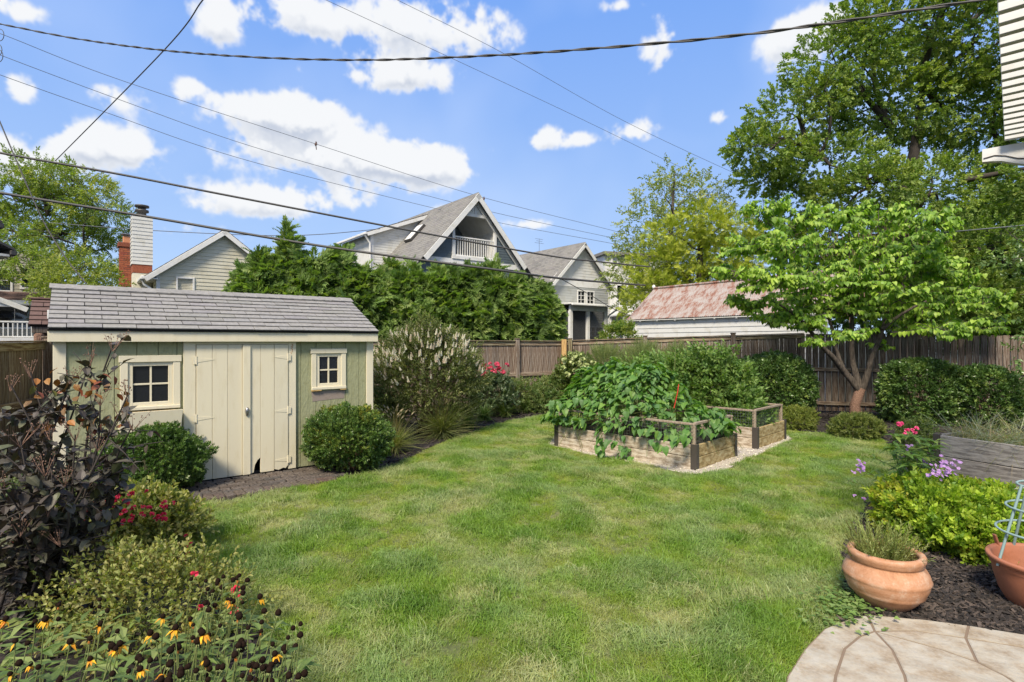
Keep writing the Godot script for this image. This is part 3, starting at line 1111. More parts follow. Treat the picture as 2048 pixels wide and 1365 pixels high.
func gable_poly(w: float, eave: float, peak: float, base := 0.0) -> PackedVector2Array:
	return PackedVector2Array([Vector2(-w, base), Vector2(w, base), Vector2(w, eave), Vector2(0, peak), Vector2(-w, eave)])


func roof_slope(root: Node3D, m: Material, ridge_a: Vector3, ridge_b: Vector3, eave_a: Vector3, rows: int, tab: float, called := "roof", pieces := "") -> Node3D:
	# a slope of shingles in courses: ridge from a to b, falling to the eave below a; one part, or each shingle its own
	var along := (ridge_b - ridge_a)
	var wide := along.length()
	along /= wide
	var down := eave_a - ridge_a
	var slope := down.length()
	down /= slope
	var up := along.cross(down).normalized()
	if up.y < 0: up = -up
	var x := Transform3D(Basis(along, up, down), ridge_a)
	var deck := MB.new()
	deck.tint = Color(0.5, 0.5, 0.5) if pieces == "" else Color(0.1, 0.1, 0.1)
	deck.box(x * Transform3D(Basis(), Vector3(wide / 2, -0.012, slope / 2)), Vector3(wide, 0.018, slope))
	var d := part(called, deck.mesh(), m, root)
	var e := slope / rows
	var joined := MB.new()
	for r in rows:
		var u := -tab * rf(0.2, 0.8) if pieces == "" else -tab * (0.5 if r % 2 else 0.0)
		while u < wide - 0.01:
			var a := maxf(u, 0.0)
			var b := minf(u + tab, wide)
			u += tab
			if b - a < 0.02: continue
			var mb := joined if pieces == "" else MB.new()
			var k := rf(0.86, 1.12) if pieces else rf(0.75, 1.2)
			mb.tint = Color(k, k * rf(0.98, 1.02), k * rf(0.97, 1.05))
			var g := 0.0075 if pieces else 0.0
			var t := Transform3D(Basis(Vector3.RIGHT, -(0.105 if pieces else 0.03) - rf(-0.006, 0.012)), Vector3((a + b) / 2, (0.012 if pieces else 0.006) + (rf(0, 0.004) if pieces else 0.0), (r + 0.47) * e + (rf(-0.004, 0.004) if pieces else 0.0)))
			mb.box(x * t, Vector3(b - a - g, 0.008, e * 1.12), 0.0)
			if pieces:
				mb.tint = Color(0.2, 0.2, 0.2)  # dark slab: cut asphalt edge and butt shadow line painted as one
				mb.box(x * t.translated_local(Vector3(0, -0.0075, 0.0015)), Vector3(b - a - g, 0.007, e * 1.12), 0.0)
			if pieces: part(pieces, mb.mesh(), m, root)
	if pieces == "":
		part("shingles", joined.mesh(), m, d, "stuff")
	return d


func rake(root: Node3D, m: Material, a: Vector3, b: Vector3, w: float, t: float, called := "rake_board") -> void:
	# a board along a sloping roof edge, its top edge on the line a-b
	var mb := MB.new()
	var z := (b - a).normalized()
	var side := z.cross(Vector3.BACK).normalized()
	if side.y > 0: side = -side
	mb.box(Transform3D(Basis(z, -side, Vector3.BACK).orthonormalized(), (a + b) / 2 + side * w / 2), Vector3(a.distance_to(b), w, t), 0.006)
	part(called, mb.mesh(), m, root)


func window(root: Node3D, x0: float, x1: float, y0: float, y1: float, z: float, trim: float, frame_m: Material, cols := 2, rows := 2, sill := true) -> void:
	var f := MB.new()
	f.bx(x0 - trim, x0, y0 - trim, y1 + trim, z, z + 0.03, 0.004)
	f.bx(x1, x1 + trim, y0 - trim, y1 + trim, z, z + 0.03, 0.004)
	f.bx(x0, x1, y1, y1 + trim, z, z + 0.032, 0.004)
	f.bx(x0, x1, y0 - trim, y0, z, z + 0.034, 0.004)
	for i in range(1, cols):
		var x := lerpf(x0, x1, float(i) / cols)
		f.bx(x - 0.012, x + 0.012, y0, y1, z - 0.03, z - 0.006)
	for i in range(1, rows):
		var y := lerpf(y0, y1, float(i) / rows)
		f.bx(x0, x1, y - 0.012, y + 0.012, z - 0.031, z - 0.004)
	var w := part("window", f.mesh(), frame_m, root)
	bpart("pane", M.glass_dark, w, x0, x1, y0, y1, z - 0.06, z - 0.045, 0.0)


func railing(root: Node3D, a: Vector3, b: Vector3, h: float, n: int, m: Material, called := "railing") -> void:
	var mb := MB.new()
	mb.beam(a + Vector3.UP * h, b + Vector3.UP * h, 0.06, 0.06, 0.006)
	mb.beam(a + Vector3.UP * 0.06, b + Vector3.UP * 0.06, 0.05, 0.05, 0.006)
	var r := part(called, mb.mesh(), m, root)
	var bal := MB.new()
	for i in n:
		var p := a.lerp(b, (i + 0.5) / n)
		bal.box(Transform3D(Basis(), p + Vector3.UP * h * 0.5), Vector3(0.035, h - 0.1, 0.035))
	part("balusters", bal.mesh(), m, r, "stuff")


func houses() -> void:
	var yaw := atan2(0.614, 0.789)
	cream_house(yaw)
	balcony_house(yaw)
	gable_house(yaw)
	garage()
	sliver_house(yaw)
	porch_house()
	near_house()
	brown_shed(yaw)
	home_wall()


func cream_house(yaw: float) -> void:
	var t := thing("cream_house", "cream house with clapboard gable and small square window behind the shed", "house", Vector3(-8.32, 0, -16), yaw)
	var s := 0.77
	var win := Rect2(-1.14, 3.03, 0.36, 0.4)
	clapboards(t, M.cream_siding, gable_poly(1.62, 4.86 - s * 1.62 - 0.1, 4.76), [win], Transform3D(), 0.105, 0.014, "siding_board", 2.0)
	bpart("wall", M.cream_siding, t, -1.6, 1.6, 0, 2.0, -0.1, 0.0)
	# the side wall under the left eave
	clapboards(t, M.cream_siding, PackedVector2Array([Vector2(-6, 2.0), Vector2(-0.02, 2.0), Vector2(-0.02, 3.5), Vector2(-6, 3.5)]), [], Transform3D(Basis(Vector3.BACK, Vector3.UP, Vector3.LEFT), Vector3(-1.62, 0, 0)), 0.105)
	bpart("corner_board", M.white_paint, t, -1.645, -1.56, 0.0, 3.52, -0.05, 0.022)
	roof_slope(t, M.house_shingle, Vector3(0, 4.9, 0.16), Vector3(0, 4.9, -6), Vector3(-1.93, 4.9 - s * 1.93, 0.16), 16, 0.3)
	roof_slope(t, M.house_shingle, Vector3(0, 4.9, 0.16), Vector3(0, 4.9, -6), Vector3(1.93, 4.9 - s * 1.93, 0.16), 16, 0.3)
	rake(t, M.white_paint, Vector3(0, 4.885, 0.17), Vector3(-1.95, 4.885 - s * 1.95, 0.17), 0.13, 0.03)
	rake(t, M.white_paint, Vector3(0, 4.885, 0.17), Vector3(1.95, 4.885 - s * 1.95, 0.17), 0.13, 0.03)
	bpart("soffit", M.white_paint, t, -1.9, -1.62, 3.36, 3.39, -6, 0.15)
	bpart("gutter", M.white_paint, t, -2.01, -1.92, 3.33, 3.43, -6, 0.18, 0.02)
	var sp := MB.new()
	sp.tube([Vector3(-1.95, 3.33, 0.02), Vector3(-1.93, 3.22, 0.02), Vector3(-1.7, 3.05, 0.03), Vector3(-1.67, 2.98, 0.05), Vector3(-1.67, 0, 0.05)], [0.035, 0.035, 0.035, 0.035, 0.035], 6)
	part("downspout", sp.mesh(), M.white_paint, t)
	window(t, win.position.x, win.end.x, win.position.y, win.end.y, 0.012, 0.045, M.white_paint, 1, 1)
	# blinds behind the glass read as pale slats
	var bl := MB.new()
	for i in 9: bl.bx(win.position.x, win.end.x, win.position.y + 0.01 + i * 0.043, win.position.y + 0.043 + i * 0.043, -0.034 + 0.002 * (i % 2), -0.031 + 0.002 * (i % 2))
	part("blind", bl.mesh(), M.cream_siding, t)
	# sided chimney
	var ch := bpart("sided_chimney", M.cream_siding, t, -2.1, -1.65, 0, 3.62, -1.6, -1.06)
	bpart("chimney_band", M.brick, t, -2.11, -1.64, 3.62, 3.86, -1.61, -1.05, 0.004, Color(0.8, 0.8, 0.9))
	clapboards(t, M.white_shingle, PackedVector2Array([Vector2(-2.12, 3.86), Vector2(-1.63, 3.86), Vector2(-1.63, 5.25), Vector2(-2.12, 5.25)]), [], Transform3D(Basis(), Vector3(0, 0, -1.05)), 0.105, 0.014, "chimney_board")
	clapboards(t, M.white_shingle, PackedVector2Array([Vector2(-1.62, 3.86), Vector2(-1.05, 3.86), Vector2(-1.05, 5.25), Vector2(-1.62, 5.25)]), [], Transform3D(Basis(Vector3.BACK, Vector3.UP, Vector3.LEFT), Vector3(-2.12, 0, 0)), 0.105, 0.014, "chimney_board")
	bpart("chimney_core", M.white_shingle, t, -2.1, -1.65, 3.86, 5.26, -1.6, -1.07)
	var cap := MB.new()
	var cx := Transform3D(Basis(), Vector3(-1.87, 5.26, -1.32))
	cap.lathe([Vector2(0.11, 0), Vector2(0.11, 0.12), Vector2(0.17, 0.13), Vector2(0.17, 0.19), Vector2(0.1, 0.2), Vector2(0.1, 0.26), Vector2(0.18, 0.27), Vector2(0.18, 0.32), Vector2(0.0, 0.35)], 18, cx)
	part("chimney_cap", cap.mesh(), M.dark_metal, t)
	# brick chimney behind it
	bpart("brick_chimney", M.mortar, t, -2.3, -1.92, 0, 4.7, -3.5, -3.1)
	var bricks := MB.new()
	var y := 2.0
	var row := 0
	while y < 4.62:
		for f in 2:
			var u := 0.0 - (0.1 if row % 2 else 0.0)
			while u < 0.38:
				var k := rf(0.6, 1.3)
				bricks.tint = Color(k, k * rf(0.8, 1.1), k * rf(0.8, 1.1))
				var a := maxf(0.0, u); var b := minf(0.38, u + 0.19)
				u += 0.2
				if b - a < 0.03: continue
				if f == 0: bricks.bx(-2.3 + a, -2.3 + b, y, y + 0.055, -3.11, -3.09)
				else: bricks.bx(-2.312, -2.29, y, y + 0.055, -3.48 + a, -3.48 + b)
		y += 0.066
		row += 1
	part("bricks", bricks.mesh(), M.brick, t, "stuff")
	bpart("chimney_crown", M.brick, t, -2.35, -1.88, 4.6, 4.74, -3.55, -3.06, 0.01, Color(0.6, 0.6, 0.7))
	bpart("flue_pipe", M.clay_pipe, t, -2.22, -2.0, 4.74, 4.96, -3.4, -3.18, 0.02)
	bpart("flue_cap", M.metal, t, -2.26, -1.96, 5.0, 5.03, -3.45, -3.13, 0.005)


func balcony_house(yaw: float) -> void:
	var t := thing("balcony_house", "grey house with steep gable and white railed balcony above the hedge", "house", Vector3(-1.733, 0, -26), yaw)
	var s := 1.11
	var peak := 8.6
	# gable front, open between the posts
	var front := PackedVector2Array([Vector2(-3.25, 4.0), Vector2(3.25, 4.0), Vector2(3.25, peak - s * 3.25 - 0.1), Vector2(0, peak - 0.1), Vector2(-3.25, peak - s * 3.25 - 0.1)])
	clapboards(t, M.blue_siding, front, [Rect2(-1.24, 3.0, 2.42, 6)], Transform3D(), 0.12)
	# panelled peak above the opening
	var pk := MB.new()
	pk.prism(PackedVector2Array([Vector2(-0.72, 7.62), Vector2(0.72, 7.62), Vector2(0, 8.42)]), Transform3D(), -0.05, 0.0)
	part("gable_panel", pk.mesh(), M.white_shingle, t)
	bpart("header_beam", M.white_paint, t, -0.85, 0.85, 7.5, 7.64, -0.06, 0.05)
	bpart("gable_batten", M.white_paint, t, -0.02, 0.02, 7.64, 8.4, 0.0, 0.03)
	var bt := MB.new()
	bt.beam(Vector3(0, 7.64, 0.012), Vector3(-0.42, 8.0, 0.012), 0.03, 0.03); bt.beam(Vector3(0, 7.64, 0.012), Vector3(0.42, 8.0, 0.012), 0.03, 0.03)
	part("gable_batten", bt.mesh(), M.white_paint, t)
	bpart("balcony_post", M.white_paint, t, -1.28, -1.14, 5.5, 6.98, -0.04, 0.08)
	bpart("balcony_post", M.white_paint, t, 1.06, 1.2, 5.5, 6.98, -0.04, 0.08)
	for e in [[-1.21, -0.66], [1.13, 0.66]]:
		var br := MB.new()
		br.beam(Vector3(e[0], 6.92, 0.02), Vector3(e[1], 7.53, 0.02), 0.12, 0.12)
		part("brace", br.mesh(), M.white_paint, t)
	bpart("balcony_floor", M.white_paint, t, -1.3, 1.3, 5.45, 5.6, -2.6, 0.1)
	bpart("band_board", M.white_paint, t, -2.7, 2.7, 5.2, 5.45, -0.05, 0.06)
	railing(t, Vector3(-1.14, 5.58, 0.0), Vector3(1.06, 5.58, 0.0), 0.9, 17, M.white_paint)
	# the recess: sloping ceilings, back wall
	var bw := MB.new()
	bw.prism(PackedVector2Array([Vector2(-1.3, 5.5), Vector2(1.3, 5.5), Vector2(1.3, 7.05), Vector2(0, 8.4), Vector2(-1.3, 7.05)]), Transform3D(), -2.7, -2.6)
	part("back_wall", bw.mesh(), M.blue_siding, t)
	var ce := MB.new()
	for q in [-1, 1]:
		var a := Vector3(q * 1.25, peak - s * 1.25 - 0.28, -1.3); var b := Vector3(q * 0.0, peak - 0.28, -1.3)
		var z := (b - a).normalized()
		ce.box(Transform3D(Basis(z, z.cross(Vector3.BACK) * -1.0, Vector3.BACK).orthonormalized(), (a + b) / 2), Vector3(a.distance_to(b), 0.04, 2.6))
	part("porch_ceiling", ce.mesh(), M.white_shingle, t)
	bpart("balcony_wall", M.blue_siding, t, -1.32, -1.24, 5.5, 7.0, -2.6, -0.04)
	bpart("balcony_wall", M.white_shingle, t, 1.18, 1.26, 5.5, 7.0, -2.6, -0.04)
	bpart("doorway", M.glass_dark, t, -1.1, -0.5, 5.6, 7.0, -2.6, -2.58)
	var lt := MB.new()
	lt.lathe([Vector2(0.02, 0), Vector2(0.07, 0.06), Vector2(0.05, 0.2), Vector2(0.0, 0.25)], 8, Transform3D(Basis(), Vector3(-0.75, 6.9, -1.0)))
	part("porch_lantern", lt.mesh(), M.dark_metal, t)
	# roof
	roof_slope(t, M.house_shingle, Vector3(0, peak, 0.3), Vector3(0, peak, -8), Vector3(-3.4, peak - s * 3.4, 0.3), 30, 0.3)
	roof_slope(t, M.house_shingle, Vector3(0, peak, 0.3), Vector3(0, peak, -8), Vector3(3.4, peak - s * 3.4, 0.3), 30, 0.3)
	for q in [-1, 1]:
		rake(t, M.white_paint, Vector3(0, peak - 0.02, 0.31), Vector3(q * 2.9, peak - 0.02 - s * 2.9, 0.31), 0.24, 0.04)
		rake(t, M.white_shingle, Vector3(0, peak - 0.2, 0.05), Vector3(q * 2.6, peak - 0.2 - s * 2.6, 0.05), 0.2, 0.05, "inner_rake")
	# dormer on the left slope
	var dp := PackedVector2Array([Vector2(-0.35, 8.17), Vector2(-3.3, 7.0), Vector2(-3.3, 4.95)])
	clapboards(t, M.white_shingle, dp, [], Transform3D(Basis(), Vector3(0, 0, -4.2)), 0.13, 0.012, "dormer_shingles")
	bpart("dormer_corner", M.white_paint, t, -3.36, -3.2, 4.9, 6.95, -4.3, -4.16)
	bpart("dormer_wall", M.white_shingle, t, -3.34, -3.28, 4.9, 7.0, -8, -4.2)
	roof_slope(t, M.house_shingle, Vector3(-0.2, 8.36, -3.95), Vector3(-0.2, 8.36, -8), Vector3(-3.65, 7.0, -3.95), 10, 0.3, "dormer_roof")
	rake(t, M.white_paint, Vector3(-0.25, 8.3, -3.93), Vector3(-3.66, 6.96, -3.93), 0.17, 0.04)
	bpart("gutter", M.white_paint, t, -3.76, -3.64, 6.86, 6.98, -8, -3.9, 0.02)
	var sp := MB.new()
	sp.tube([Vector3(-3.7, 6.88, -4.0), Vector3(-3.66, 6.75, -4.02), Vector3(-3.42, 6.5, -4.1), Vector3(-3.4, 5.0, -4.1)], [0.05, 0.05, 0.05, 0.05], 6)
	part("downspout", sp.mesh(), M.white_paint, t)
	# skylight
	var sk := MB.new()
	var n := Vector3(-s, 1, 0).normalized()
	var dn := Vector3(-1, -s, 0).normalized()
	sk.box(Transform3D(Basis(dn, n, Vector3.FORWARD).orthonormalized(), Vector3(-1.45, peak - s * 1.45, -3.1) + n * 0.07), Vector3(1.15, 0.16, 0.7), 0.01)
	var so := part("skylight", sk.mesh(), M.dark_metal, t)
	var sg := MB.new()
	sg.box(Transform3D(Basis(dn, n, Vector3.FORWARD).orthonormalized(), Vector3(-1.45, peak - s * 1.45, -3.1) + n * 0.155), Vector3(1.05, 0.012, 0.6))
	part("pane", sg.mesh(), M.white_paint, so)
	bpart("wall", M.blue_siding, t, -3.25, 3.25, 0, 4.0, -8, -0.03)


func gable_house(yaw: float) -> void:
	var t := thing("screen_porch_house", "white and grey gabled house with dark screened porch right of the hedge", "house", Vector3(3.757, 0, -30), yaw)
	var s := 0.98
	var peak := 7.0
	clapboards(t, M.white_paint, PackedVector2Array([Vector2(-2.18, 4.9), Vector2(2.18, 4.9), Vector2(0, peak - 0.08)]), [], Transform3D(), 0.15)
	bpart("frieze_band", M.white_paint, t, -2.2, 2.2, 4.6, 4.9, -0.1, 0.03)
	var w1 := Rect2(-0.28, 3.72, 0.5, 0.66); var w2 := Rect2(0.42, 3.72, 0.5, 0.66)
	var w3 := Rect2(0.5, 1.75, 0.5, 0.7); var w4 := Rect2(1.12, 1.75, 0.5, 0.7)
	clapboards(t, M.grey_siding, PackedVector2Array([Vector2(-2.18, 0.6), Vector2(2.18, 0.6), Vector2(2.18, 4.6), Vector2(-2.18, 4.6)]), [w1, w2, w3, w4], Transform3D(), 0.14)
	bpart("foundation", M.white_shingle, t, -2.2, 2.2, 0, 0.6, -6, -0.01)
	bpart("wall", M.grey_siding, t, -2.18, -2.1, 0.6, 4.8, -9, -0.03)
	bpart("wall", M.grey_siding, t, 2.1, 2.18, 0.6, 4.8, -9, -0.03)
	bpart("corner_board", M.white_paint, t, 2.12, 2.22, 0, 4.6, -0.05, 0.03)
	for w in [w1, w2, w3, w4]:
		window(t, w.position.x, w.end.x, w.position.y, w.end.y, 0.015, 0.06, M.white_paint, 2, 3)
	roof_slope(t, M.house_shingle, Vector3(0, peak, 0.3), Vector3(0, peak, -9), Vector3(-2.5, peak - s * 2.5, 0.3), 24, 0.3)
	roof_slope(t, M.house_shingle, Vector3(0, peak, 0.3), Vector3(0, peak, -9), Vector3(2.5, peak - s * 2.5, 0.3), 24, 0.3)
	for q in [-1, 1]:
		rake(t, M.white_paint, Vector3(0, peak - 0.02, 0.31), Vector3(q * 2.55, peak - 0.02 - s * 2.55, 0.31), 0.17, 0.04)
	# screened porch
	var z := 1.6
	bpart("porch_roof", M.white_shingle, t, -2.6, 0.75, 3.5, 3.58, -0.02, z + 0.3, 0.01)
	bpart("porch_beam", M.white_paint, t, -2.4, 0.25, 3.2, 3.5, z - 0.08, z + 0.06)
	bpart("gutter", M.white_paint, t, -2.6, 0.78, 3.44, 3.53, z + 0.3, z + 0.4, 0.02)
	var gs := MB.new()
	gs.tube([Vector3(0.72, 3.45, z + 0.3), Vector3(0.68, 3.3, z + 0.25), Vector3(0.35, 3.05, z + 0.1), Vector3(0.32, 2.9, z)], [0.045, 0.045, 0.045, 0.045], 6)
	part("downspout", gs.mesh(), M.white_paint, t)
	for px in [-2.35, -1.16, 0.14]:
		bpart("porch_post", M.white_paint, t, px - 0.09, px + 0.09, 0.5, 3.2, z - 0.09, z + 0.07)
	for e in [[-2.26, -1.25], [-1.07, 0.05]]:
		var scr := MB.new()
		for i in 18:
			var xx := lerpf(e[0], e[1], i / 17.0)
			scr.bx(xx - 0.022, xx + 0.022, 0.9, 3.2, z - 0.06, z - 0.055)
		part("insect_screen", scr.mesh(), M.screen_cloth, t, "stuff")
	bpart("porch_wall", M.white_paint, t, -2.35, 0.14, 0.5, 0.9, z - 0.05, z + 0.03)
	bpart("porch_ceiling", M.screen_cloth, t, -2.4, 0.2, 3.3, 3.34, 0.05, z - 0.08)
	bpart("porch_chair", M.screen_cloth, t, -0.35, 0.0, 1.0, 1.9, 0.5, 0.8, 0.03)
	bpart("side_screen", M.screen_cloth, t, -2.36, -2.32, 0.5, 3.2, 0.0, z - 0.1)
	# aerial on the ridge
	var an := MB.new()
	an.tube([Vector3(0, peak, -3.5), Vector3(0, peak + 0.75, -3.5)], [0.015, 0.012], 4)
	for k in [[0.72, 0.3], [0.6, 0.22], [0.48, 0.34]]:
		an.beam(Vector3(-k[1], peak + k[0], -3.5), Vector3(k[1], peak + k[0], -3.5), 0.014, 0.014)
	part("aerial", an.mesh(), M.thin_wire, t)


func garage() -> void:
	# local x runs along the eave from its far left end to the near right end; local z out of the wall
	var a := Vector3(4.4, 0, -20.0)
	var b := Vector3(8.3, 0, -14.5)
	var dir := (b - a).normalized()
	var t := thing("white_garage", "white clapboard garage with rusty corrugated roof behind the fence", "garage", a, atan2(-dir.z, dir.x))
	var l := 6.7
	var wall := PackedVector2Array([Vector2(0, 0.9), Vector2(l, 0.9), Vector2(l, 2.46), Vector2(0, 2.46)])
	clapboards(t, M.white_paint, wall, [], Transform3D(), 0.155, 0.016)
	bpart("wall", M.white_paint, t, 0, l, 0, 0.9, -0.1, 0)
	bpart("corner_board", M.white_paint, t, -0.03, 0.12, 0, 2.46, -0.08, 0.026)
	bpart("side_wall", M.white_paint, t, 0.0, 0.08, 0, 2.5, -2.7, -0.02)
	var gw := MB.new()
	gw.prism(PackedVector2Array([Vector2(0.02, 2.4), Vector2(-2.72, 2.4), Vector2(-1.35, 3.6)]), Transform3D(Basis(Vector3.BACK, Vector3.UP, Vector3.LEFT), Vector3(0.07, 0, 0)), -0.05, 0.04)
	part("gable_wall", gw.mesh(), M.white_paint, t)
	for i in 9:
		bpart("rafter_tail", M.white_paint, t, 0.35 + i * 0.75, 0.41 + i * 0.75, 2.38, 2.5, -0.05, 0.11)
	# corrugated sheets
	var ridge := Vector3(0, 3.66, -1.35)
	var eave := Vector3(0, 2.47, 0.14)
	var dn := (eave - ridge)
	for q in 2:
		var sl := MB.new()
		var d := dn if q == 0 else Vector3(0, dn.y, -dn.z)
		var nrm := Vector3(0, -d.z, d.y).normalized()
		if nrm.y < 0: nrm = -nrm
		var x := -0.22
		var w := 0.076
		while x < l:
			for h in 4:
				var x0 := x + w * h / 4.0; var x1 := x + w * (h + 1) / 4.0
				var h0 := 0.011 * cos(TAU * h / 4.0); var h1 := 0.011 * cos(TAU * (h + 1) / 4.0)
				var p := [Vector3(x0, 0, 0) + ridge + nrm * h0, Vector3(x1, 0, 0) + ridge + nrm * h1]
				if q == 0: sl.quad(p[0], p[0] + d, p[1] + d, p[1])
				else: sl.quad(p[0], p[1], p[1] + d, p[0] + d)
			x += w
		part("roof", sl.mesh(), M.rusty_roof, t)
	var rc := MB.new()
	rc.tube([ridge + Vector3(-0.24, 0.03, 0), ridge + Vector3(l, 0.03, 0)], [0.045, 0.045], 8)
	part("ridge_roll", rc.mesh(), M.rusty_roof, t)
	var fi := MB.new()
	fi.lathe([Vector2(0.0, 0), Vector2(0.05, 0.02), Vector2(0.07, 0.08), Vector2(0.05, 0.14), Vector2(0.0, 0.17)], 10, Transform3D(Basis(), ridge + Vector3(-0.24, 0.0, 0)))
	part("ridge_finial", fi.mesh(), M.white_paint, t)
	bpart("fascia", M.white_shingle, t, -0.2, l, 2.41, 2.44, 0.10, 0.12)


func sliver_house(yaw: float) -> void:
	var p := at(1243, 682, 37)
	var t := thing("pale_house", "pale grey house with a curtained porch glimpsed beside the garage", "house", Vector3(p.x, 0, p.z), yaw * 0.4)
	var w := Rect2(-0.32, 4.5, 0.5, 0.9)
	clapboards(t, M.white_paint, PackedVector2Array([Vector2(-1.2, 0.3), Vector2(3.5, 0.3), Vector2(3.5, 7.4), Vector2(-1.2, 7.4)]), [w], Transform3D(), 0.2, 0.01)
	window(t, w.position.x, w.end.x, w.position.y, w.end.y, 0.012, 0.08, M.white_paint, 1, 2)
	bpart("downspout", M.white_paint, t, -0.78, -0.68, 0.3, 7.4, 0.02, 0.1)
	bpart("roof", M.house_shingle, t, -1.4, 3.8, 7.4, 7.6, -5, 0.3)
	bpart("wall", M.white_paint, t, -1.2, 3.5, 0, 7.4, -5, -0.04)
	bpart("porch_roof", M.white_paint, t, -0.9, 1.2, 3.3, 3.42, 0.05, 2.0, 0.02)
	for px in [-0.75, 0.55]:
		bpart("porch_post", M.white_paint, t, px - 0.06, px + 0.06, 0, 3.3, 1.8, 1.92)
	railing(t, Vector3(-0.75, 1.0, 1.85), Vector3(0.55, 1.0, 1.85), 0.9, 10, M.white_paint)
	var cu := MB.new()
	for i in 14:
		var x0 := -0.69 + i * 0.085
		cu.bx(x0, x0 + 0.087, 1.9, 3.28, 1.86 + 0.02 * (i % 2), 1.875 + 0.02 * (i % 2))
	part("curtain", cu.mesh(), M.cloth, t)


func porch_house() -> void:
	var p := at(20, 682, 22)
	var t := thing("porch_house", "tan house with a white railed porch at the left edge", "house", Vector3(p.x, 0, p.z), 0.72)
	var w1 := Rect2(0.35, 3.85, 0.65, 0.75); var w2 := Rect2(-0.75, 3.7, 0.75, 0.8); var w3 := Rect2(-0.35, 2.25, 0.95, 0.85)
	clapboards(t, M.tan_siding, PackedVector2Array([Vector2(-3, 0.4), Vector2(1.45, 0.4), Vector2(1.45, 5.2), Vector2(-3, 5.2)]), [w1, w2, w3], Transform3D(), 0.13)
	for w in [w1, w2]: window(t, w.position.x, w.end.x, w.position.y, w.end.y, 0.012, 0.07, M.white_paint, 2, 2)
	window(t, w3.position.x, w3.end.x, w3.position.y, w3.end.y, 0.012, 0.07, M.white_paint, 2, 1)
	bpart("wall", M.tan_siding, t, -3, 1.45, 0, 5.2, -5, -0.04)
	roof_slope(t, M.brown_shingle, Vector3(-3, 3.65, 0.05), Vector3(1.5, 3.65, 0.05), Vector3(-3, 3.25, 1.2), 5, 0.3, "porch_roof")
	bpart("porch_fascia", M.white_paint, t, -3, 1.52, 3.1, 3.26, 1.15, 1.22)
	rake(t, M.white_paint, Vector3(-1.2, 3.75, 1.9), Vector3(0.55, 2.95, 1.9), 0.18, 0.05)
	var pd := MB.new()
	pd.prism(PackedVector2Array([Vector2(-1.2, 3.72), Vector2(0.4, 2.98), Vector2(-3, 2.98)]), Transform3D(), 1.5, 1.86)
	part("pediment", pd.mesh(), M.white_paint, t)
	bpart("porch_post", M.white_paint, t, -0.62, -0.48, 1.3, 3.0, 1.75, 1.89)
	bpart("porch_floor", M.white_paint, t, -3, 1.4, 1.62, 1.82, 0.0, 1.9)
	railing(t, Vector3(-0.5, 1.8, 1.82), Vector3(1.35, 1.8, 1.82), 0.62, 14, M.white_paint)
	var la := MB.new()
	for i in 16:
		la.bx(-0.5 + i * 0.115, -0.46 + i * 0.115, 0.9, 1.6, 1.8, 1.82)
	for i in 6:
		la.bx(-0.5, 1.35, 0.95 + i * 0.115, 0.985 + i * 0.115, 1.821, 1.84)
	part("lattice", la.mesh(), M.white_paint, t, "stuff")
	bpart("brick_pier", M.brick, t, -0.8, -0.5, 0, 1.6, 1.6, 1.9)


func near_house() -> void:
	var p := at(-4, 455, 9)
	var t := thing("eave_house", "house at the left edge showing only two dark stepped eaves", "house", Vector3(p.x, 0, p.z), 1.0)
	for k in [[3.62, 0.02], [3.2, 0.18]]:
		var y: float = k[0]
		var o: float = k[1]
		var mb := MB.new()
		mb.beam(Vector3(o - 1.2, y + 0.62, -1.5), Vector3(o, y, -1.5), 3.2, 0.035, 0.0)
		part("roof", mb.mesh(), M.dark_metal, t)
		bpart("soffit", M.white_paint, t, o - 1.2, o - 0.05, y - 0.12, y - 0.08, -3.0, 0.05)
		bpart("gutter", M.dark_metal, t, o - 0.06, o + 0.03, y - 0.1, y - 0.01, -3.0, 0.1, 0.015)
	bpart("wall", M.tan_siding, t, -3.0, -0.3, 0, 4.4, -3.0, -0.1)


func brown_shed(yaw: float) -> void:
	var p := at(112, 682, 8.4)
	var t := thing("brown_roofed_shed", "neighbour's weathered wood shed with brown shingle roof left of the green shed", "shed", Vector3(p.x, 0, p.z), yaw)
	var l := 1.2
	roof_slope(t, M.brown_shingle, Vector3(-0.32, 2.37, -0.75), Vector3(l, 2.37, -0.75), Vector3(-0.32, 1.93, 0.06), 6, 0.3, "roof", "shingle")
	var rc := MB.new()
	rc.box(Transform3D(Basis(), Vector3(0.44, 2.375, -0.76)), Vector3(1.56, 0.03, 0.2), 0.01)
	part("ridge_cap", rc.mesh(), M.brown_shingle, t)
	bpart("fascia", M.fence_dark, t, -0.28, l, 1.82, 1.93, 0.0, 0.04)
	for i in 7:
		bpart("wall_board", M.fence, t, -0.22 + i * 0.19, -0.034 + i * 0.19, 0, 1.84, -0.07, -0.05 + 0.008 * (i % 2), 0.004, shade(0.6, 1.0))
	bpart("corner_post", M.bark_red, t, -0.26, -0.14, 0, 1.83, -0.06, 0.05, 0.03)
	var gb := MB.new()
	gb.bx(-0.1, 0.1, 2.03, 2.16, 0.12, 0.17, 0.004)
	gb.beam(Vector3(0.1, 2.07, 0.14), Vector3(0.5, 1.92, 0.1), 0.035, 0.035)
	gb.bx(-0.09, -0.06, 1.96, 2.03, 0.13, 0.16)
	part("gutter_bracket", gb.mesh(), M.white_paint, t)


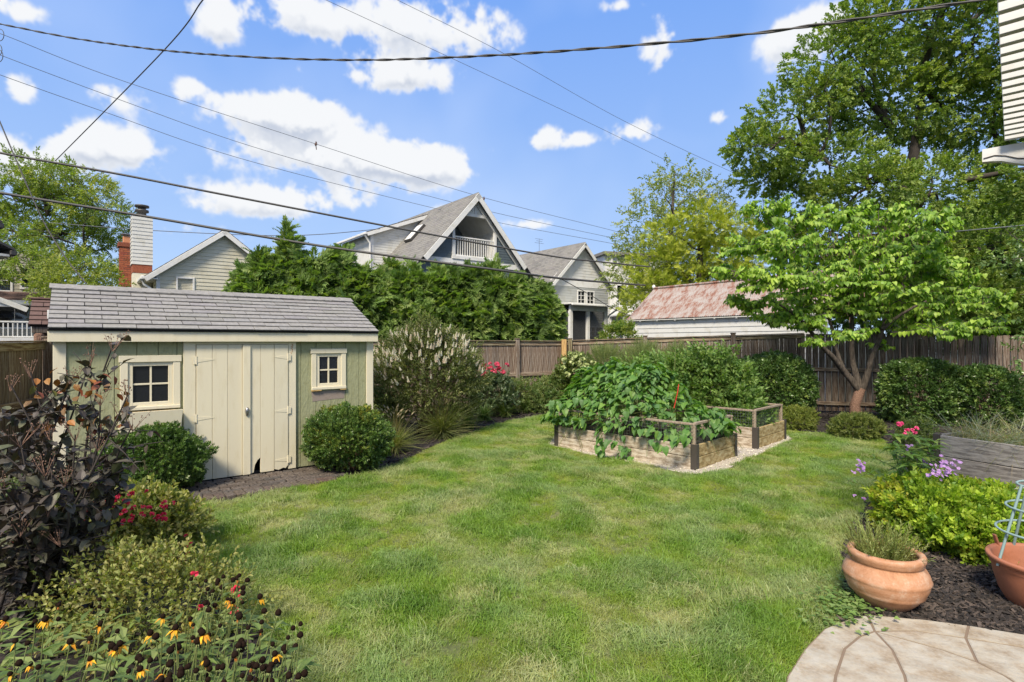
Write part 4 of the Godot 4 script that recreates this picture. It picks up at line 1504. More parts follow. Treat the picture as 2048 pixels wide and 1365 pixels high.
func home_wall() -> void:
	# the house that the pergola belongs to: beyond the right edge of the frame, seen in the shed's window panes
	var dir := Vector3(0.69, 0, -0.72)
	var t := thing("home", "white clapboard house with lattice skirt, mirrored in the shed window", "house", Vector3(8.6, 0, -0.6) - dir * 3.0, atan2(0.72, 0.69) + PI)
	t.position = Vector3(8.6, 0, -0.6) + dir * 3.0
	clapboards(t, M.white_paint, PackedVector2Array([Vector2(0, 1.3), Vector2(7, 1.3), Vector2(7, 4.6), Vector2(0, 4.6)]), [], Transform3D(), 0.18)
	bpart("wall", M.white_paint, t, 0, 7, 1.25, 4.6, -0.3, -0.05)
	var la := MB.new()
	for i in 60:
		la.beam(Vector3(i * 0.12 - 0.5, 0.55, 0.0), Vector3(i * 0.12 + 0.2, 1.25, 0.0), 0.035, 0.008, 0.0, Vector3.BACK)
		la.beam(Vector3(i * 0.12 - 0.5, 1.25, 0.01), Vector3(i * 0.12 + 0.2, 0.55, 0.01), 0.035, 0.008, 0.0, Vector3.BACK)
	part("lattice", la.mesh(), M.white_paint, t, "stuff")


# ---------------------------------------------------------------- fences
func fence(called: String, label: String, a: Vector3, b: Vector3, h0: float, h1: float, bw: float, gap: float, m: Material, rail_m: Material, posts: Array, opts := {}) -> Node3D:
	var dir := (b - a)
	var l := dir.length()
	dir /= l
	var t := thing(called, label, "fence", a, atan2(-dir.z, dir.x))
	var x := 0.0
	var cap: bool = opts.get("cap", true)
	while x < l:
		var w := minf(bw - gap, l - x)
		if w < 0.02: break
		var y := lerpf(h0, h1, x / l) + (0.0 if cap else rf(-0.012, 0.012))
		var mb := MB.new()
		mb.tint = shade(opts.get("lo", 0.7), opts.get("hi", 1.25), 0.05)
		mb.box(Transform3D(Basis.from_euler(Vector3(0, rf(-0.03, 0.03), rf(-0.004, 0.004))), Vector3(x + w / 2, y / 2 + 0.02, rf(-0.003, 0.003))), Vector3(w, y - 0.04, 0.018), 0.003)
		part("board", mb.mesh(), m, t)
		x += bw
	for f in opts.get("rails", [0.5, 0.12]):
		var mb := MB.new()
		mb.beam(Vector3(0, h0 * f, 0.034), Vector3(l, h1 * f, 0.034), 0.045, 0.085, 0.006)
		part("rail", mb.mesh(), rail_m, t)
	if cap:
		var seg: Array = [0.0] + posts + [l]
		for i in seg.size() - 1:
			if seg[i + 1] - seg[i] < 0.05: continue
			var mb := MB.new()
			var k := rf(0.8, 1.2)
			mb.tint = Color(k * 0.95, k, k * 0.88)
			mb.beam(Vector3(seg[i] + 0.05, lerpf(h0, h1, seg[i] / l) - 0.045, 0.022), Vector3(seg[i + 1] - 0.05, lerpf(h0, h1, seg[i + 1] / l) - 0.045, 0.022), 0.022, 0.1, 0.004)
			part("top_board", mb.mesh(), rail_m, t)
			var mc := MB.new()
			mc.tint = Color(k * 0.7, k * 0.68, k * 0.62)
			mc.beam(Vector3(seg[i] + 0.05, lerpf(h0, h1, seg[i] / l) + 0.018, 0.01), Vector3(seg[i + 1] - 0.05, lerpf(h0, h1, seg[i + 1] / l) + 0.018, 0.01), 0.12, 0.02, 0.004)
			part("cap_board", mc.mesh(), rail_m, t)
	for p in posts:
		var y: float = lerpf(h0, h1, p / l) + opts.get("post_up", 0.06)
		var mb := MB.new()
		mb.tint = shade(0.75, 1.0)
		mb.bx(p - 0.05, p + 0.05, 0, y, 0.0, 0.1, 0.008)
		var q := part("post", mb.mesh(), m, t)
		if opts.get("post_cap", true):
			bpart("post_cap", rail_m, q, p - 0.062, p + 0.062, y, y + 0.025, -0.012, 0.112, 0.008, Color(0.5, 0.5, 0.5))
	return t


func fences() -> void:
	var a := at(640, 682, 11.3); a.y = 0
	var c := at(1127, 682, 14.4); c.y = 0
	var d := at(1612, 682, 13.3); d.y = 0
	var e := at(2140, 682, 12.0); e.y = 0
	var la := (c - a).length()
	var lb := (d - c).length()
	fence("board_fence", "weathered brown fence with mossy top board behind the white-spiked shrub", a, c, 1.70, 1.68, 0.095, 0.004, M.fence, M.fence_rail, [0.06, la * 0.42, la * 0.765], {"rails": [0.52, 0.1]})
	fence("board_fence", "reddish brown board fence running behind the raised beds below the garage", c, d, 1.69, 1.87, 0.095, 0.004, M.fence, M.fence_rail, [lb * 0.355, lb * 0.715], {"rails": [0.52, 0.1], "lo": 0.55, "hi": 1.1})
	fence("picket_fence", "dark brown picket fence with light gaps in the shade of the heart-leaved tree", d, e, 1.87, 1.80, 0.142, 0.018, M.fence, M.fence_rail, [0.05, 2.4, 4.6], {"rails": [0.55, 0.12], "cap": false, "post_up": -0.1, "post_cap": false, "lo": 0.5, "hi": 0.85})  # boards tinted down: own dark stain plus tree shade put into the colour
	var np := thing("new_post", "new orange pine post where the two weathered fences meet", "post", c + Vector3(0.0, 0, 0.13))
	bpart("shaft", M.new_post, np, -0.062, 0.062, 0, 1.74, -0.062, 0.062, 0.008)
	var op := thing("old_post", "old mossy post standing right against the new orange post", "post", c + Vector3(0.16, 0, 0.1))
	bpart("shaft", M.fence, op, -0.05, 0.05, 0, 1.75, -0.05, 0.05, 0.008, Color(0.8, 0.85, 0.6))
	bpart("cap", M.fence_rail, op, -0.06, 0.06, 1.75, 1.775, -0.06, 0.06, 0.008, Color(0.5, 0.5, 0.5))
	# left boundary
	var lf := at(-260, 682, 4.6); lf.y = 0
	var lm := at(84, 682, 7.4); lm.y = 0
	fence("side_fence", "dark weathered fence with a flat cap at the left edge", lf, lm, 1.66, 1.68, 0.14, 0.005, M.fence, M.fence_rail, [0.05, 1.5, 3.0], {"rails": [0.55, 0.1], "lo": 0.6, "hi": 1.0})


# ---------------------------------------------------------------- the green shed
func hinge(root: Node3D, x: float, y: float, s: float) -> void:
	var mb := MB.new()
	mb.prism(PackedVector2Array([Vector2(0, -0.028), Vector2(0.2 * s, -0.004), Vector2(0.2 * s, 0.004), Vector2(0, 0.028)]), Transform3D(Basis.from_euler(Vector3(0, 0, rf(-0.03, 0.06))), Vector3(x, y, 0.042)), 0.0, 0.003)
	mb.bx(x - 0.035 * (1 if s > 0 else 0.1) - (0.0 if s > 0 else 0.005), x + (0.004 if s > 0 else 0.035), y - 0.045, y + 0.045, 0.042, 0.046, 0.001)
	mb.tube([Vector3(x, y - 0.05, 0.046), Vector3(x, y + 0.05, 0.046)], [0.006, 0.006], 6)
	part("hinge", mb.mesh(), M.cream, root)


func shed() -> void:
	var u := Vector3(0.789, 0, -0.614)
	var p0 := spot(390, 968)
	var org := p0 + u * -1.288
	var t := thing("garden_shed", "sage green garden shed with cream double doors and grey shingle roof", "shed", org, atan2(0.614, 0.789))
	# along the front: 0 is the left corner; s() turns a distance from the door's left edge
	var L := 3.51
	var o := 1.288
	var H := 1.74
	var dep := 2.0
	# openings: left window, right window
	var wl := Rect2(o - 0.66, 0.98, 0.43, 0.47)
	var wr := Rect2(o + 1.43, 1.10, 0.345, 0.42)
	# where the doors are, the wall is open
	var door := Rect2(o - 0.02, 0.0, 1.12, 1.70)
	# upright siding boards with narrow grooves
	var edges := [0.09, 0.30, 0.505, 0.71, 0.915, 1.10, 1.17]
	var x := 2.45
	var edges_r := [2.45, 2.52, 2.72, 2.925, 3.13, 3.325, 3.43]
	for ed in [edges, edges_r]:
		for i in ed.size() - 1:
			var tone := shade(0.97, 1.03, 0.01)
			for r in cut_rects(Rect2(ed[i] + 0.003, 0.03, ed[i + 1] - ed[i] - 0.006, H - 0.03), [wl, wr, door]):
				bpart("siding_board", M.sage, t, r.position.x, r.end.x, r.position.y, r.end.y, -0.012, 0.0, 0.003, tone)
	bpart("wall_sheet", M.sage, t, 0.02, 0.62, 0.02, H, -0.03, -0.014, 0.0)
	bpart("wall_sheet", M.sage, t, 0.62, 1.07, 0.02, 0.97, -0.03, -0.014, 0.0)
	bpart("wall_sheet", M.sage, t, 0.62, 1.07, 1.46, H, -0.03, -0.014, 0.0)
	bpart("wall_sheet", M.sage, t, 1.07, o - 0.02, 0.02, H, -0.03, -0.014, 0.0)
	bpart("wall_sheet", M.sage, t, o + 1.1, 2.715, 0.02, H, -0.03, -0.014, 0.0)
	bpart("wall_sheet", M.sage, t, 2.715, 3.065, 0.02, 1.09, -0.03, -0.014, 0.0)
	bpart("wall_sheet", M.sage, t, 2.715, 3.065, 1.53, H, -0.03, -0.014, 0.0)
	bpart("wall_sheet", M.sage, t, 3.065, L - 0.02, 0.02, H, -0.03, -0.014, 0.0)
	bpart("floor", M.dark, t, 0.03, L - 0.03, 0.0, 0.05, -dep, -0.03)
	bpart("side_wall", M.sage, t, 0.0, 0.03, 0.02, H, -dep, -0.012)
	bpart("side_wall", M.sage, t, L - 0.03, L, 0.02, H, -dep, -0.012)
	bpart("back_wall", M.sage, t, 0.0, L, 0.02, H, -dep - 0.03, -dep)
	for gx in [0.0, L - 0.03]:
		var gm := MB.new()
		gm.prism(PackedVector2Array([Vector2(0.0, H), Vector2(-dep, H), Vector2(-dep / 2, 2.28)]), Transform3D(Basis(Vector3.BACK, Vector3.UP, Vector3.LEFT), Vector3(gx + 0.03, 0, 0)), 0.0, 0.03)
		part("gable_wall", gm.mesh(), M.sage, t)
	# trim
	bpart("corner_board", M.cream, t, -0.02, 0.09, 0.02, H, -0.01, 0.02)
	bpart("corner_board", M.cream, t, 3.43, L + 0.02, 0.02, H, -0.01, 0.02)
	bpart("corner_board", M.cream, t, L, L + 0.02, 0.02, H, -0.1, -0.01)
	bpart("fascia", M.cream, t, -0.06, L + 0.06, 1.69, 1.805, 0.07, 0.095, 0.004)
	bpart("drip_edge", M.white_paint, t, -0.06, L + 0.06, 1.805, 1.818, 0.06, 0.104, 0.002)
	bpart("soffit", M.cream, t, -0.05, L + 0.05, 1.70, 1.72, 0.0, 0.07, 0.0)
	# doors: three planks a leaf, the frame round them
	bpart("door_frame", M.cream, t, o - 0.125, o + 0.002, 0.03, 1.69, 0.0, 0.032, 0.004)
	bpart("door_frame", M.cream, t, o + 1.06, o + 1.16, 0.03, 1.69, 0.0, 0.032, 0.004)
	bpart("door_head", M.cream, t, o + 0.002, o + 1.06, 1.655, 1.69, 0.0, 0.03, 0.003)
	for q in 6:
		var mk := MB.new()
		mk.tube([Vector3(o + 1.1 + rf(-0.01, 0.02), 1.66 - q * 0.022, 0.031), Vector3(o + 1.1 + rf(-0.01, 0.02), 1.645 - q * 0.022, 0.034)], [0.006, 0.003], 5)
		part("rust_chip", mk.mesh(), M.rust_mark, t)
	var leaf_a := part("door", MB.new().mesh(), M.cream, t)
	var leaf_b := part("door", MB.new().mesh(), M.cream, t)
	var cuts := [0.006, 0.175, 0.345, 0.508]
	for i in 3:
		var mb := MB.new()
		mb.tint = shade(0.97, 1.02, 0.01)
		mb.bx(o + cuts[i] + 0.0018, o + cuts[i + 1] - 0.0018, 0.035, 1.652, 0.012, 0.042, 0.003)
		part("plank", mb.mesh(), M.cream, leaf_a)
	var cb := [0.508, 0.6, 0.718, 0.885, 1.055]
	for i in 4:
		var mb := MB.new()
		mb.tint = shade(0.97, 1.02, 0.01)
		var x0: float = o + cb[i] + 0.0018; var x1: float = o + cb[i + 1] - 0.0018
		if i == 1:
			# the plank that is broken away at its foot
			mb.prism(PackedVector2Array([Vector2(x0, 0.035), Vector2(x0 + 0.035, 0.05), Vector2(x0 + 0.05, 0.14), Vector2(x0 + 0.082, 0.2), Vector2(x1, 0.225), Vector2(x1, 1.652), Vector2(x0, 1.652)]), Transform3D(), 0.012, 0.042)
		elif i == 3:
			mb.prism(PackedVector2Array([Vector2(x0, 0.055), Vector2(x0 + 0.05, 0.04), Vector2(x0 + 0.11, 0.06), Vector2(x1 - 0.03, 0.05), Vector2(x1, 0.085), Vector2(x1, 1.652), Vector2(x0, 1.652)]), Transform3D(), 0.012, 0.042)
		else:
			mb.bx(x0, x1, 0.035, 1.652, 0.012, 0.062 if i == 0 else 0.042, 0.003)
		part("plank", mb.mesh(), M.cream, leaf_b)
	for y in [1.47, 0.78, 0.14]:
		hinge(leaf_a, o + 0.006, y, 0.95)
		hinge(leaf_b, o + 1.055, y + 0.02, -0.85)
	var kn := MB.new()
	kn.lathe([Vector2(0.0, -0.062), Vector2(0.016, -0.055), Vector2(0.02, -0.03), Vector2(0.026, 0.0), Vector2(0.02, 0.032), Vector2(0.01, 0.045), Vector2(0.0, 0.048)], 14, Transform3D(Basis().scaled(Vector3(1, 1, 0.7)), Vector3(o + 0.556, 0.83, 0.07)))
	part("door_handle", kn.mesh(), M.metal, leaf_b)
	# windows
	for w in [wl, wr]:
		var c := 0.075 if w == wl else 0.065
		var z := 0.022
		var cas := MB.new()
		cas.bx(w.position.x - c, w.position.x, w.position.y - 0.02, w.end.y + 0.01, 0.0, z, 0.004)
		cas.bx(w.end.x, w.end.x + c, w.position.y - 0.02, w.end.y + 0.01, 0.0, z, 0.004)
		cas.bx(w.position.x - c - 0.012, w.end.x + c + 0.012, w.end.y + 0.01, w.end.y + 0.01 + c, 0.0, z + 0.006, 0.004)
		cas.bx(w.position.x - c, w.end.x + c, w.position.y - 0.06, w.position.y - 0.02, 0.0, z + 0.014, 0.005)
		var win := part("window", cas.mesh(), M.cream, t)
		var sash := MB.new()
		var i := 0.045
		sash.bx(w.position.x, w.position.x + i, w.position.y - 0.02, w.end.y + 0.01, -0.03, 0.008, 0.003)
		sash.bx(w.end.x - i, w.end.x, w.position.y - 0.02, w.end.y + 0.01, -0.03, 0.008, 0.003)
		sash.bx(w.position.x + i, w.end.x - i, w.end.y - i + 0.01, w.end.y + 0.01, -0.03, 0.007, 0.003)
		sash.bx(w.position.x + i, w.end.x - i, w.position.y - 0.02, w.position.y + i - 0.02, -0.03, 0.007, 0.003)
		var mx: float = (w.position.x + w.end.x) / 2
		var my: float = (w.position.y + w.end.y) / 2 - 0.005
		sash.bx(mx - 0.01, mx + 0.01, w.position.y + i - 0.02, w.end.y - i + 0.01, -0.024, -0.002, 0.002)
		sash.bx(w.position.x + i, w.end.x - i, my - 0.01, my + 0.01, -0.023, -0.003, 0.002)
		part("sash", sash.mesh(), M.cream, win)
		for a in 2:
			for b in 2:
				var x0: float = w.position.x + i if a == 0 else mx
				var x1: float = mx if a == 0 else w.end.x - i
				var y0: float = w.position.y + i - 0.02 if b == 0 else my
				var y1: float = my if b == 0 else w.end.y - i + 0.01
				var pm := MB.new()
				pm.box(Transform3D(Basis.from_euler(Vector3(rf(-0.004, 0.004), rf(-0.004, 0.004), 0)), Vector3((x0 + x1) / 2, (y0 + y1) / 2, -0.016)), Vector3(x1 - x0 - 0.001, y1 - y0 - 0.001, 0.003))
				part("pane", pm.mesh(), M.glass_dark, win)
	# window box under the left window, its far wall bare
	var wb := MB.new()
	var bx0 := wl.position.x - 0.10; var bx1 := wl.end.x + 0.085
	wb.prism(PackedVector2Array([Vector2(bx0 + 0.02, 0.70), Vector2(bx1 - 0.02, 0.70), Vector2(bx1, 0.90), Vector2(bx0, 0.90)]), Transform3D(Basis.from_euler(Vector3(0.12, 0, 0)), Vector3(0, 0.02, 0.03)), 0.0, 0.016)
	var wbp := part("window_box", wb.mesh(), M.cream, t)
	bpart("box_floor", M.cream, wbp, bx0 + 0.02, bx1 - 0.02, 0.69, 0.715, 0.0, 0.13)
	for sx in [bx0 + 0.01, bx1 - 0.026]:
		bpart("box_side", M.cream, wbp, sx, sx + 0.016, 0.71, 0.90, 0.0, 0.125)
	bpart("box_ledge", M.rot, wbp, wl.position.x - 0.04, wl.end.x + 0.03, 0.885, 0.905, 0.005, 0.03, 0.006)
	# where the other window box has been taken off
	var pp := MB.new()
	pp.prism(PackedVector2Array([Vector2(wr.position.x - 0.065, 1.02), Vector2(wr.end.x + 0.06, 1.03), Vector2(wr.end.x + 0.045, 0.93), Vector2(wr.end.x + 0.048, 0.905), Vector2(wr.position.x + 0.2, 0.90), Vector2(wr.position.x - 0.05, 0.885), Vector2(wr.position.x - 0.045, 0.9)]), Transform3D(), 0.0, 0.0025)
	part("bare_patch", pp.mesh(), M.bare_board, t)
	for k in [[wr.position.x - 0.065, wr.position.x + 0.07], [wr.end.x - 0.02, wr.end.x + 0.065]]:
		bpart("rotten_sill", M.rot, t, k[0], k[1], wr.position.y - 0.078, wr.position.y - 0.061, 0.0, 0.034, 0.006)
	# roof
	var r0 := Vector3(-0.06, 2.345, -dep / 2); var r1 := Vector3(L + 0.06, 2.345, -dep / 2)
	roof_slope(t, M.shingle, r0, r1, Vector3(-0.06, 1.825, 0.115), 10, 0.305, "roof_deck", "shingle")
	roof_slope(t, M.shingle, r1, r0, Vector3(L + 0.06, 1.825, -dep - 0.115), 10, 0.305, "roof_deck")
	var n := 24
	for i in n:
		var xa := lerpf(r0.x, r1.x, float(i) / n)
		var mb := MB.new()
		var k := rf(0.9, 1.12)
		mb.tint = Color(k, k, k)
		for q in [-1, 1]:
			mb.box(Transform3D(Basis(Vector3.RIGHT, q * 0.44) * Basis(Vector3.BACK, -0.03), Vector3(xa + 0.08, 2.348, -dep / 2 + q * 0.06)), Vector3(0.2, 0.01, 0.14))
		part("ridge_shingle", mb.mesh(), M.shingle, t)


# ---------------------------------------------------------------- raised beds, planter, pergola
func net(root: Node3D, a: Vector3, b: Vector3, y0: float, y1: float, cell: float) -> void:
	# square wire netting between two uprights
	var mb := MB.new()
	var l := a.distance_to(b)
	var n := int(l / cell)
	for i in n + 1:
		var p := a.lerp(b, float(i) / n)
		mb.beam(p + Vector3.UP * y0, p + Vector3.UP * y1, 0.0035, 0.0035)
	var k := int((y1 - y0) / cell)
	for i in k + 1:
		var y := lerpf(y0, y1, float(i) / k)
		mb.beam(a + Vector3.UP * y, b + Vector3.UP * y, 0.0035, 0.0035)
	part("wire_netting", mb.mesh(), M.wire_net, root, "stuff")


func raised_bed(label: String, org: Vector3, yaw: float, l: float, w: float, h: float) -> Node3D:
	# local x along the long side from the near corner, local z towards... the short side lies along -z
	var t := thing("raised_bed", label, "raised bed", org, yaw, "raised vegetable beds")
	for i in 2:
		var y0 := h * i / 2.0 + 0.003; var y1 := h * (i + 1) / 2.0 - 0.003
		bpart("side_board", M.bed_long, t, 0.02, l - 0.02, y0, y1, -0.04, 0.0, 0.006, shade(1.0, 1.1) if i == 0 else shade(0.8, 0.9))
		bpart("side_board", M.bed_long, t, 0.02, l - 0.02, y0, y1, -w, -w + 0.04, 0.006, shade(0.8, 0.95))
		bpart("end_board", M.bed_end, t, 0.0, 0.04, y0, y1, -w + 0.041, -0.041, 0.006, shade(0.85, 1.1))
		bpart("end_board", M.bed_end, t, l - 0.04, l, y0, y1, -w + 0.041, -0.041, 0.006, shade(0.85, 1.1))
	for c in [[0, 0], [0, -1], [1, 0], [1, -1]]:
		var cx: float = c[0] * l; var cz: float = c[1] * w
		var sx := -1.0 if c[0] == 0 else 1.0
		var sz := 1.0 if c[1] == 0 else -1.0
		var mb := MB.new()
		mb.bx(minf(cx + sx * 0.012, cx - sx * 0.07), maxf(cx + sx * 0.012, cx - sx * 0.07), 0, h + 0.012, minf(cz + sz * 0.004, cz + sz * 0.014), maxf(cz + sz * 0.004, cz + sz * 0.014), 0.003)
		mb.bx(minf(cx + sx * 0.004, cx + sx * 0.014), maxf(cx + sx * 0.004, cx + sx * 0.014), 0, h + 0.012, minf(cz + sz * 0.003, cz - sz * 0.07), maxf(cz + sz * 0.003, cz - sz * 0.07), 0.003)
		part("corner_bracket", mb.mesh(), M.bracket, t)
	bpart("soil", M.soil, t, 0.041, l - 0.041, 0.0, h - 0.06, -w + 0.041, -0.041, 0.0)
	# light wooden frame with netting
	var fh := 0.25
	var px := [0.06, l / 2, l - 0.06]
	for zz in [-0.06, -w + 0.06]:
		for q in px:
			bpart("frame_post", M.frame_wood, t, q - 0.025, q + 0.025, h - 0.05, h + fh, zz - 0.02, zz + 0.02, 0.004)
		bpart("frame_rail", M.frame_wood, t, 0.03, l - 0.03, h + fh, h + fh + 0.028, zz - 0.022, zz + 0.022, 0.004)
		net(t, Vector3(0.06, 0, zz + 0.022), Vector3(l - 0.06, 0, zz + 0.022), h - 0.02, h + fh, 0.042)
	for xx in [0.06, l - 0.06]:
		bpart("frame_rail", M.frame_wood, t, xx - 0.02, xx + 0.02, h + fh + 0.002, h + fh + 0.037, -w + 0.083, -0.083, 0.004)
		net(t, Vector3(xx - 0.024, 0, -0.06), Vector3(xx - 0.024, 0, -w + 0.06), h - 0.02, h + fh, 0.042)
	return t


func garden_beds() -> void:
	# near corner at A; the long side runs to the far left, the short side to the far right
	var A := spot(1392, 942)
	var Lv := (spot(1113, 893) - A).normalized()
	var Sv := Vector3(-Lv.z, 0, Lv.x)
	if Sv.x < 0: Sv = -Sv
	# local x = from the far left corner to the near one, local -z = Sv
	var yaw := atan2(Lv.z, -Lv.x)
	A += Lv * 2.42
	raised_bed("front raised bed of pale boards overgrown with bean vines", A, yaw, 2.42, 1.26, 0.33)
	raised_bed("rear raised bed with mossy yellow end boards behind the bean bed", A + Sv * 2.02, yaw, 2.42, 1.26, 0.33)
	# grey planter on legs at the right edge
	var c := Vector3(4.57, 0, -6.0)
	var pl := thing("grey_planter", "weathered grey plank planter on legs at the right edge", "planter", c)
	var dir := Vector3(0.446, 0, 0.895)
	pl.rotation.y = atan2(-dir.z, dir.x)
	# local x along the front, local z = towards the camera's left
	var l := 1.25; var w := 0.62
	for i in 2:
		bpart("plank", M.grey_wood, pl, 0.05, l, 0.25 + i * 0.222, 0.467 + i * 0.222, -0.035, 0.0, 0.006, shade(0.8, 0.95) if i == 0 else shade(1.0, 1.15))
		bpart("plank", M.grey_wood, pl, 0.05, l, 0.25 + i * 0.222, 0.467 + i * 0.222, -w, -w + 0.035, 0.006, shade(0.9, 1.1))
		bpart("end_plank", M.grey_wood, pl, 0.0, 0.035, 0.25 + i * 0.222, 0.467 + i * 0.222, -w + 0.04, -0.04, 0.006, shade(0.9, 1.1))
	for q in [[0.0, 0.0], [0.0, -w + 0.04], [l - 0.05, 0.0], [l - 0.05, -w + 0.04]]:
		bpart("leg", M.bracket, pl, q[0] - 0.012, q[0] + 0.05, 0, 0.70, q[1] - 0.045, q[1] + 0.012, 0.004)
	bpart("cross_bar", M.bracket, pl, l * 0.62, l * 0.62 + 0.07, 0.45, 0.71, -w + 0.036, -w + 0.08, 0.004)
	bpart("tray", M.dark, pl, 0.04, l, 0.24, 0.6, -w + 0.04, -0.04, 0.0)
	bpart("potting_soil", M.soil, pl, 0.05, l, 0.6, 0.62, -w + 0.05, -0.05, 0.0)
	# wire edging under the planter
	var we := thing("wire_edging", "low white wire lattice edging under the grey planter", "edging", at(1990, 682, 4.9) - Vector3(0, EYE, 0), 0.25)
	var mb := MB.new()
	for i in 12:
		mb.beam(Vector3(-0.3 + i * 0.05, 0.12, 0), Vector3(-0.3 + i * 0.05 + 0.2, 0.36, 0), 0.003, 0.003)
		mb.beam(Vector3(-0.3 + i * 0.05 + 0.2, 0.12, 0.004), Vector3(-0.3 + i * 0.05, 0.36, 0.004), 0.003, 0.003)
	part("wire_lattice", mb.mesh(), M.white_shingle, we, "stuff")
	var ar := MB.new()
	ar.tube([Vector3(-0.32, 0, 0), Vector3(-0.32, 0.34, 0), Vector3(0, 0.385, 0), Vector3(0.4, 0.375, 0), Vector3(0.46, 0.3, 0), Vector3(0.46, 0, 0)], [0.006, 0.006, 0.006, 0.006, 0.006, 0.006], 5)
	part("wire_frame", ar.mesh(), M.white_shingle, we)


func pergola() -> void:
	var H := 1.9 + EYE
	# ends of the slats run away to the right; the slats lie across
	var e0 := Vector3(0.872 * 2.4, H, -2.4)
	var n := 26
	var away := Vector3(0.672, 0, -0.741)
	var across := Vector3(0.741, 0, 0.672)
	var first := Vector3(0.8755 * 3.09, H, -3.09) - away * 0.55
	var t := thing("pergola", "white slatted pergola corner with scrolled beam end in the top right corner", "pergola")
	for i in 22:
		var p := first + away * (i * 0.158)
		var mb := MB.new()
		mb.beam(p, p + across * 0.95, 0.05, 0.085, 0.004)
		part("slat", mb.mesh(), M.white_paint, t)
	# beam under the far end, its end cut to a scroll
	var q := first + away * (22 * 0.158 - 0.05) + Vector3(0, -0.16, 0) - across * 0.16
	var x := Transform3D(Basis(across, Vector3.UP, across.cross(Vector3.UP)), q)
	var s := PackedVector2Array()
	for k in [[0.0, 0.09], [0.0, -0.03], [0.06, -0.035], [0.14, -0.05], [0.22, -0.085], [0.3, -0.115], [0.4, -0.125], [1.3, -0.125], [1.3, 0.09]]:
		s.append(Vector2(k[0], k[1]))
	var bm := MB.new()
	bm.prism(s, x, -0.04, 0.04)
	var bp := part("scrolled_beam", bm.mesh(), M.white_paint, t)
	var gv := MB.new()
	var pts := []
	for k in [[0.01, 0.0], [0.09, 0.012], [0.17, -0.01], [0.25, -0.05], [0.33, -0.068], [0.5, -0.068], [0.9, -0.066]]:
		pts.append(x * Vector3(k[0], k[1], 0.042))
	gv.tube(pts, [0.006, 0.006, 0.006, 0.006, 0.006, 0.006, 0.006], 5)
	var pts2 := []
	part("scroll_line", gv.mesh(), M.bracket, bp)
	var po := MB.new()
	po.beam(x * Vector3(1.15, -2.5 - EYE + 1.0, 0), x * Vector3(1.15, -0.125, 0), 0.13, 0.13, 0.008)
	part("post", po.mesh(), M.white_paint, t)


# ---------------------------------------------------------------- trees
func tree_at(called: String, label: String, category: String, px: float, d: float, group := "") -> Node3D:
	var p := at(px, 682, d)
	return thing(called, label, category, Vector3(p.x, 0, p.z), 0.0, group)


func trunk(root: Node3D, pts: Array, rad: Array, m: Material) -> void:
	var mb := MB.new()
	var inv := root.transform.affine_inverse()
	var p := []
	for q in pts: p.append(inv * (q as Vector3))
	mb.tube(p, rad, 10)
	part("trunk", mb.mesh(), m, root)


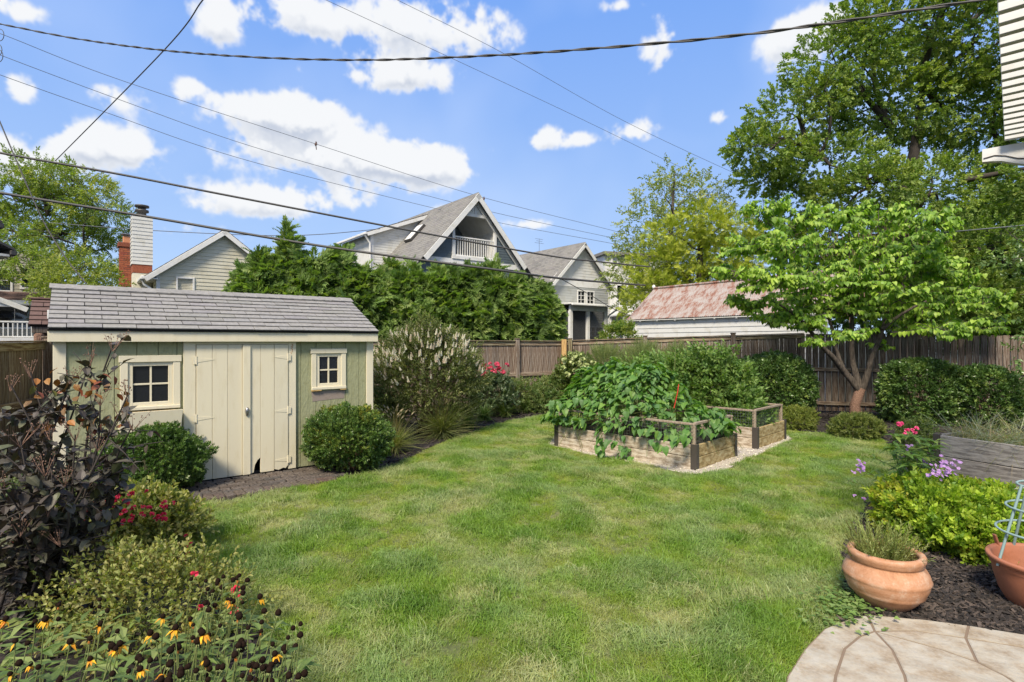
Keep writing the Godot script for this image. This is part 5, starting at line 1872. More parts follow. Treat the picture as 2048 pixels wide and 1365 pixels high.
func trees() -> void:
	# the big maple on the right
	var g1 := Color(0.243, 0.356, 0.072); var g2 := Color(0.155, 0.26, 0.056); var g3 := Color(0.365, 0.461, 0.096); var g4 := Color(0.081, 0.157, 0.042)
	var big := [sprig(12, 0.34, 0.13, 0.095, "low", 1.1, 0.25, 0.006), sprig(10, 0.3, 0.125, 0.085, "low", 1.2, 0.25, 0.006), sprig(13, 0.4, 0.115, 0.08, "low", 1.0, 0.25, 0.006)]
	var t := tree_at("maple_tree", "large spreading maple with dark limbs towering at the right", "tree", 1806, 25)
	var base := t.position
	var fork := at(1806, 440, 25)
	trunk(t, [base - Vector3(0, 0.2, 0), base.lerp(fork, 0.5) + Vector3(0.1, 0, 0), fork, at(1830, 300, 25), at(1850, 150, 25)], [0.6, 0.48, 0.42, 0.22, 0.08], M.bark_dark)
	var joints := [fork, at(1800, 470, 25), at(1830, 370, 24.8), at(1835, 280, 25), at(1845, 180, 25), at(1730, 352, 24.3), at(1640, 310, 24.0), at(1930, 360, 24.6), at(2010, 300, 24.5), at(1780, 250, 24.6)]
	crown(t, big, M.leaf, M.bark_dark, clump_list([[1540, 300, 85, 46], [1600, 225, 100, 60], [1690, 130, 115, 75], [1740, 50, 90, 60], [1840, 40, 130, 70], [1960, 70, 130, 85], [1660, 330, 110, 50], [1770, 215, 130, 70], [1890, 210, 120, 80], [1990, 230, 110, 90], [1530, 355, 60, 28], [1615, 395, 75, 34], [1740, 385, 115, 48], [1870, 385, 125, 62], [2000, 400, 110, 75], [2090, 140, 110, 110], [2110, 330, 110, 110], [1500, 290, 40, 26], [1650, 180, 60, 40], [1960, 500, 120, 62], [1830, 500, 105, 60], [2060, 560, 120, 95], [1900, 600, 125, 60], [1790, 590, 80, 60], [1990, 640, 110, 55], [1590, 470, 70, 40], [1680, 480, 90, 60], [2080, -60, 130, 90], [1900, -70, 130, 80]], 24.5, 1.7), joints, 66.0, [g1, g2, g1, g1], {"patch": [g3, g1, g3], "hole": -0.05, "hole_freq": 0.6, "s0": 0.7, "s1": 1.25, "limb": 0.13, "twigs": 5})
	# a second, darker tree behind it keeps the right edge closed
	var t2 := tree_at("dark_tree", "dark dense tree standing behind the maple above the picket fence", "tree", 1990, 30)
	trunk(t2, [t2.position, at(1990, 500, 30)], [0.35, 0.2], M.bark_dark)
	crown(t2, big, M.leaf, M.bark_dark, clump_list([[1850, 560, 110, 70], [1980, 520, 120, 90], [2080, 600, 110, 100], [1930, 640, 120, 60], [1760, 620, 100, 60], [2050, 450, 110, 80], [2140, 500, 110, 110], [1700, 560, 80, 60]], 30, 1.0), [at(1990, 560, 30), at(1980, 500, 30)], 40.0, [g2, g4], {"hole": -0.3, "s0": 1.1, "s1": 1.7})
	# loose birch-like tree
	var b1 := Color(0.325, 0.401, 0.128); var b2 := Color(0.227, 0.305, 0.096); var b3 := Color(0.439, 0.479, 0.176)
	var small := [sprig(9, 0.4, 0.11, 0.085, "low", 1.2, 0.22, 0.004), sprig(8, 0.46, 0.11, 0.08, "low", 1.1, 0.22, 0.004)]
	var bt := tree_at("airy_tree", "tall airy pale green tree between the gabled house and the cedar", "tree", 1335, 26)
	trunk(bt, [bt.position, at(1335, 560, 26), at(1345, 420, 26), at(1350, 340, 26)], [0.2, 0.14, 0.08, 0.02], M.bark)
	crown(bt, small, M.leaf, M.bark, clump_list([[1350, 350, 42, 30], [1330, 395, 62, 45], [1400, 390, 55, 40], [1445, 395, 32, 34], [1300, 450, 65, 50], [1380, 450, 70, 50], [1285, 510, 60, 48], [1350, 520, 70, 55], [1430, 470, 45, 45], [1260, 555, 55, 35], [1310, 580, 60, 40], [1270, 600, 45, 22], [1240, 530, 28, 30]], 26, 0.8), [at(1335, 580, 26), at(1338, 500, 26), at(1345, 430, 26)], 38.0, [b1, b2, b3], {"hole": -0.12, "droop": 0.45, "hole_freq": 0.9, "limb": 0.06})
	# yellow-green cedar
	var c1 := Color(0.439, 0.504, 0.056); var c2 := Color(0.308, 0.383, 0.045); var c3 := Color(0.585, 0.62, 0.096)
	var ced := [fan(8, 0.28), fan(7, 0.24)]
	var ct := tree_at("cedar_tree", "broad yellow-green cedar behind the rusty roof", "tree", 1400, 23)
	trunk(ct, [ct.position, at(1400, 520, 23), at(1405, 430, 23)], [0.22, 0.12, 0.03], M.bark)
	crown(ct, ced, M.leaf_matt, M.bark, clump_list([[1400, 435, 55, 28], [1345, 470, 60, 32], [1445, 455, 60, 34], [1320, 530, 65, 38], [1395, 510, 80, 42], [1470, 510, 60, 45], [1300, 580, 55, 30], [1360, 575, 75, 32], [1440, 565, 80, 40], [1500, 560, 50, 50], [1280, 615, 40, 20], [1490, 470, 40, 40]], 23, 0.8), [at(1400, 580, 23), at(1400, 500, 23), at(1404, 450, 23)], 100.0, [c1, c2, c3], {"hole": -0.2, "droop": 0.15, "hole_freq": 0.9, "limb": 0.06, "s0": 0.8, "s1": 1.4})
	# locust-like tree at the left
	var l1 := Color(0.308, 0.401, 0.072); var l2 := Color(0.187, 0.278, 0.056); var l3 := Color(0.47, 0.487, 0.12)
	var comp := [sprig(13, 0.36, 0.12, 0.055, "low", 1.2, 0.2, 0.004), sprig(12, 0.42, 0.125, 0.055, "low", 1.15, 0.2, 0.004)]
	var lt := tree_at("ash_tree", "tall green ash with dark forked limbs rising behind the left house", "tree", 95, 24)
	trunk(lt, [lt.position, at(95, 600, 24), at(90, 520, 24)], [0.34, 0.28, 0.2], M.bark_dark)
	crown(lt, comp, M.leaf, M.bark_dark, clump_list([[60, 350, 75, 36], [150, 365, 65, 34], [20, 390, 70, 50], [110, 420, 75, 40], [185, 405, 55, 38], [215, 445, 45, 40], [40, 460, 70, 40], [140, 470, 70, 36], [205, 500, 55, 42], [80, 530, 75, 34], [160, 540, 70, 38], [230, 550, 35, 32], [-40, 430, 60, 70], [20, 520, 55, 26, 20.5], [70, 535, 40, 24, 20.5], [-30, 540, 40, 30, 20.5], [110, 560, 34, 26, 20.5], [20, 480, 50, 26, 21], [100, 385, 50, 30]], 24, 1.3), [at(92, 560, 24), at(60, 480, 24), at(120, 470, 24), at(170, 500, 24), at(95, 430, 24)], 60.0, [l1, l2, l1], {"patch": [l3, l1], "hole": -0.08, "limb": 0.09, "hole_freq": 0.7})
	var ls := tree_at("yellowish_shrub", "yellow-green bushy tree peeking over the shed roof's left end", "shrub", 140, 15)
	stems(ls, M.bark, Vector3(0, 2.2, 0), Vector3(1.1, 1.2, 0.9), 8, 0.03)
	var yw := [sprig(10, 0.22, 0.085, 0.05, "low", 1.2)]
	crown(ls, yw, M.leaf, M.bark, clump_list([[110, 560, 45, 32], [165, 555, 45, 34], [85, 585, 30, 22], [205, 565, 32, 24], [140, 590, 60, 26], [235, 568, 18, 14]], 15, 0.3), [ls.position + Vector3(0, 1.6, 0)], 55.0, [Color(0.325, 0.365, 0.064), Color(0.212, 0.27, 0.047)], {"hole": -0.2, "limb": 0.03, "twigs": 3})
	arborvitae()
	redbud()
	# leafy branches reaching in at the right edge above the pickets
	var rh := tree_at("glossy_shrub", "tall glossy-leaved shrub reaching in at the right edge above the planter", "shrub", 2075, 10)
	var gl := [sprig(9, 0.24, 0.085, 0.045, "ovate", 1.15, 0.2, 0.004), sprig(8, 0.28, 0.09, 0.045, "ovate", 1.1, 0.2, 0.004)]
	trunk(rh, [rh.position, at(2075, 560, 10), at(2060, 460, 10)], [0.07, 0.05, 0.02], M.bark)
	crown(rh, gl, M.leaf_gloss, M.bark, clump_list([[2050, 470, 42, 34], [2010, 455, 30, 10], [2075, 540, 50, 45], [2040, 590, 32, 34], [2070, 640, 45, 45], [2040, 700, 22, 30], [2060, 420, 25, 20], [2025, 520, 25, 22]], 10, 0.25), [at(2072, 600, 10), at(2070, 520, 10), at(2072, 680, 10)], 90.0, [Color(0.114, 0.2, 0.056), Color(0.187, 0.287, 0.079), Color(0.073, 0.139, 0.04)], {"hole": -0.15, "limb": 0.025, "twigs": 4})
	# small growth beyond the fence by the garage
	var pv := tree_at("fence_vine", "low leafy shrub behind the fence beside the garage corner", "shrub", 1240, 18)
	mound(pv, yw, M.leaf, Vector3(0, 1.45, 0), Vector3(0.6, 0.75, 0.4), 420, [Color(0.162, 0.26, 0.047), Color(0.26, 0.313, 0.056)], {"bump": 0.3})


func arborvitae() -> void:
	var a1 := Color(0.2, 0.32, 0.09); var a2 := Color(0.28, 0.40, 0.12); var a3 := Color(0.13, 0.21, 0.06); var a4 := Color(0.36, 0.45, 0.16)
	var fr := [fan(13, 0.34), fan(12, 0.4), fan(13, 0.3)]
	var spots := [[545, 14.2, 3.75, 1.05, "leftmost arborvitae of the hedge, beside the cream house gable"], [635, 14.6, 4.15, 1.1, "tallest arborvitae of the hedge, rising before the dormer"], [735, 14.8, 3.7, 1.1, "arborvitae of the hedge above the shed's right roof end"], [828, 15.0, 3.62, 1.05, "arborvitae of the hedge below the balcony house's left roof edge"], [915, 15.2, 3.6, 1.05, "arborvitae of the hedge straight below the white balcony"], [1000, 15.5, 3.6, 1.0, "second arborvitae of the hedge counting from its right end"], [1050, 15.9, 3.5, 0.72, "rightmost arborvitae of the hedge, against the grey gabled house"]]
	for s in spots:
		var t := tree_at("arborvitae", s[4], "arborvitae", s[0], s[1], "arborvitae hedge beyond the fence")
		var h: float = s[2]
		var r: float = s[3]
		var tr := MB.new()
		for k in 3:
			tr.tube([Vector3(rf(-0.15, 0.15), 0, rf(-0.15, 0.15)), Vector3(rf(-0.2, 0.2), h * 0.5, rf(-0.2, 0.2)), Vector3(rf(-0.3, 0.3), h * 0.93, rf(-0.3, 0.3))], [0.07, 0.05, 0.012], 6)
		part("trunk", tr.mesh(), M.bark, t)
		var sets := scatters(3)
		var nz := noise(rng.randi() % 999, 0.9, 3)
		var cz := noise(rng.randi() % 999, 0.8, 2)
		# several leaders give the top its spikes
		var lead := []
		for k in 6:
			lead.append([rf(-0.75, 0.75) * r, rf(-0.4, 0.4) * r, h * (1.1 if k == 0 and h > 4.0 else rf(0.84, 1.03)), 0.16 if k == 0 else rf(0.14, 0.36)])
		for i in 5200:
			var p: Vector3
			var out: Vector3
			if i < 4300:
				var y := rf(0.35, h * 0.94)
				var a := rf(0, TAU)
				var rad := r * (1.12 if y < h * 0.65 else lerpf(1.12, 0.45, (y / h - 0.65) / 0.35))
				rad *= 1.0 + 0.42 * nz.get_noise_3d(cos(a) * 1.2, y, sin(a) * 1.2)
				rad *= 1.0 - 0.45 * rng.randf() * rng.randf()
				p = Vector3(cos(a) * rad, y, sin(a) * rad)
				out = Vector3(cos(a), 0, sin(a))
			else:
				var l: Array = lead[i % 6]
				var k := rng.randf()
				var a := rf(0, TAU)
				var rad: float = l[3] * (1.0 - k) * rf(0.4, 1.0) + 0.02
				p = Vector3(l[0] + cos(a) * rad, lerpf(h * 0.72, l[2], k), l[1] + sin(a) * rad)
				out = Vector3(cos(a), 0.5 + k, sin(a))
			var z := (out + Vector3.UP * rf(-0.45, 0.6) + rdir() * 0.6).normalized()
			var sc := rf(0.65, 1.2)
			var col := pick([a1, a2, a3] if cz.get_noise_3dv(p + t.position) + rf(-0.25, 0.25) < 0.05 else [a2, a4, a1])
			# fans hang with their flat side upright
			sets[rng.randi() % 3].add(Transform3D(aim(z, rf(-0.6, 0.6) + (PI / 2 if rng.randf() < 0.4 else 0.0)).scaled(Vector3(sc, sc, sc)), p), col)
		spread_out(t, fr, M.leaf_matt, sets)


func redbud() -> void:
	var base := spot(1713, 837)
	var t := thing("redbud_tree", "multi-stemmed redbud with bright heart-shaped leaves before the picket fence", "tree", base)
	var inv := t.transform.affine_inverse()
	var d := -base.z
	var tr := MB.new()
	var tips := []
	var fork := at(1722, 778, d)
	var fk2 := at(1700, 752, d)
	tr.tube([inv * (base - Vector3(0, 0.1, 0)), inv * at(1710, 810, d), inv * fork], [0.14, 0.105, 0.1], 10)
	part("trunk", tr.mesh(), M.bark_red, t)
	var lm := MB.new()
	var seg := func(a: Vector3, b: Vector3, r0: float, r1: float) -> void:
		limb(lm, inv * a, inv * b, r0, r1, 0.05, 8)
	seg.call(fork + Vector3(0, -0.08, 0), at(1690, 745, d), 0.085, 0.068)
	seg.call(at(1690, 745, d), at(1650, 700, d - 0.2), 0.068, 0.05)
	seg.call(at(1650, 700, d - 0.2), at(1560, 610, d - 0.6), 0.05, 0.02)
	seg.call(fork + Vector3(0, -0.06, 0), at(1705, 720, d + 0.1), 0.08, 0.06)
	seg.call(at(1705, 720, d + 0.1), at(1695, 600, d), 0.06, 0.035)
	seg.call(at(1695, 600, d), at(1700, 460, d), 0.035, 0.012)
	seg.call(fork + Vector3(0, -0.06, 0), at(1738, 740, d - 0.1), 0.08, 0.06)
	seg.call(at(1738, 740, d - 0.1), at(1765, 660, d - 0.3), 0.06, 0.04)
	seg.call(at(1765, 660, d - 0.3), at(1860, 600, d - 0.7), 0.04, 0.02)
	seg.call(at(1690, 745, d), at(1640, 600, d + 0.4), 0.05, 0.025)
	seg.call(at(1640, 600, d + 0.4), at(1560, 480, d + 0.3), 0.025, 0.012)
	seg.call(at(1765, 660, d - 0.3), at(1830, 480, d + 0.2), 0.035, 0.012)
	part("limbs", lm.mesh(), M.bark, t)
	# layered sprays: [px, py, half width, half height] in the picture, each an arching pad of hanging leaves
	var pads := [[1497, 415, 22, 18], [1560, 412, 22, 16], [1632, 420, 24, 16], [1692, 425, 22, 16], [1735, 415, 20, 16], [1800, 420, 22, 16], [1885, 432, 26, 14], [1908, 446, 16, 12], [1445, 535, 20, 10], [1458, 500, 18, 10], [1580, 530, 60, 30], [1700, 530, 60, 30], [1800, 530, 60, 28], [1600, 590, 60, 28], [1700, 595, 60, 28], [1800, 590, 60, 28], [1530, 430, 55, 32], [1600, 440, 60, 34], [1690, 440, 55, 34], [1760, 440, 60, 34], [1820, 440, 40, 30], [1880, 440, 40, 32], [1500, 490, 55, 28], [1570, 500, 70, 34], [1660, 500, 70, 34], [1750, 500, 70, 34], [1840, 500, 65, 32], [1470, 545, 45, 20], [1540, 560, 75, 30], [1630, 560, 75, 32], [1720, 560, 75, 32], [1810, 560, 70, 32], [1890, 540, 45, 28], [1510, 610, 50, 22], [1580, 620, 70, 28], [1670, 620, 75, 30], [1760, 620, 70, 30], [1850, 620, 70, 32], [1930, 570, 50, 32], [1960, 600, 55, 28], [2000, 600, 38, 24], [1540, 640, 40, 16], [1620, 650, 45, 16], [1800, 645, 60, 20], [1880, 660, 70, 22], [1950, 650, 55, 22], [1640, 680, 38, 12], [1700, 668, 45, 14], [1762, 690, 22, 12], [1900, 600, 60, 30], [1470, 600, 30, 12], [1840, 465, 40, 26], [1905, 525, 25, 14]]
	var leaves := []
	var twig := MB.new()
	for p in pads:
		var dist := d + rf(-1.35, 0.9)
		if p[1] > 590: dist = d + rf(-1.6, 0.6)
		var k := dist / F
		var c := at(p[0], p[1], dist)
		var r := Vector3(p[2] * k * 1.15, p[3] * k * 1.4, p[2] * k * 1.1)
		# arching twigs run out from the middle of each spray and carry the leaves in two hanging rows
		for q in int(r.x * r.z * 24.0) + 10:
			var ang := rf(0, TAU)
			var out := Vector3(cos(ang), 0, sin(ang))
			var reach := rf(0.45, 1.05)
			var a := c + Vector3(rf(-0.25, 0.25) * r.x, rf(-0.55, 0.1) * r.y, rf(-0.25, 0.25) * r.z)
			var e := c + Vector3(out.x * r.x * reach, rf(-0.55, 0.75) * r.y, out.z * r.z * reach)
			var m := a.lerp(e, 0.55) + Vector3(0, rf(0.12, 0.4) * r.y, 0)
			var pts := []
			for i in 6:
				var t1 := i / 5.0
				pts.append(inv * a.lerp(m, t1).lerp(m.lerp(e, t1), t1))
			twig.tube(pts, [0.009, 0.008, 0.007, 0.005, 0.004, 0.002], 4, false)
			var n := int(a.distance_to(e) * 16.0) + 5
			for i in n:
				var t1 := 0.2 + 0.8 * (i + rng.randf() * 0.6) / n
				var pos := a.lerp(m, t1).lerp(m.lerp(e, t1), t1)
				var along := (m.lerp(e, t1) - a.lerp(m, t1)).normalized()
				var side := along.cross(Vector3.UP).normalized() * (1.0 if i % 2 else -1.0)
				pos += side * 0.03 + Vector3(0, -0.01, 0)
				if pos.y < 1.6 + rf(-0.1, 0.1): continue
				var z := (side * rf(0.2, 0.9) + along * rf(0.1, 0.7) + Vector3.DOWN * rf(0.3, 1.2) + rdir() * 0.25).normalized()
				var s := rf(0.55, 1.25) * (1.1 - 0.35 * t1)
				leaves.append(Transform3D(aim(z, rf(-0.5, 0.5)).scaled(Vector3(s, s, s)), pos))
	part("twigs", twig.mesh(), M.bark, t, "stuff")
	# dry brown seed pods
	var pods := MB.new()
	for i in 300:
		var p := at(rf(1590, 1850), rf(450, 640), d + rf(-0.9, 0.6))
		var b := inv * p
		pods.tint = Color(rf(0.8, 1.4), 1, 1)
		pods.beam(b, b + Vector3(rf(-0.03, 0.03), -rf(0.06, 0.11), rf(-0.03, 0.03)), 0.014, 0.004)
	part("seed_pods", pods.mesh(), M.stem_brown, t, "stuff")
	leaf_parts(t, leaves, func(mb: MB) -> void: add_leaf(mb, Transform3D(), 0.115, 0.11, "heart", 0.22, 0.3), [Color(0.299, 0.478, 0.055), Color(0.22, 0.391, 0.049), Color(0.456, 0.62, 0.097), Color(0.157, 0.295, 0.042)], M.leaf)


# ---------------------------------------------------------------- shrubs
func shrub(called: String, label: String, px: float, py: float, group := "") -> Node3D:
	return thing(called, label, "shrub", spot(px, py), 0.0, group)


func shrubs() -> void:
	var tiny := [sprig(12, 0.06, 0.026, 0.015, "low", 1.25, 0.22), sprig(11, 0.07, 0.028, 0.015, "low", 1.15, 0.22)]
	var d1 := Color(0.0702, 0.135, 0.0328); var d2 := Color(0.112, 0.193, 0.0445); var d3 := Color(0.176, 0.252, 0.0585); var y1 := Color(0.281, 0.281, 0.0413)
	var s := shrub("boxwood", "rounded dark green boxwood left of the shed doors", 300, 985)
	stems(s, M.stem_brown, Vector3(0, 0.3, 0), Vector3(0.5, 0.35, 0.45), 16, 0.01)
	mound(s, tiny, M.leaf_gloss, Vector3(0, 0.36, 0), Vector3(0.53, 0.36, 0.48), 5200, [d1, d2, d2], {"patch": [d2, d3, d2], "bump": 0.34, "bump_freq": 1.5, "depth": 0.4, "low": -0.8})
	s = shrub("boxwood", "rounded boxwood with yellow-tipped crown below the shed's right window", 694, 940)
	stems(s, M.stem_brown, Vector3(0, 0.3, 0), Vector3(0.45, 0.4, 0.42), 16, 0.01)
	mound(s, tiny, M.leaf_gloss, Vector3(0, 0.41, 0), Vector3(0.52, 0.395, 0.48), 4800, [d1, d2, d3], {"patch": [y1, d3, d2], "bump": 0.3, "bump_freq": 1.5, "depth": 0.5, "low": -0.85})
	# clipped laurels before the picket fence
	var lau := [sprig(9, 0.13, 0.065, 0.036, "ovate", 1.15, 0.2), sprig(8, 0.14, 0.07, 0.036, "ovate", 1.2, 0.2)]
	var la1 := Color(0.075, 0.143, 0.039); var la2 := Color(0.128, 0.217, 0.054); var la3 := Color(0.24, 0.33, 0.083)
	for e in [[1545, 836, 0.8, 0.66, 0.65, "round clipped laurel between the raised beds and the redbud", 0.15], [1842, 846, 0.64, 0.60, 0.46, "boxy clipped laurel just right of the redbud trunk", 0.55], [1972, 852, 0.44, 0.54, 0.42, "smallest clipped laurel, behind the grey planter", 0.55]]:
		var l := shrub("laurel", e[5], e[0], e[1], "clipped laurels along the picket fence")
		stems(l, M.stem_brown, Vector3(0, 0.5, 0), Vector3(e[2] * 0.8, 0.5, e[4] * 0.8), 14, 0.014)
		mound(l, lau, M.leaf_gloss, Vector3(0, e[3], 0), Vector3(e[2], e[3], e[4]), int(3600 * e[2]), [la1, la2, la1], {"patch": [la2, la3, la2], "bump": 0.1, "depth": 0.35, "boxy": e[6], "low": -0.9})
	# small mounds in front of them
	var az := [sprig(10, 0.07, 0.036, 0.016, "low", 1.2), sprig(9, 0.08, 0.034, 0.016, "low", 1.1)]
	s = shrub("azalea", "loose yellow-green azalea at the corner of the rear raised bed", 1594, 858)
	stems(s, M.stem_brown, Vector3(0, 0.2, 0), Vector3(0.3, 0.25, 0.3), 10, 0.006)
	mound(s, az, M.leaf, Vector3(0, 0.17, 0), Vector3(0.33, 0.22, 0.32), 900, [Color(0.195, 0.247, 0.053), Color(0.285, 0.315, 0.068)], {"bump": 0.4, "wild": 0.8})
	s = shrub("azalea", "low rounded azalea at the foot of the redbud", 1714, 876)
	stems(s, M.stem_brown, Vector3(0, 0.16, 0), Vector3(0.35, 0.2, 0.3), 10, 0.006)
	mound(s, az, M.leaf, Vector3(0, 0.17, 0), Vector3(0.40, 0.19, 0.35), 1300, [Color(0.18, 0.225, 0.053), Color(0.255, 0.285, 0.075), Color(0.12, 0.165, 0.038)], {"bump": 0.15})
	# three feathery mounds before the reddish fence
	var fe := [sprig(14, 0.2, 0.06, 0.008, "low", 0.8), sprig(13, 0.22, 0.06, 0.008, "low", 0.7)]
	for e in [[1212, 825, 0.45, 0.76, "leftmost of three feathery pale green shrubs before the fence"], [1285, 827, 0.55, 0.82, "middle and tallest of three feathery pale green shrubs before the fence"], [1358, 828, 0.42, 0.76, "rightmost of three feathery pale green shrubs before the fence"]]:
		var l := shrub("feathery_shrub", e[4], e[0], e[1], "feathery shrubs before the fence")
		stems(l, M.stem_brown, Vector3(0, 0.6, 0), Vector3(e[2], 0.6, e[2]), 18, 0.006)
		mound(l, fe, M.leaf_matt, Vector3(0, e[3], 0), Vector3(e[2], 0.72, e[2]), 1700, [Color(0.255, 0.323, 0.128), Color(0.33, 0.375, 0.15), Color(0.18, 0.247, 0.09)], {"bump": 0.25, "up": 0.7, "depth": 0.5})
	summersweet()
	roses()
	spirea()
	crape_myrtle()


func summersweet() -> void:
	var s := shrub("white_spiked_shrub", "large loose shrub tipped with white flower spikes right of the shed", 858, 868)
	var lf := [sprig(9, 0.17, 0.06, 0.025, "low", 1.1, 0.2, 0.003), sprig(7, 0.19, 0.065, 0.02, "low", 0.9, 0.2, 0.003)]
	var pal := [Color(0.168, 0.21, 0.07), Color(0.266, 0.294, 0.119), Color(0.126, 0.168, 0.056)]
	stems(s, M.stem_brown, Vector3(0, 1.0, 0), Vector3(0.95, 0.95, 0.6), 34, 0.014)
	mound(s, lf, M.leaf_matt, Vector3(-0.05, 1.02, 0), Vector3(0.98, 0.86, 0.7), 3000, pal, {"bump": 0.35, "bump_freq": 1.8, "depth": 0.75, "up": 0.6, "low": -0.85, "wild": 0.7})
	# flower spikes: a tapered rod set with small florets
	var sp := MB.new()
	for i in 34:
		var t := i / 33.0
		var a := i * 2.4
		sp.tint = Color(rf(0.8, 1.1), rf(0.8, 1.08), rf(0.75, 1.0))
		var r := 0.016 * (1.0 - 0.75 * t)
		sp.box(Transform3D(Basis.from_euler(Vector3(rf(0, 3), rf(0, 3), 0)), Vector3(cos(a) * r, sin(a) * r, 0.1 * t)), Vector3(0.013, 0.013, 0.013) * (1.0 - 0.5 * t))
	var sm := sp.mesh()
	var pinks := [Color(0.72, 0.69, 0.57), Color(0.60, 0.52, 0.42), Color(0.78, 0.76, 0.67)]
	var sc := Scatter.new()
	var placed := 0
	while placed < 320:
		var d := rdir()
		if d.y < -0.1 or d.z < -0.5: continue
		if d.y < 0.25 and rng.randf() < 0.6: continue
		var p := Vector3(-0.05, 1.02, 0) + d * Vector3(1.0, 0.9, 0.72) * rf(0.88, 1.08)
		var z := (d * 0.5 + Vector3.UP * 1.0 + rdir() * 0.3).normalized()
		var k := rf(0.7, 1.3)
		sc.add(Transform3D(aim(z, rf(0, TAU)).scaled(Vector3(k, k, k)), p), pick(pinks))
		placed += 1
	s.add_child(sc.node("flower_spikes", sm, M.petal), true)


func blossoms(root: Node3D, pts: Array, r: float, pal: Array, called := "blossom") -> void:
	# ruffled double flowers, each a part
	var kinds := []
	for k in 6:
		var mb := MB.new()
		for i in 14:
			var d := rdir()
			if d.y < -0.3: d.y = -d.y
			mb.tint = pick(pal)
			add_leaf(mb, Transform3D(aim(d, rf(0, TAU)), d * r * 0.15), r, r * 1.1, "wide", 0.5, -0.4)
		kinds.append(mb.mesh())
	for p in pts:
		var o := part(called, kinds[rng.randi() % 6], M.petal, root)
		var s := rf(0.7, 1.2)
		o.transform = Transform3D(Basis.from_euler(Vector3(rf(-0.5, 0.5), rf(0, TAU), rf(-0.5, 0.5))).scaled(Vector3(s, s, s)), p)


func roses() -> void:
	var rl := [sprig(8, 0.10, 0.042, 0.028, "low", 1.15, 0.2, 0.002), sprig(7, 0.11, 0.04, 0.026, "low", 1.2, 0.2, 0.002)]
	var red := [Color(0.74, 0.03, 0.085), Color(0.82, 0.07, 0.16), Color(0.6, 0.02, 0.05)]
	var pal := [Color(0.287, 0.322, 0.081), Color(0.414, 0.402, 0.127), Color(0.172, 0.218, 0.057), Color(0.483, 0.437, 0.149)]
	var s := thing("rose_bush", "low yellow-green rose bush topped with a cluster of red flowers", "rose bush", spot(262, 1112))
	var c := s.position
	stems(s, M.stem_green, Vector3(0, 0.2, 0), Vector3(0.5, 0.3, 0.4), 16, 0.005)
	mound(s, rl, M.leaf, Vector3(0, 0.2, 0), Vector3(0.50, 0.25, 0.42), 1500, pal, {"bump": 0.35, "depth": 0.6, "wild": 0.8})
	var pts := []
	for i in 34: pts.append(at(255 + rng.randfn(0.0, 36.0), 1014 + rng.randfn(0.0, 13.0), 3.98 + rf(-0.1, 0.1)) - c)
	for q in [[315, 1035], [322, 1038], [326, 1030], [262, 1042], [245, 1045], [372, 1072], [379, 1090], [382, 1096], [376, 1108], [366, 1122], [207, 1012], [312, 1038], [328, 1040]]: pts.append(at(q[0], q[1], 3.9) - c)
	blossoms(s, pts, 0.018, red)
	var s2 := thing("rose_bush", "sparse rose bush with a few red flowers behind the burgundy shrub", "rose bush", spot(80, 1120))
	stems(s2, M.stem_green, Vector3(0, 0.25, 0), Vector3(0.6, 0.35, 0.4), 16, 0.005)
	mound(s2, rl, M.leaf, Vector3(0, 0.24, 0), Vector3(0.65, 0.3, 0.45), 1300, [Color(0.081, 0.127, 0.04), Color(0.149, 0.19, 0.057)], {"bump": 0.35, "depth": 0.6, "wild": 0.8})
	pts = []
	for q in [[20, 1090], [28, 1095], [10, 1085], [55, 1080], [130, 1100], [150, 1090], [165, 1045], [80, 1060], [40, 1105], [120, 1050]]: pts.append(at(q[0], q[1], 3.55) - s2.position)
	blossoms(s2, pts, 0.02, red)
	# the pale one lower down, between the flowers and the lawn
	var s3 := thing("rose_bush", "low rose thicket of pale leaves behind the black-eyed flowers", "rose bush", spot(330, 1275))
	stems(s3, M.stem_green, Vector3(-0.08, 0.22, 0), Vector3(0.55, 0.32, 0.3), 30, 0.004)
	mound(s3, [sprig(9, 0.14, 0.03, 0.019, "low", 1.1, 0.2, 0.002), sprig(8, 0.16, 0.028, 0.018, "low", 1.2, 0.2, 0.002)], M.leaf, Vector3(-0.08, 0.18, 0), Vector3(0.55, 0.26, 0.3), 700, [Color(0.38, 0.402, 0.115), Color(0.253, 0.31, 0.086), Color(0.483, 0.46, 0.172)], {"bump": 0.4, "depth": 0.8, "wild": 0.9})
	pts = []
	for q in [[388, 1150], [480, 1195], [470, 1180], [400, 1215], [468, 1222]]: pts.append(at(q[0], q[1], 2.95) - s3.position)
	blossoms(s3, pts, 0.02, red)
	# rose by the far fence
	var s4 := thing("rose_bush", "pink-red rose bush against the fence right of the white-spiked shrub", "rose bush", spot(985, 832))
	stems(s4, M.stem_green, Vector3(0, 0.4, 0), Vector3(0.4, 0.5, 0.3), 14, 0.008)
	mound(s4, [sprig(8, 0.14, 0.055, 0.035, "low", 1.15)], M.leaf_gloss, Vector3(0, 0.5, 0), Vector3(0.45, 0.42, 0.4), 700, [Color(0.081, 0.127, 0.057), Color(0.127, 0.172, 0.081)], {"bump": 0.35, "depth": 0.6, "wild": 0.8})
	pts = []
	for q in [[968, 732], [975, 738], [982, 735], [990, 744], [998, 738], [972, 748], [1014, 731], [965, 752], [994, 730], [986, 742], [980, 728], [1005, 745]]: pts.append(at(q[0], q[1], 11.4) - s4.position)
	blossoms(s4, pts, 0.05, [Color(0.6, 0.057, 0.115), Color(0.6, 0.115, 0.184)])


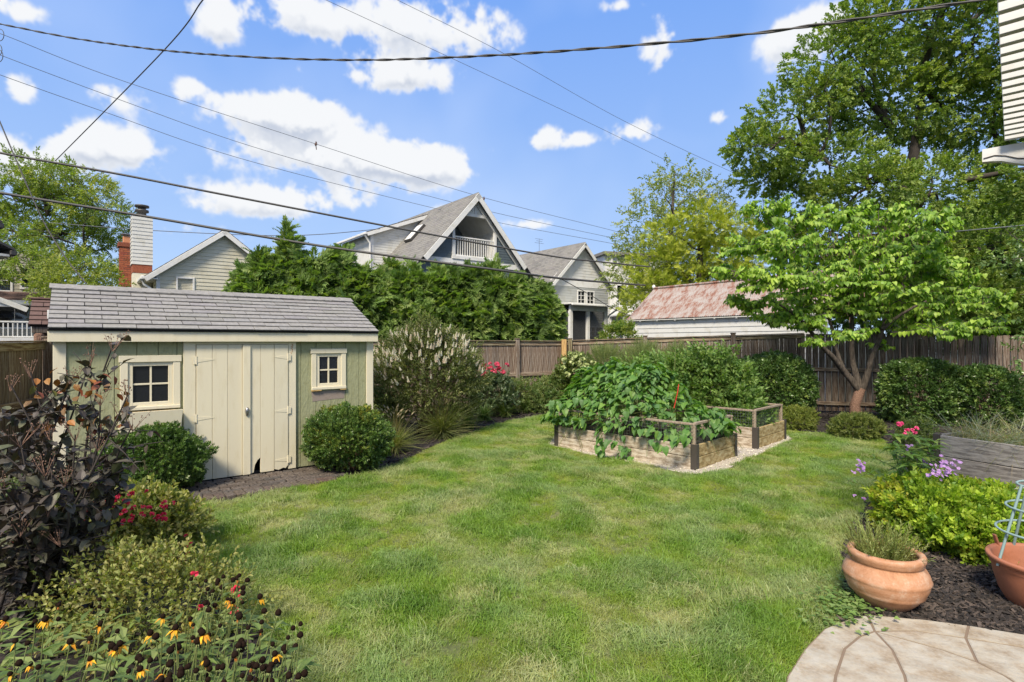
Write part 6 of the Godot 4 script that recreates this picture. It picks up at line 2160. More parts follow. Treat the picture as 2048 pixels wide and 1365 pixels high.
func spirea() -> void:
	var lf := [sprig(12, 0.1, 0.042, 0.026, "low", 1.15, 0.22, 0.002), sprig(11, 0.11, 0.041, 0.025, "low", 1.05, 0.22, 0.002), sprig(13, 0.09, 0.034, 0.021, "low", 1.25, 0.22, 0.002)]
	var pal := [Color(0.423, 0.572, 0.05), Color(0.288, 0.443, 0.04), Color(0.504, 0.62, 0.08), Color(0.162, 0.292, 0.035)]
	var hot := [Color(0.495, 0.518, 0.05), Color(0.378, 0.475, 0.04), Color(0.378, 0.356, 0.04), Color(0.27, 0.41, 0.04)]
	var s := shrub("golden_spirea", "spreading yellow-green spirea in the mulch behind the terracotta pots", 1880, 1112)
	stems(s, M.stem_brown, Vector3(0.25, 0.22, -0.15), Vector3(0.5, 0.35, 0.5), 30, 0.005)
	mound(s, lf, M.leaf, Vector3(0.27, 0.19, -0.30), Vector3(0.42, 0.25, 0.55), 3400, pal, {"patch": hot, "patch_freq": 1.6, "bump": 0.35, "bump_freq": 2.4, "depth": 0.5, "wild": 0.7, "up": 0.5})
	mound(s, lf, M.leaf, Vector3(0.52, 0.19, -0.05), Vector3(0.33, 0.23, 0.42), 1700, pal, {"bump": 0.35, "bump_freq": 2.4, "depth": 0.5, "wild": 0.7, "up": 0.5})


func crape_myrtle() -> void:
	var base := spot(70, 1240)
	var t := thing("burgundy_shrub", "tall burgundy-leaved shrub with dry seed heads before the shed's left window", "shrub", base)
	var inv := t.transform.affine_inverse()
	var wood := MB.new()
	var dry := MB.new()
	var leaves := []
	var tops := [[225, 690, 3.3], [255, 790, 3.15], [180, 720, 3.5], [60, 745, 3.4], [20, 770, 3.2], [110, 800, 3.6], [265, 850, 3.3], [150, 870, 3.1], [195, 890, 3.2], [40, 880, 3.0], [90, 940, 2.95], [-30, 900, 3.2], [130, 960, 3.0], [10, 980, 2.9], [95, 1020, 3.0], [165, 975, 3.3], [40, 1060, 2.95], [120, 1080, 3.1], [-20, 1090, 3.0], [240, 830, 3.6], [-40, 800, 3.4], [100, 870, 3.2], [200, 800, 3.3], [140, 760, 3.4]]
	for e in tops:
		var tip := at(e[0], e[1], e[2])
		var root := base + Vector3(rf(-0.22, 0.22), 0, rf(-0.15, 0.15))
		var pts := limb(wood, inv * root, inv * tip, 0.012, 0.004, 0.06, 5)
		# dry panicle
		for q in 6:
			var a: Vector3 = inv * tip
			var dd := (Vector3.UP + rdir() * 0.8).normalized()
			var ee := a + dd * rf(0.04, 0.12)
			dry.tube([a - Vector3(0, 0.04, 0), ee], [0.0022, 0.0012], 3, false)
			for w in 3:
				var z := a.lerp(ee, rf(0.6, 1.0)) + rdir() * 0.014
				dry.lathe([Vector2(0, -0.005), Vector2(0.0045, 0), Vector2(0, 0.005)], 5, Transform3D(Basis(), z))
		# side twigs with leaves in pairs
		for q in 18:
			var f := rf(0.25, 0.98)
			var a: Vector3 = pts[clampi(int(f * 6), 0, 6)]
			var ee := a + (rdir() + Vector3.UP * 0.5).normalized() * rf(0.12, 0.34)
			wood.tube([a, a.lerp(ee, 0.5) + Vector3(0, 0.01, 0), ee], [0.004, 0.003, 0.002], 4, false)
			for w in 6:
				var p := a.lerp(ee, rf(0.2, 1.0))
				var z := (rdir() + Vector3.DOWN * 0.25).normalized()
				var s := rf(0.6, 1.25)
				leaves.append(t.transform * Transform3D(aim(z, rf(-0.7, 0.7)).scaled(Vector3(s, s, s)), p))
	part("stem", wood.mesh(), M.bark_dark, t)
	part("seed_panicles", dry.mesh(), M.bark_red, t, "stuff")
	leaf_parts(t, leaves, func(mb: MB) -> void: add_leaf(mb, Transform3D(), 0.064, 0.046, "wide", 0.25, 0.25), [Color(0.055, 0.042, 0.036), Color(0.075, 0.06, 0.05), Color(0.042, 0.033, 0.027), Color(0.085, 0.075, 0.055), Color(0.085, 0.09, 0.04), Color(0.065, 0.075, 0.035)], M.leaf_dark)
	# a few turning leaves, orange and olive
	var turn := []
	for i in 60:
		var p := at(rf(60, 265), rf(745, 860), rf(3.05, 3.5))
		turn.append(Transform3D(aim((rdir() + Vector3.DOWN * 0.3).normalized(), rf(-0.7, 0.7)), p))
	leaf_parts(t, turn, func(mb: MB) -> void: add_leaf(mb, Transform3D(), 0.055, 0.036, "wide", 0.25, 0.25), [Color(0.30, 0.12, 0.02), Color(0.13, 0.13, 0.03), Color(0.2, 0.05, 0.025)], M.leaf_dark, 60, "turning_leaf")


# ---------------------------------------------------------------- flowers, grasses, vegetables
func grass_clump(called: String, label: String, px: float, py: float, meshes: Array, n: int, r: float, pal: Array) -> Node3D:
	var t := thing(called, label, "ornamental grass", spot(px, py))
	var sc := scatters(meshes.size())
	for i in n:
		var a := rf(0, TAU)
		var q := sqrt(rng.randf()) * r
		var tilt := q / r * 0.75
		var b := Basis(Vector3(sin(a), 0, -cos(a)), -tilt) * Basis(Vector3.UP, rf(0, TAU))
		var s := rf(0.75, 1.15)
		sc[i % meshes.size()].add(Transform3D(b.scaled(Vector3(s, s, s)), Vector3(cos(a) * q * 0.4, 0, sin(a) * q * 0.4)), pick(pal))
	spread_out(t, meshes, M.grass, sc, "blades")
	return t


func plumes(t: Node3D, n: int, h: float, r: float) -> void:
	var mb := MB.new()
	for i in n:
		var a := rf(0, TAU)
		var lean := rf(0.1, 1.0) * r
		var base := Vector3(cos(a) * 0.04, 0, sin(a) * 0.04)
		var tip := Vector3(cos(a) * lean, h * rf(0.8, 1.1), sin(a) * lean)
		var e := tip + Vector3(cos(a) * 0.05, 0.05, sin(a) * 0.05)
		mb.tint = Color(0.5, 0.5, 0.25)
		mb.tube([base, base.lerp(tip, 0.6) + Vector3(0, h * 0.12, 0), tip], [0.002, 0.0015, 0.001], 3, false)
		mb.tint = Color(rf(1.2, 1.6), rf(1.0, 1.3), rf(0.8, 1.0))
		mb.tube([tip, tip.lerp(e, 0.4), e], [0.004, 0.009, 0.002], 5)
	part("seed_plumes", mb.mesh(), mat("plume", Color(0.36, 0.30, 0.2), 0.9), t, "stuff")


func borders() -> void:
	var fg := [tuft(12, 0.03, 0.5, 0.006, 1.1, 4), tuft(12, 0.03, 0.45, 0.006, 1.4, 4)]
	var gp := [Color(0.182, 0.238, 0.07), Color(0.28, 0.308, 0.112), Color(0.378, 0.364, 0.154)]
	var g := grass_clump("fountain_grass", "small fountain grass beside the boxwood with upright plumes", 790, 905, fg, 90, 0.16, gp)
	plumes(g, 26, 0.62, 0.28)
	g = grass_clump("fountain_grass", "largest fountain grass, arching over the mulch edge below the white spikes", 884, 876, fg, 130, 0.24, [Color(0.168, 0.217, 0.084), Color(0.238, 0.266, 0.119), Color(0.336, 0.329, 0.154)])
	g.scale = Vector3(1.3, 1.3, 1.3)
	plumes(g, 22, 0.55, 0.32)
	var dl := [tuft(14, 0.05, 0.42, 0.014, 1.2, 4), tuft(12, 0.05, 0.36, 0.014, 1.5, 4)]
	var dp := [Color(0.119, 0.21, 0.056), Color(0.168, 0.266, 0.07), Color(0.238, 0.301, 0.084)]
	var k := 0
	for e in [[935, 858, "first daylily clump right of the largest fountain grass"], [968, 842, "daylily clump below the far rose bush"], [1010, 834, "daylily clump in the middle of the far border"], [1050, 826, "daylily clump below the leaning fence post"], [905, 838, "daylily clump half hidden behind the largest fountain grass"]]:
		var c := grass_clump("daylily", e[2], e[0], e[1], dl, 20, 0.3, dp)
		tag(c, e[2], "daylily", "daylilies in the far border")
	var lowl := [sprig(9, 0.14, 0.06, 0.03, "low", 1.1), sprig(9, 0.15, 0.055, 0.028, "low", 1.2)]
	for e in [[1085, 824, 0.45, 0.3, "low green perennial right of the daylilies"], [1125, 823, 0.4, 0.34, "low green perennial below the greenish-white hydrangea"], [1040, 824, 0.5, 0.4, "leafy perennial against the fence behind the daylilies"], [770, 850, 0.3, 0.26, "low broad-leaved perennial between the shed corner and fountain grass"], [1100, 821, 0.5, 0.42, "loose perennial at the foot of the far fence"]]:
		var c := thing("perennial", e[4], "perennial", spot(e[0], e[1]), 0.0, "low perennials in the far border")
		mound(c, lowl, M.leaf, Vector3(0, e[3] * 0.8, 0), Vector3(e[2], e[3], e[2]), 420, [Color(0.112, 0.196, 0.056), Color(0.182, 0.252, 0.077), Color(0.252, 0.294, 0.105)], {"bump": 0.4, "depth": 0.7, "wild": 0.8})
	# hydrangea with pale heads
	var hy := thing("hydrangea", "hydrangea with greenish-white flower heads before the orange post", "hydrangea", spot(1155, 823))
	stems(hy, M.stem_green, Vector3(0, 0.6, 0), Vector3(0.45, 0.6, 0.4), 14, 0.006)
	mound(hy, [sprig(8, 0.16, 0.075, 0.045, "low", 1.2)], M.leaf, Vector3(0, 0.75, 0), Vector3(0.5, 0.55, 0.4), 620, [Color(0.11, 0.165, 0.04), Color(0.17, 0.215, 0.055)], {"bump": 0.4, "depth": 0.7, "wild": 0.7})
	var hp := []
	for q in [[1140, 708], [1158, 710], [1150, 718], [1130, 722], [1165, 722], [1143, 728], [1160, 735], [1172, 732], [1126, 738], [1150, 742], [1182, 742], [1168, 748], [1135, 750], [1157, 728], [1186, 728]]:
		hp.append(at(q[0], q[1], 13.0) - hy.position)
	blossoms(hy, hp, 0.075, [Color(0.40, 0.47, 0.19), Color(0.52, 0.56, 0.29), Color(0.31, 0.39, 0.13)], "flower_head")
	beans()
	planter_plants()
	coneflowers()


func beans() -> void:
	var A := spot(1392, 942)
	var Lv := (spot(1113, 893) - A).normalized()
	var Sv := Vector3(-Lv.z, 0, Lv.x)
	if Sv.x < 0: Sv = -Sv
	var mid := A + Lv * 1.3 + Sv * 0.6
	var t := thing("bean_vines", "mass of climbing bean vines spilling over the front raised bed", "bean plants", Vector3(mid.x, 0.27, mid.z))
	var inv := t.transform.affine_inverse()
	var leaves := []
	var nz := noise(71, 1.1, 3)
	var vine := MB.new()
	# height of the leaf blanket along and across the bed
	var top := func(a: float, b: float) -> float:
		var ridge := 0.40 + 0.66 * smoothstep(0.0, 1.0, (a - 0.25) / 1.0) * (1.0 - smoothstep(0.0, 1.0, (a - 2.05) / 0.75))
		var across := 1.0 - 0.62 * pow(absf(b - 0.72) / 0.72, 2.0)
		return 0.27 + ridge * maxf(across, 0.1)
	for i in 3500:
		var a := rf(-0.05, 2.68)
		var b := rf(-0.1, 1.35)
		if a < 1.05 and b < 0.45 and rng.randf() < 0.92 * (1.0 - a / 1.2): continue
		if a < 0.75 and rng.randf() < 0.5: continue
		var y: float = top.call(a, b)
		y += 0.28 * nz.get_noise_2d(a * 1.5, b * 1.5) - 0.22 * rng.randf() * rng.randf()
		if b < 0.1: y = clampf(y, 0.5, 0.85) - (0.1 * rng.randf())
		if b < 0.0 and rng.randf() < 0.5: continue
		var p := A + Lv * a + Sv * b
		p.y = maxf(y, 0.42)
		# leaves hang facing outward, like overlapping tiles
		var out := (-Sv * (0.72 - b) + Lv * (a - 1.35) * 0.5)
		out.y = 0.0
		out = out.normalized() if out.length() > 0.05 else -Sv
		var z := (out * rf(0.3, 1.0) + Vector3.DOWN * rf(-0.1, 0.9) + rdir() * 0.6).normalized()
		var s := rf(0.5, 1.4)
		leaves.append(Transform3D(aim(z, rf(-0.5, 0.5)).scaled(Vector3(s, s, s)), p))
		if i % 9 == 0:
			vine.tube([inv * p, inv * (p + rdir() * 0.1 - Vector3(0, 0.12, 0)), inv * (p + rdir() * 0.18 - Vector3(0, 0.3, 0))], [0.003, 0.003, 0.003], 4, false)
	# two trailing shoots over the front board, one at the far left end
	for e in [[1225, 880, 30, 32, 26], [1250, 905, 16, 12, 8], [1330, 880, 28, 16, 10], [1358, 870, 20, 18, 9], [1122, 816, 20, 14, 18], [1175, 800, 24, 18, 14], [1410, 852, 36, 16, 22], [1440, 846, 22, 12, 10]]:
		for i in e[4]:
			var py: float = e[1] + rf(-1, 1) * e[3]
			var d := 8.0 if e[0] < 1300 else 7.25
			if e[0] < 1190: d = 8.75
			if e[0] > 1400: d = 7.7
			var p := at(e[0] + rf(-1, 1) * e[2], py, d - 0.12 + rf(-0.05, 0.1))
			var z := (-Sv * 0.6 + Vector3.DOWN * rf(0.5, 1.0) + rdir() * 0.5).normalized()
			var s := rf(0.8, 1.25)
			leaves.append(Transform3D(aim(z, rf(-0.5, 0.5)).scaled(Vector3(s, s, s)), p))
	part("vine_stems", vine.mesh(), M.stem_green, t, "stuff")
	leaf_parts(t, leaves, func(mb: MB) -> void: add_leaf(mb, Transform3D(), 0.105, 0.09, "heart", 0.2, 0.3), [Color(0.13, 0.28, 0.058), Color(0.098, 0.221, 0.052), Color(0.182, 0.345, 0.072), Color(0.247, 0.416, 0.078), Color(0.143, 0.273, 0.098)], M.leaf)
	# the plants of the rear bed
	var m2 := A + Lv * 1.2 + Sv * 2.65
	var q := thing("tomato_plants", "bushy light green vegetable plants filling the rear raised bed", "vegetable plants", Vector3(m2.x, 0.27, m2.z))
	var lf := [sprig(9, 0.2, 0.085, 0.04, "low", 1.1, 0.2, 0.003), sprig(9, 0.22, 0.08, 0.042, "low", 1.2, 0.2, 0.003)]
	stems(q, M.stem_green, Vector3(0, 0.5, 0), Vector3(0.9, 0.6, 0.6), 26, 0.006)
	var pal := [Color(0.195, 0.325, 0.078), Color(0.273, 0.403, 0.104), Color(0.13, 0.234, 0.058)]
	mound(q, lf, M.leaf, Vector3(0.05, 0.42, 0.0), Vector3(0.82, 0.62, 0.65), 1400, pal, {"bump": 0.4, "depth": 0.6, "wild": 0.7})
	mound(q, lf, M.leaf, Vector3(-0.75, 0.4, -0.5), Vector3(0.75, 0.62, 0.6), 800, pal, {"bump": 0.4, "depth": 0.6, "wild": 0.7})
	mound(q, lf, M.leaf, Vector3(0.45, 0.12, 0.4), Vector3(0.42, 0.28, 0.38), 420, pal, {"bump": 0.4, "depth": 0.6, "wild": 0.7})
	# a taller pair of shoots
	for e in [[1455, 712], [1400, 716], [1440, 722]]:
		var p := q.transform.affine_inverse() * at(e[0], e[1], 9.6)
		mound(q, lf, M.leaf, p, Vector3(0.16, 0.08, 0.16), 26, pal, {"low": -1.0, "depth": 0.9})
	# tie and stake
	var ty := thing("red_ribbon", "red ribbon hanging among the bean leaves", "ribbon", at(1352, 800, 7.9))
	var rm := MB.new()
	rm.tube([Vector3(0.04, 0.22, 0), Vector3(0.02, 0.1, 0.01), Vector3(0.0, 0.0, 0), Vector3(-0.03, -0.12, 0.01)], [0.006, 0.007, 0.006, 0.006], 5)
	part("ribbon", rm.mesh(), M.red_plastic, ty)
	var gs := thing("garden_stake", "thin green stake standing in the rear bed before the fence", "stake", at(1346, 682, 9.6) - Vector3(0, EYE - 0.27, 0))
	var sm := MB.new()
	sm.tube([Vector3.ZERO, Vector3(0.05, 1.47, 0)], [0.008, 0.006], 6)
	part("shaft", sm.mesh(), M.stem_green, gs)


func planter_plants() -> void:
	var c := Vector3(4.57, 0.62, -6.0)
	var dir := Vector3(0.446, 0, 0.895)
	var away := Vector3(0.895, 0, -0.446)
	var t := thing("blue_grass", "sprawling blue-green grass growing in the grey planter", "ornamental grass", c + dir * 0.45 + away * 0.3)
	var bl := [tuft(10, 0.03, 0.34, 0.006, 1.5, 4), tuft(10, 0.03, 0.4, 0.005, 1.2, 4)]
	var sc := scatters(2)
	for i in 90:
		var p := dir * rf(-0.38, 0.45) + away * rf(-0.2, 0.22)
		var b := Basis(Vector3(rf(-1, 1), 0, rf(-1, 1)).normalized(), rf(0.1, 0.95)) * Basis(Vector3.UP, rf(0, TAU))
		var s := rf(0.7, 1.1)
		sc[i % 2].add(Transform3D(b.scaled(Vector3(s, s, s)), p), pick([Color(0.29, 0.38, 0.31), Color(0.40, 0.43, 0.29), Color(0.30, 0.36, 0.14), Color(0.50, 0.44, 0.28)]))
	spread_out(t, bl, M.grass, sc, "blades")
	# phlox, pink mounds and broad leaves before the planter
	var ph := thing("phlox", "phlox with violet flower heads before the grey planter's end", "phlox", spot(1830, 985))
	var lance: Callable = func(mb: MB) -> void: add_leaf(mb, Transform3D(), 0.13, 0.038, "ovate", 0.25, 0.35)
	var lv := []
	var st := MB.new()
	var inv := ph.transform.affine_inverse()
	for i in 26:
		var tip := at(rf(1785, 1875), rf(868, 935), 5.15 + rf(-0.3, 0.25))
		var root := ph.position + Vector3(rf(-0.12, 0.12), 0, rf(-0.12, 0.12))
		var pts := limb(st, inv * root, inv * tip, 0.005, 0.003, 0.06, 4)
		for k in 9:
			var p: Vector3 = ph.transform * (pts[2 + k % 5] as Vector3)
			var a := rf(0, TAU)
			lv.append(Transform3D(aim(Vector3(cos(a), rf(-0.3, 0.4), sin(a)), rf(-0.3, 0.3)).scaled(Vector3(1, 1, 1) * rf(0.7, 1.2)), p))
		for k in 6:
			var a := k * TAU / 6 + rf(-0.3, 0.3)
			lv.append(Transform3D(aim(Vector3(cos(a), rf(0.0, 0.6), sin(a)), 0), tip))
	# the shoots that sprawl over the lawn
	for e in [[1720, 930], [1700, 965], [1745, 905], [1760, 945]]:
		var tip := at(e[0], e[1] + 4, 5.35)
		var pts := limb(st, inv * (ph.position + Vector3(-0.1, 0, 0)), inv * tip, 0.004, 0.003, 0.1, 4)
		for k in 14:
			var p: Vector3 = ph.transform * (pts[2 + k % 5] as Vector3)
			var a := rf(0, TAU)
			lv.append(Transform3D(aim(Vector3(cos(a), rf(-0.2, 0.4), sin(a)), rf(-0.3, 0.3)).scaled(Vector3(1, 1, 1) * rf(0.4, 0.8)), p))
	part("stem", st.mesh(), M.stem_green, ph)
	leaf_parts(ph, lv, lance, [Color(0.17, 0.297, 0.0595), Color(0.272, 0.399, 0.085), Color(0.391, 0.476, 0.102), Color(0.119, 0.221, 0.051)], M.leaf)
	var heads := []
	for h in [[1892, 938, 26, 18, 4.6, 48], [1720, 934, 14, 14, 5.35, 22], [1848, 925, 10, 8, 5.1, 9], [1813, 892, 10, 8, 5.2, 8], [1868, 944, 14, 10, 4.62, 12], [1852, 955, 10, 8, 5.05, 8], [1730, 998, 8, 4, 5.2, 6], [1710, 992, 4, 2, 5.2, 2]]:
		for i in h[5]:
			heads.append(at(h[0] + rng.randfn(0, h[2] * 0.5), h[1] + rng.randfn(0, h[3] * 0.5), h[4] + rf(-0.06, 0.06)) - ph.position)
	# florets: five flat petals
	var fk := []
	for k in 5:
		var mb := MB.new()
		mb.tint = pick([Color(0.56, 0.33, 0.66), Color(0.64, 0.44, 0.72), Color(0.46, 0.24, 0.58)])
		for i in 5:
			add_leaf(mb, Transform3D(aim(Vector3(cos(TAU * i / 5), 0.25, sin(TAU * i / 5)), 0), Vector3.ZERO), 0.016, 0.014, "wide", 0.1, 0.1)
		fk.append(mb.mesh())
	for p in heads:
		var o := part("floret", fk[rng.randi() % 5], M.petal, ph)
		o.transform = Transform3D(Basis.from_euler(Vector3(rf(0.2, 1.3), rf(-0.8, 0.8), 0)), p)
	var pk := thing("pink_flowers", "small plant with bright pink flowers at the planter's left corner", "flowers", spot(1832, 900))
	mound(pk, [sprig(8, 0.1, 0.05, 0.025, "low", 1.1)], M.leaf, Vector3(0, 0.2, 0), Vector3(0.25, 0.22, 0.25), 260, [Color(0.09, 0.14, 0.045), Color(0.15, 0.2, 0.06)], {"bump": 0.4, "depth": 0.7, "wild": 0.8})
	var pp := []
	for q in [[1804, 848], [1815, 862], [1826, 860], [1834, 857], [1812, 870], [1798, 850], [1829, 866]]: pp.append(at(q[0], q[1], 8.35) - pk.position)
	blossoms(pk, pp, 0.035, [Color(0.75, 0.06, 0.22), Color(0.8, 0.12, 0.3)])


func coneflowers() -> void:
	# black-eyed susans gone to seed in the near left corner
	var t := thing("black_eyed_susans", "stand of black-eyed susans, mostly dark seed heads, in the near left corner", "flowers", spot(260, 1500))
	var inv := t.transform.affine_inverse()
	var stem := MB.new()
	var head := []
	for k in 4:
		var mb := MB.new()
		mb.lathe([Vector2(0.004, -0.006), Vector2(0.0115, -0.003), Vector2(0.0128, 0.004), Vector2(0.011, 0.011), Vector2(0.0065, 0.0165), Vector2(0.0, 0.019)], 10)
		for i in 46:
			var d := rdir()
			d.y = absf(d.y)
			mb.tint = Color(1, 1, 1) * rf(0.5, 2.2)
			mb.box(Transform3D(aim(d, 0), d * Vector3(0.0122, 0.0175, 0.0122)), Vector3(0.0016, 0.0016, 0.003))
		head.append(mb.mesh())
	var sep := MB.new()
	for i in 8:
		var a := i * TAU / 8
		sep.tint = Color(0.2, 0.23, 0.08) * rf(0.8, 1.3)
		add_leaf(sep, Transform3D(aim(Vector3(cos(a), -0.35, sin(a)), 0), Vector3(0, -0.004, 0)), 0.016, 0.006, "low", 0.1, 0.3)
	var sepm := sep.mesh()
	var petals := []
	for k in 4:
		var mb := MB.new()
		for i in 10:
			if k > 0 and rng.randf() < 0.2 * k: continue
			var a := i * TAU / 10 + rf(-0.1, 0.1)
			mb.tint = pick([Color(0.75, 0.33, 0.012), Color(0.82, 0.45, 0.02), Color(0.6, 0.2, 0.01)])
			add_leaf(mb, Transform3D(aim(Vector3(cos(a), rf(-0.9, -0.15), sin(a)), 0), Vector3(0, -0.003, 0)), rf(0.03, 0.042), 0.013, "ovate", 0.2, 0.4)
		petals.append(mb.mesh())
	var wither := MB.new()
	for i in 7:
		var a := i * TAU / 7
		wither.tint = Color(0.45, 0.15, 0.02)
		add_leaf(wither, Transform3D(aim(Vector3(cos(a), -1.6, sin(a)), 0), Vector3(0, -0.003, 0)), 0.02, 0.005, "low", 0.4, 0.3)
	var wm := wither.mesh()
	var leaves := []
	var spots := []
	for i in 66:
		var px := rf(215, 600)
		var py := 1175 + 200.0 * sqrt(rng.randf())
		if px < 330 and rng.randf() < 0.5: px += rf(60, 240)
		# the stand thins out to the upper left
		if py < 1175 + (470 - px) * 0.16: py += 60
		spots.append([px, py])
	for i in 20: spots.append([rf(380, 500), rf(1150, 1215)])
	for i in 14: spots.append([rf(-40, 240), rf(1200, 1400)])
	for i in 16: spots.append([rf(520, 610), rf(1210, 1380)])
	var bloom := {}
	for e in [[465, 1205], [90, 1240], [70, 1245], [325, 1235], [350, 1258], [405, 1268], [30, 1285], [140, 1285], [230, 1300], [550, 1310], [500, 1360], [240, 1290], [455, 1200], [300, 1268], [520, 1195], [60, 1330], [180, 1320], [280, 1340], [120, 1360], [20, 1350], [330, 1345], [410, 1320], [380, 1240], [200, 1250], [10, 1240]]:
		spots.append(e)
		bloom[spots.size() - 1] = true
	for i in spots.size():
		var px: float = spots[i][0]
		var py: float = spots[i][1]
		var d := (EYE - rf(0.48, 0.62)) * F / (py - HORIZON)
		var p := at(px, py, d)
		var root := Vector3(p.x - rf(0.0, 0.18), 0, p.z + rf(-0.05, 0.1))
		limb(stem, inv * root, inv * p, 0.0032, 0.002, 0.04, 5)
		var up := (Vector3.UP + rdir() * 0.35).normalized()
		var b := aim(up, rf(0, TAU)) * Basis(Vector3.RIGHT, PI / 2)
		var s := rf(0.6, 1.0)
		var o := part("seed_head", head[rng.randi() % 4], M.seed_head, t)
		o.transform = inv * Transform3D(b.scaled(Vector3(s, s, s)), p)
		if bloom.has(i): part("petals", petals[i % 4], M.petal, o)
		elif rng.randf() < 0.14: part("withered_petals", wm, M.petal, o)
		else: part("sepals", sepm, M.petal, o)
		for k in 3:
			var f := rf(0.25, 0.92)
			var a := rf(0, TAU)
			var s2 := rf(0.5, 1.3) * (1.2 - 0.6 * f)
			leaves.append(Transform3D(aim(Vector3(cos(a), rf(-0.1, 0.7), sin(a)), rf(-0.3, 0.3)).scaled(Vector3(s2, s2, s2)), root.lerp(p, f)))
	for i in 520:
		var py := rf(1230, 1500)
		var px := rf(-80, 590)
		var d := (EYE - rf(0.15, 0.42)) * F / (py - HORIZON)
		var a := rf(0, TAU)
		leaves.append(Transform3D(aim(Vector3(cos(a), rf(0.0, 0.8), sin(a)), rf(-0.3, 0.3)).scaled(Vector3(1, 1, 1) * rf(0.7, 1.4)), at(px, py, d)))
	part("stems", stem.mesh(), M.stem_green, t, "stuff")
	leaf_parts(t, leaves, func(mb: MB) -> void: add_leaf(mb, Transform3D(), 0.095, 0.03, "ovate", 0.3, 0.35), [Color(0.169, 0.247, 0.072), Color(0.234, 0.325, 0.085), Color(0.111, 0.182, 0.052), Color(0.312, 0.377, 0.124)], M.leaf)


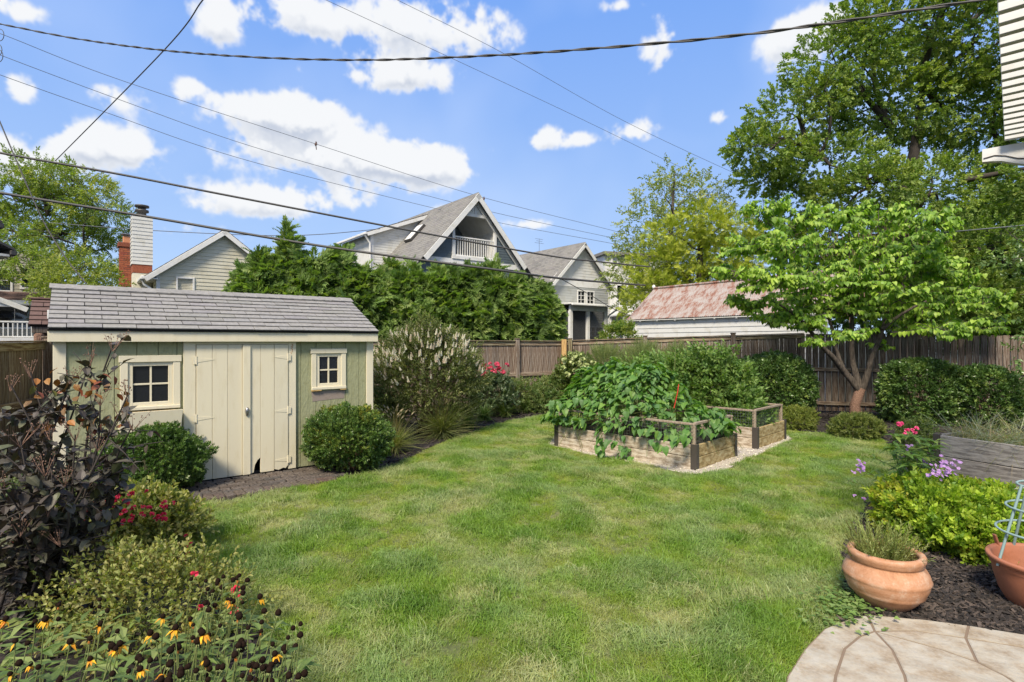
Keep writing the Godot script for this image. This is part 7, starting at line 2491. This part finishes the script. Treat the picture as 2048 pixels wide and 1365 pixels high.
# ---------------------------------------------------------------- pots
func pots() -> void:
	var p := spot(1772, 1212)
	var t := thing("terracotta_pot", "round terracotta bowl with rolled rim holding rosemary", "pot", p)
	var b := MB.new()
	var prof := [Vector2(0.0, 0.0), Vector2(0.11, 0.0)]
	# a rounded belly with two fine raised lines
	for i in range(1, 25):
		var q := i / 24.0
		var yy := 0.3 * q
		var rr := 0.115 + 0.15 * pow(sin(minf(q / 0.72, 1.0) * PI / 2), 0.85) - 0.045 * pow(maxf(0.0, q - 0.72) / 0.28, 2.0)
		if i == 9 or i == 17: rr += 0.007
		prof.append(Vector2(rr, yy))
	prof += [Vector2(0.222, 0.305), Vector2(0.222, 0.314), Vector2(0.231, 0.318), Vector2(0.229, 0.33), Vector2(0.238, 0.342), Vector2(0.24, 0.36), Vector2(0.232, 0.374), Vector2(0.215, 0.38), Vector2(0.198, 0.374), Vector2(0.19, 0.355), Vector2(0.2, 0.3), Vector2(0.225, 0.25), Vector2(0.24, 0.2)]
	b.lathe(prof, 64)
	part("bowl", b.mesh(), M.terracotta, t)
	t.scale = Vector3(0.9, 0.95, 0.9)
	var so := MB.new()
	so.lathe([Vector2(0.238, 0.22), Vector2(0.12, 0.235), Vector2(0.0, 0.24)], 24)
	part("potting_soil", so.mesh(), M.soil, t)
	# rosemary
	var r := thing("rosemary", "small rosemary plant growing in the round terracotta bowl", "herb", p + Vector3(0.0, 0.23, -0.05))
	var ndl := [sprig(30, 0.24, 0.03, 0.005, "low", 0.9, 0.2, 0.002), sprig(30, 0.27, 0.03, 0.005, "low", 0.9, 0.2, 0.002)]
	var sc := scatters(2)
	for i in 210:
		var a := rf(0, TAU)
		var q := sqrt(rng.randf()) * 0.11
		var z := (Vector3(cos(a) * q * 4.0, rf(0.6, 1.3), sin(a) * q * 4.0) + rdir() * 0.45).normalized()
		var s := rf(0.6, 1.15)
		sc[i % 2].add(Transform3D(aim(z, rf(0, TAU)).scaled(Vector3(s, s, s)), Vector3(cos(a) * q, rf(-0.01, 0.03), sin(a) * q)), pick([Color(0.36, 0.42, 0.13), Color(0.46, 0.50, 0.20), Color(0.25, 0.32, 0.09)]))
	spread_out(r, ndl, M.leaf, sc, "sprigs")
	# the larger pot at the right edge
	var c := at(2098, 682, 3.52)
	c.y = 0
	var t2 := thing("plastic_pot", "wide terracotta-coloured plastic pot at the right edge with the cage in it", "pot", c)
	var m2 := MB.new()
	m2.lathe([Vector2(0.0, 0.0), Vector2(0.2, 0.0), Vector2(0.235, 0.012), Vector2(0.285, 0.1), Vector2(0.315, 0.2), Vector2(0.325, 0.255), Vector2(0.333, 0.262), Vector2(0.334, 0.285), Vector2(0.345, 0.29), Vector2(0.358, 0.305), Vector2(0.36, 0.32), Vector2(0.352, 0.33), Vector2(0.335, 0.328), Vector2(0.318, 0.315), Vector2(0.312, 0.27), Vector2(0.29, 0.2), Vector2(0.27, 0.15)], 48)
	part("bowl", m2.mesh(), M.plastic_pot, t2)
	t2.scale = Vector3(0.86, 0.95, 0.86)
	var s2 := MB.new()
	s2.lathe([Vector2(0.285, 0.175), Vector2(0.12, 0.185), Vector2(0.0, 0.19)], 24)
	part("potting_soil", s2.mesh(), M.soil, t2)
	var wd := MB.new()
	for i in 40:
		var a := rf(0, TAU)
		var q := rf(0.02, 0.22)
		var o := Vector3(cos(a) * q, 0.185, sin(a) * q)
		wd.tint = pick([Color(0.3, 0.27, 0.08), Color(0.4, 0.3, 0.1), Color(0.2, 0.24, 0.06)])
		for k in 5:
			add_leaf(wd, Transform3D(aim(rdir() + Vector3.UP, 0), o + Vector3(0, k * 0.012, 0)), 0.022, 0.01, "low")
	part("seedlings", wd.mesh(), M.leaf, t2, "stuff")
	# cage standing in the pot
	var tc := thing("plant_cage", "pale teal wire plant cage standing in the plastic pot", "plant cage", c + Vector3(0, 0.2, 0))
	var rings := MB.new()
	for k in [[0.28, 0.255], [0.43, 0.205], [0.575, 0.15]]:
		var pts := []; var rad := []
		for i in 33:
			pts.append(Vector3(cos(TAU * i / 32.0) * k[1], k[0], sin(TAU * i / 32.0) * k[1])); rad.append(0.0075)
		var rg := MB.new()
		rg.tube(pts, rad, 6, false)
		part("ring", rg.mesh(), M.cage_paint, tc)
	for i in 4:
		var a := TAU * i / 4.0 + PI + 0.12
		var lg := MB.new()
		lg.tube([Vector3(cos(a) * 0.155, 0.58, sin(a) * 0.155), Vector3(cos(a) * 0.295, 0.06, sin(a) * 0.295)], [0.0085, 0.0085], 6)
		part("leg", lg.mesh(), M.cage_paint, tc)
	var hd := thing("pot_handle", "pinkish flat strip standing up behind the plastic pot", "handle", at(2002, 1098, 3.8))
	var hm := MB.new()
	hm.beam(Vector3(-0.045, 0.10, 0), Vector3(0.03, -0.12, 0), 0.03, 0.012, 0.004)
	part("strip", hm.mesh(), M.plastic_pot, hd)


# ---------------------------------------------------------------- overhead lines and birds
func line(label: String, pts: Array, r: float, m: Material, twisted := false, called := "overhead_cable") -> void:
	# pts: [px, py, distance]; smooth through them
	var o := thing(called, label, "cable")
	var v := []
	for p in pts: v.append(at(p[0], p[1], p[2]))
	var path := []
	for i in v.size() - 1:
		var a: Vector3 = v[maxi(i - 1, 0)]; var d: Vector3 = v[mini(i + 2, v.size() - 1)]
		for k in 10:
			path.append((v[i] as Vector3).cubic_interpolate(v[i + 1], a, d, k / 10.0))
	path.append(v[-1])
	var mb := MB.new()
	if not twisted:
		var rad := []
		for i in path.size(): rad.append(r)
		mb.tube(path, rad, 6)
		part("wire", mb.mesh(), m, o)
		return
	for s in 2:
		var q := []
		var rad := []
		var run := 0.0
		for i in path.size() - 1:
			var n := maxi(1, int((path[i] as Vector3).distance_to(path[i + 1]) / 0.07))
			for k in n:
				var p: Vector3 = (path[i] as Vector3).lerp(path[i + 1], float(k) / n)
				var a := run * 11.0 + s * PI
				q.append(p + Vector3(0, cos(a), sin(a)) * r * 0.75); rad.append(r * (0.7 if s else 0.9))
				run += 0.07
		var st := MB.new()
		st.tube(q, rad, 6)
		part("strand", st.mesh(), m, o)


func bird(label: String, p: Vector3, s: float) -> void:
	var o := thing("bird", label, "bird", p, rf(-0.6, 0.6))
	var b := MB.new()
	# an upright perching body: belly, breast, head in one surface
	b.lathe([Vector2(0.0, 0.0), Vector2(0.02, 0.008), Vector2(0.036, 0.04), Vector2(0.038, 0.07), Vector2(0.03, 0.105), Vector2(0.02, 0.12), Vector2(0.024, 0.135), Vector2(0.02, 0.152), Vector2(0.008, 0.162), Vector2(0.0, 0.163)], 12, Transform3D(Basis(Vector3.RIGHT, -0.25).scaled(Vector3(s, s, s)), Vector3.ZERO))
	b.tube([Vector3(0, 0.14, 0.0) * s, Vector3(0, 0.136, 0.035) * s], [0.006 * s, 0.001], 5)
	part("body", b.mesh(), M.feather, o)
	var tl := MB.new()
	tl.beam(Vector3(0, 0.02, -0.015) * s, Vector3(0, -0.11, -0.05) * s, 0.03 * s, 0.008 * s, 0.002)
	part("tail", tl.mesh(), M.feather, o)
	for q in [-1, 1]:
		var w := MB.new()
		w.lathe([Vector2(0, -0.06), Vector2(0.016, -0.02), Vector2(0.02, 0.02), Vector2(0, 0.05)], 8, Transform3D(Basis(Vector3.RIGHT, -0.3).scaled(Vector3(s * 0.5, s, s)), Vector3(q * 0.032, 0.065, -0.012) * s))
		part("wing", w.mesh(), M.feather, o)


func wires() -> void:
	line("thick twisted cable swagging across the top of the sky", [[-120, 25, 11], [0, 48, 10.6], [150, 77, 10.1], [330, 101, 9.5], [520, 115, 8.8], [720, 120, 8.1], [920, 114, 7.5], [1150, 100, 6.8], [1500, 68, 5.9], [1960, 0, 4.9], [2150, -32, 4.5]], 0.012, M.cable, true)
	line("thin guy wire slanting steeply down from the top edge at the left", [[450, -50, 9], [405, 0, 9.6], [328, 100, 11], [110, 322, 15]], 0.011, M.cable)
	line("upper of two thick black cables crossing before the houses", [[-120, 278, 12], [0, 306, 12.4], [240, 349, 13.2], [470, 394, 14], [850, 467, 16], [1100, 512, 18], [1200, 524, 19], [1300, 534, 20]], 0.026, M.cable)
	line("lower of two thick black cables crossing before the houses", [[-120, 362, 12], [0, 386, 12.4], [290, 433, 13.4], [640, 492, 14], [1000, 541, 14.5], [1130, 558, 17], [1290, 571, 20]], 0.031, M.cable)
	line("topmost of three thin wires fanning out from the left edge", [[-60, 45, 20], [15, 73, 20], [240, 160, 22], [631, 288, 25], [948, 390, 28], [1228, 462, 31], [1330, 490, 32]], 0.0105, M.thin_wire)
	line("middle of three thin wires fanning out from the left edge", [[-60, 85, 20], [10, 114, 20], [240, 200, 22], [500, 292, 24], [800, 377, 27], [1000, 428, 29], [1225, 476, 31], [1330, 500, 32]], 0.0105, M.thin_wire)
	line("lowest of three thin wires fanning out from the left edge", [[-60, 125, 20], [0, 150, 20], [220, 228, 22], [470, 314, 24], [800, 400, 27], [1000, 446, 29], [1228, 488, 31], [1330, 510, 32]], 0.0105, M.thin_wire)
	line("left of two thin wires dropping from the top edge to the maple", [[600, -25, 24], [652, 0, 24.5], [900, 115, 27], [1150, 232, 30], [1335, 322, 33], [1400, 352, 34]], 0.0105, M.thin_wire)
	line("right of two thin wires dropping from the top edge to the maple", [[740, -30, 24], [795, 0, 24.5], [1000, 103, 27], [1250, 243, 30], [1490, 356, 33], [1560, 385, 34]], 0.0105, M.thin_wire)
	line("thin dark wire hanging down before the ash at the left edge", [[-20, 200, 10], [0, 246, 10], [40, 340, 10], [85, 440, 10], [130, 515, 10], [172, 568, 10]], 0.011, M.cable)
	line("faint level wire between the ash and the dormer roof", [[100, 446, 20], [300, 461, 20], [520, 471, 20.5], [640, 469, 21], [760, 458, 22]], 0.013, M.thin_wire)
	line("short service wire reaching the glossy shrub at the right edge", [[1880, 466, 12], [1960, 459, 11.5], [2080, 448, 11]], 0.012, M.thin_wire)
	line("service drop sagging from the lower cable to the garage corner", [[1120, 557, 17], [1180, 590, 17.5], [1225, 617, 18], [1262, 632, 19.5]], 0.012, M.cable)
	# loops where the lines meet the pole beyond the left edge
	var lp := thing("wire_loops", "tangle of insulator loops at the left edge of the sky", "cable")
	for k in [[0, 100, 20], [2, 112, 20], [4, 70, 20]]:
		var pts := []; var rad := []
		for i in 13:
			pts.append(at(k[0], k[1], k[2]) + Vector3(cos(TAU * i / 12.0) * 0.16 - 0.1, sin(TAU * i / 12.0) * 0.22, 0)); rad.append(0.012)
		var mb := MB.new()
		mb.tube(pts, rad, 5, false)
		part("loop", mb.mesh(), M.cable, lp)
	bird("small dark bird perched on the topmost of the three thin wires", at(631, 292, 25), 1.35)
	bird("tiny bird on the wire just right of the balcony house's peak", at(968, 400, 28), 1.1)
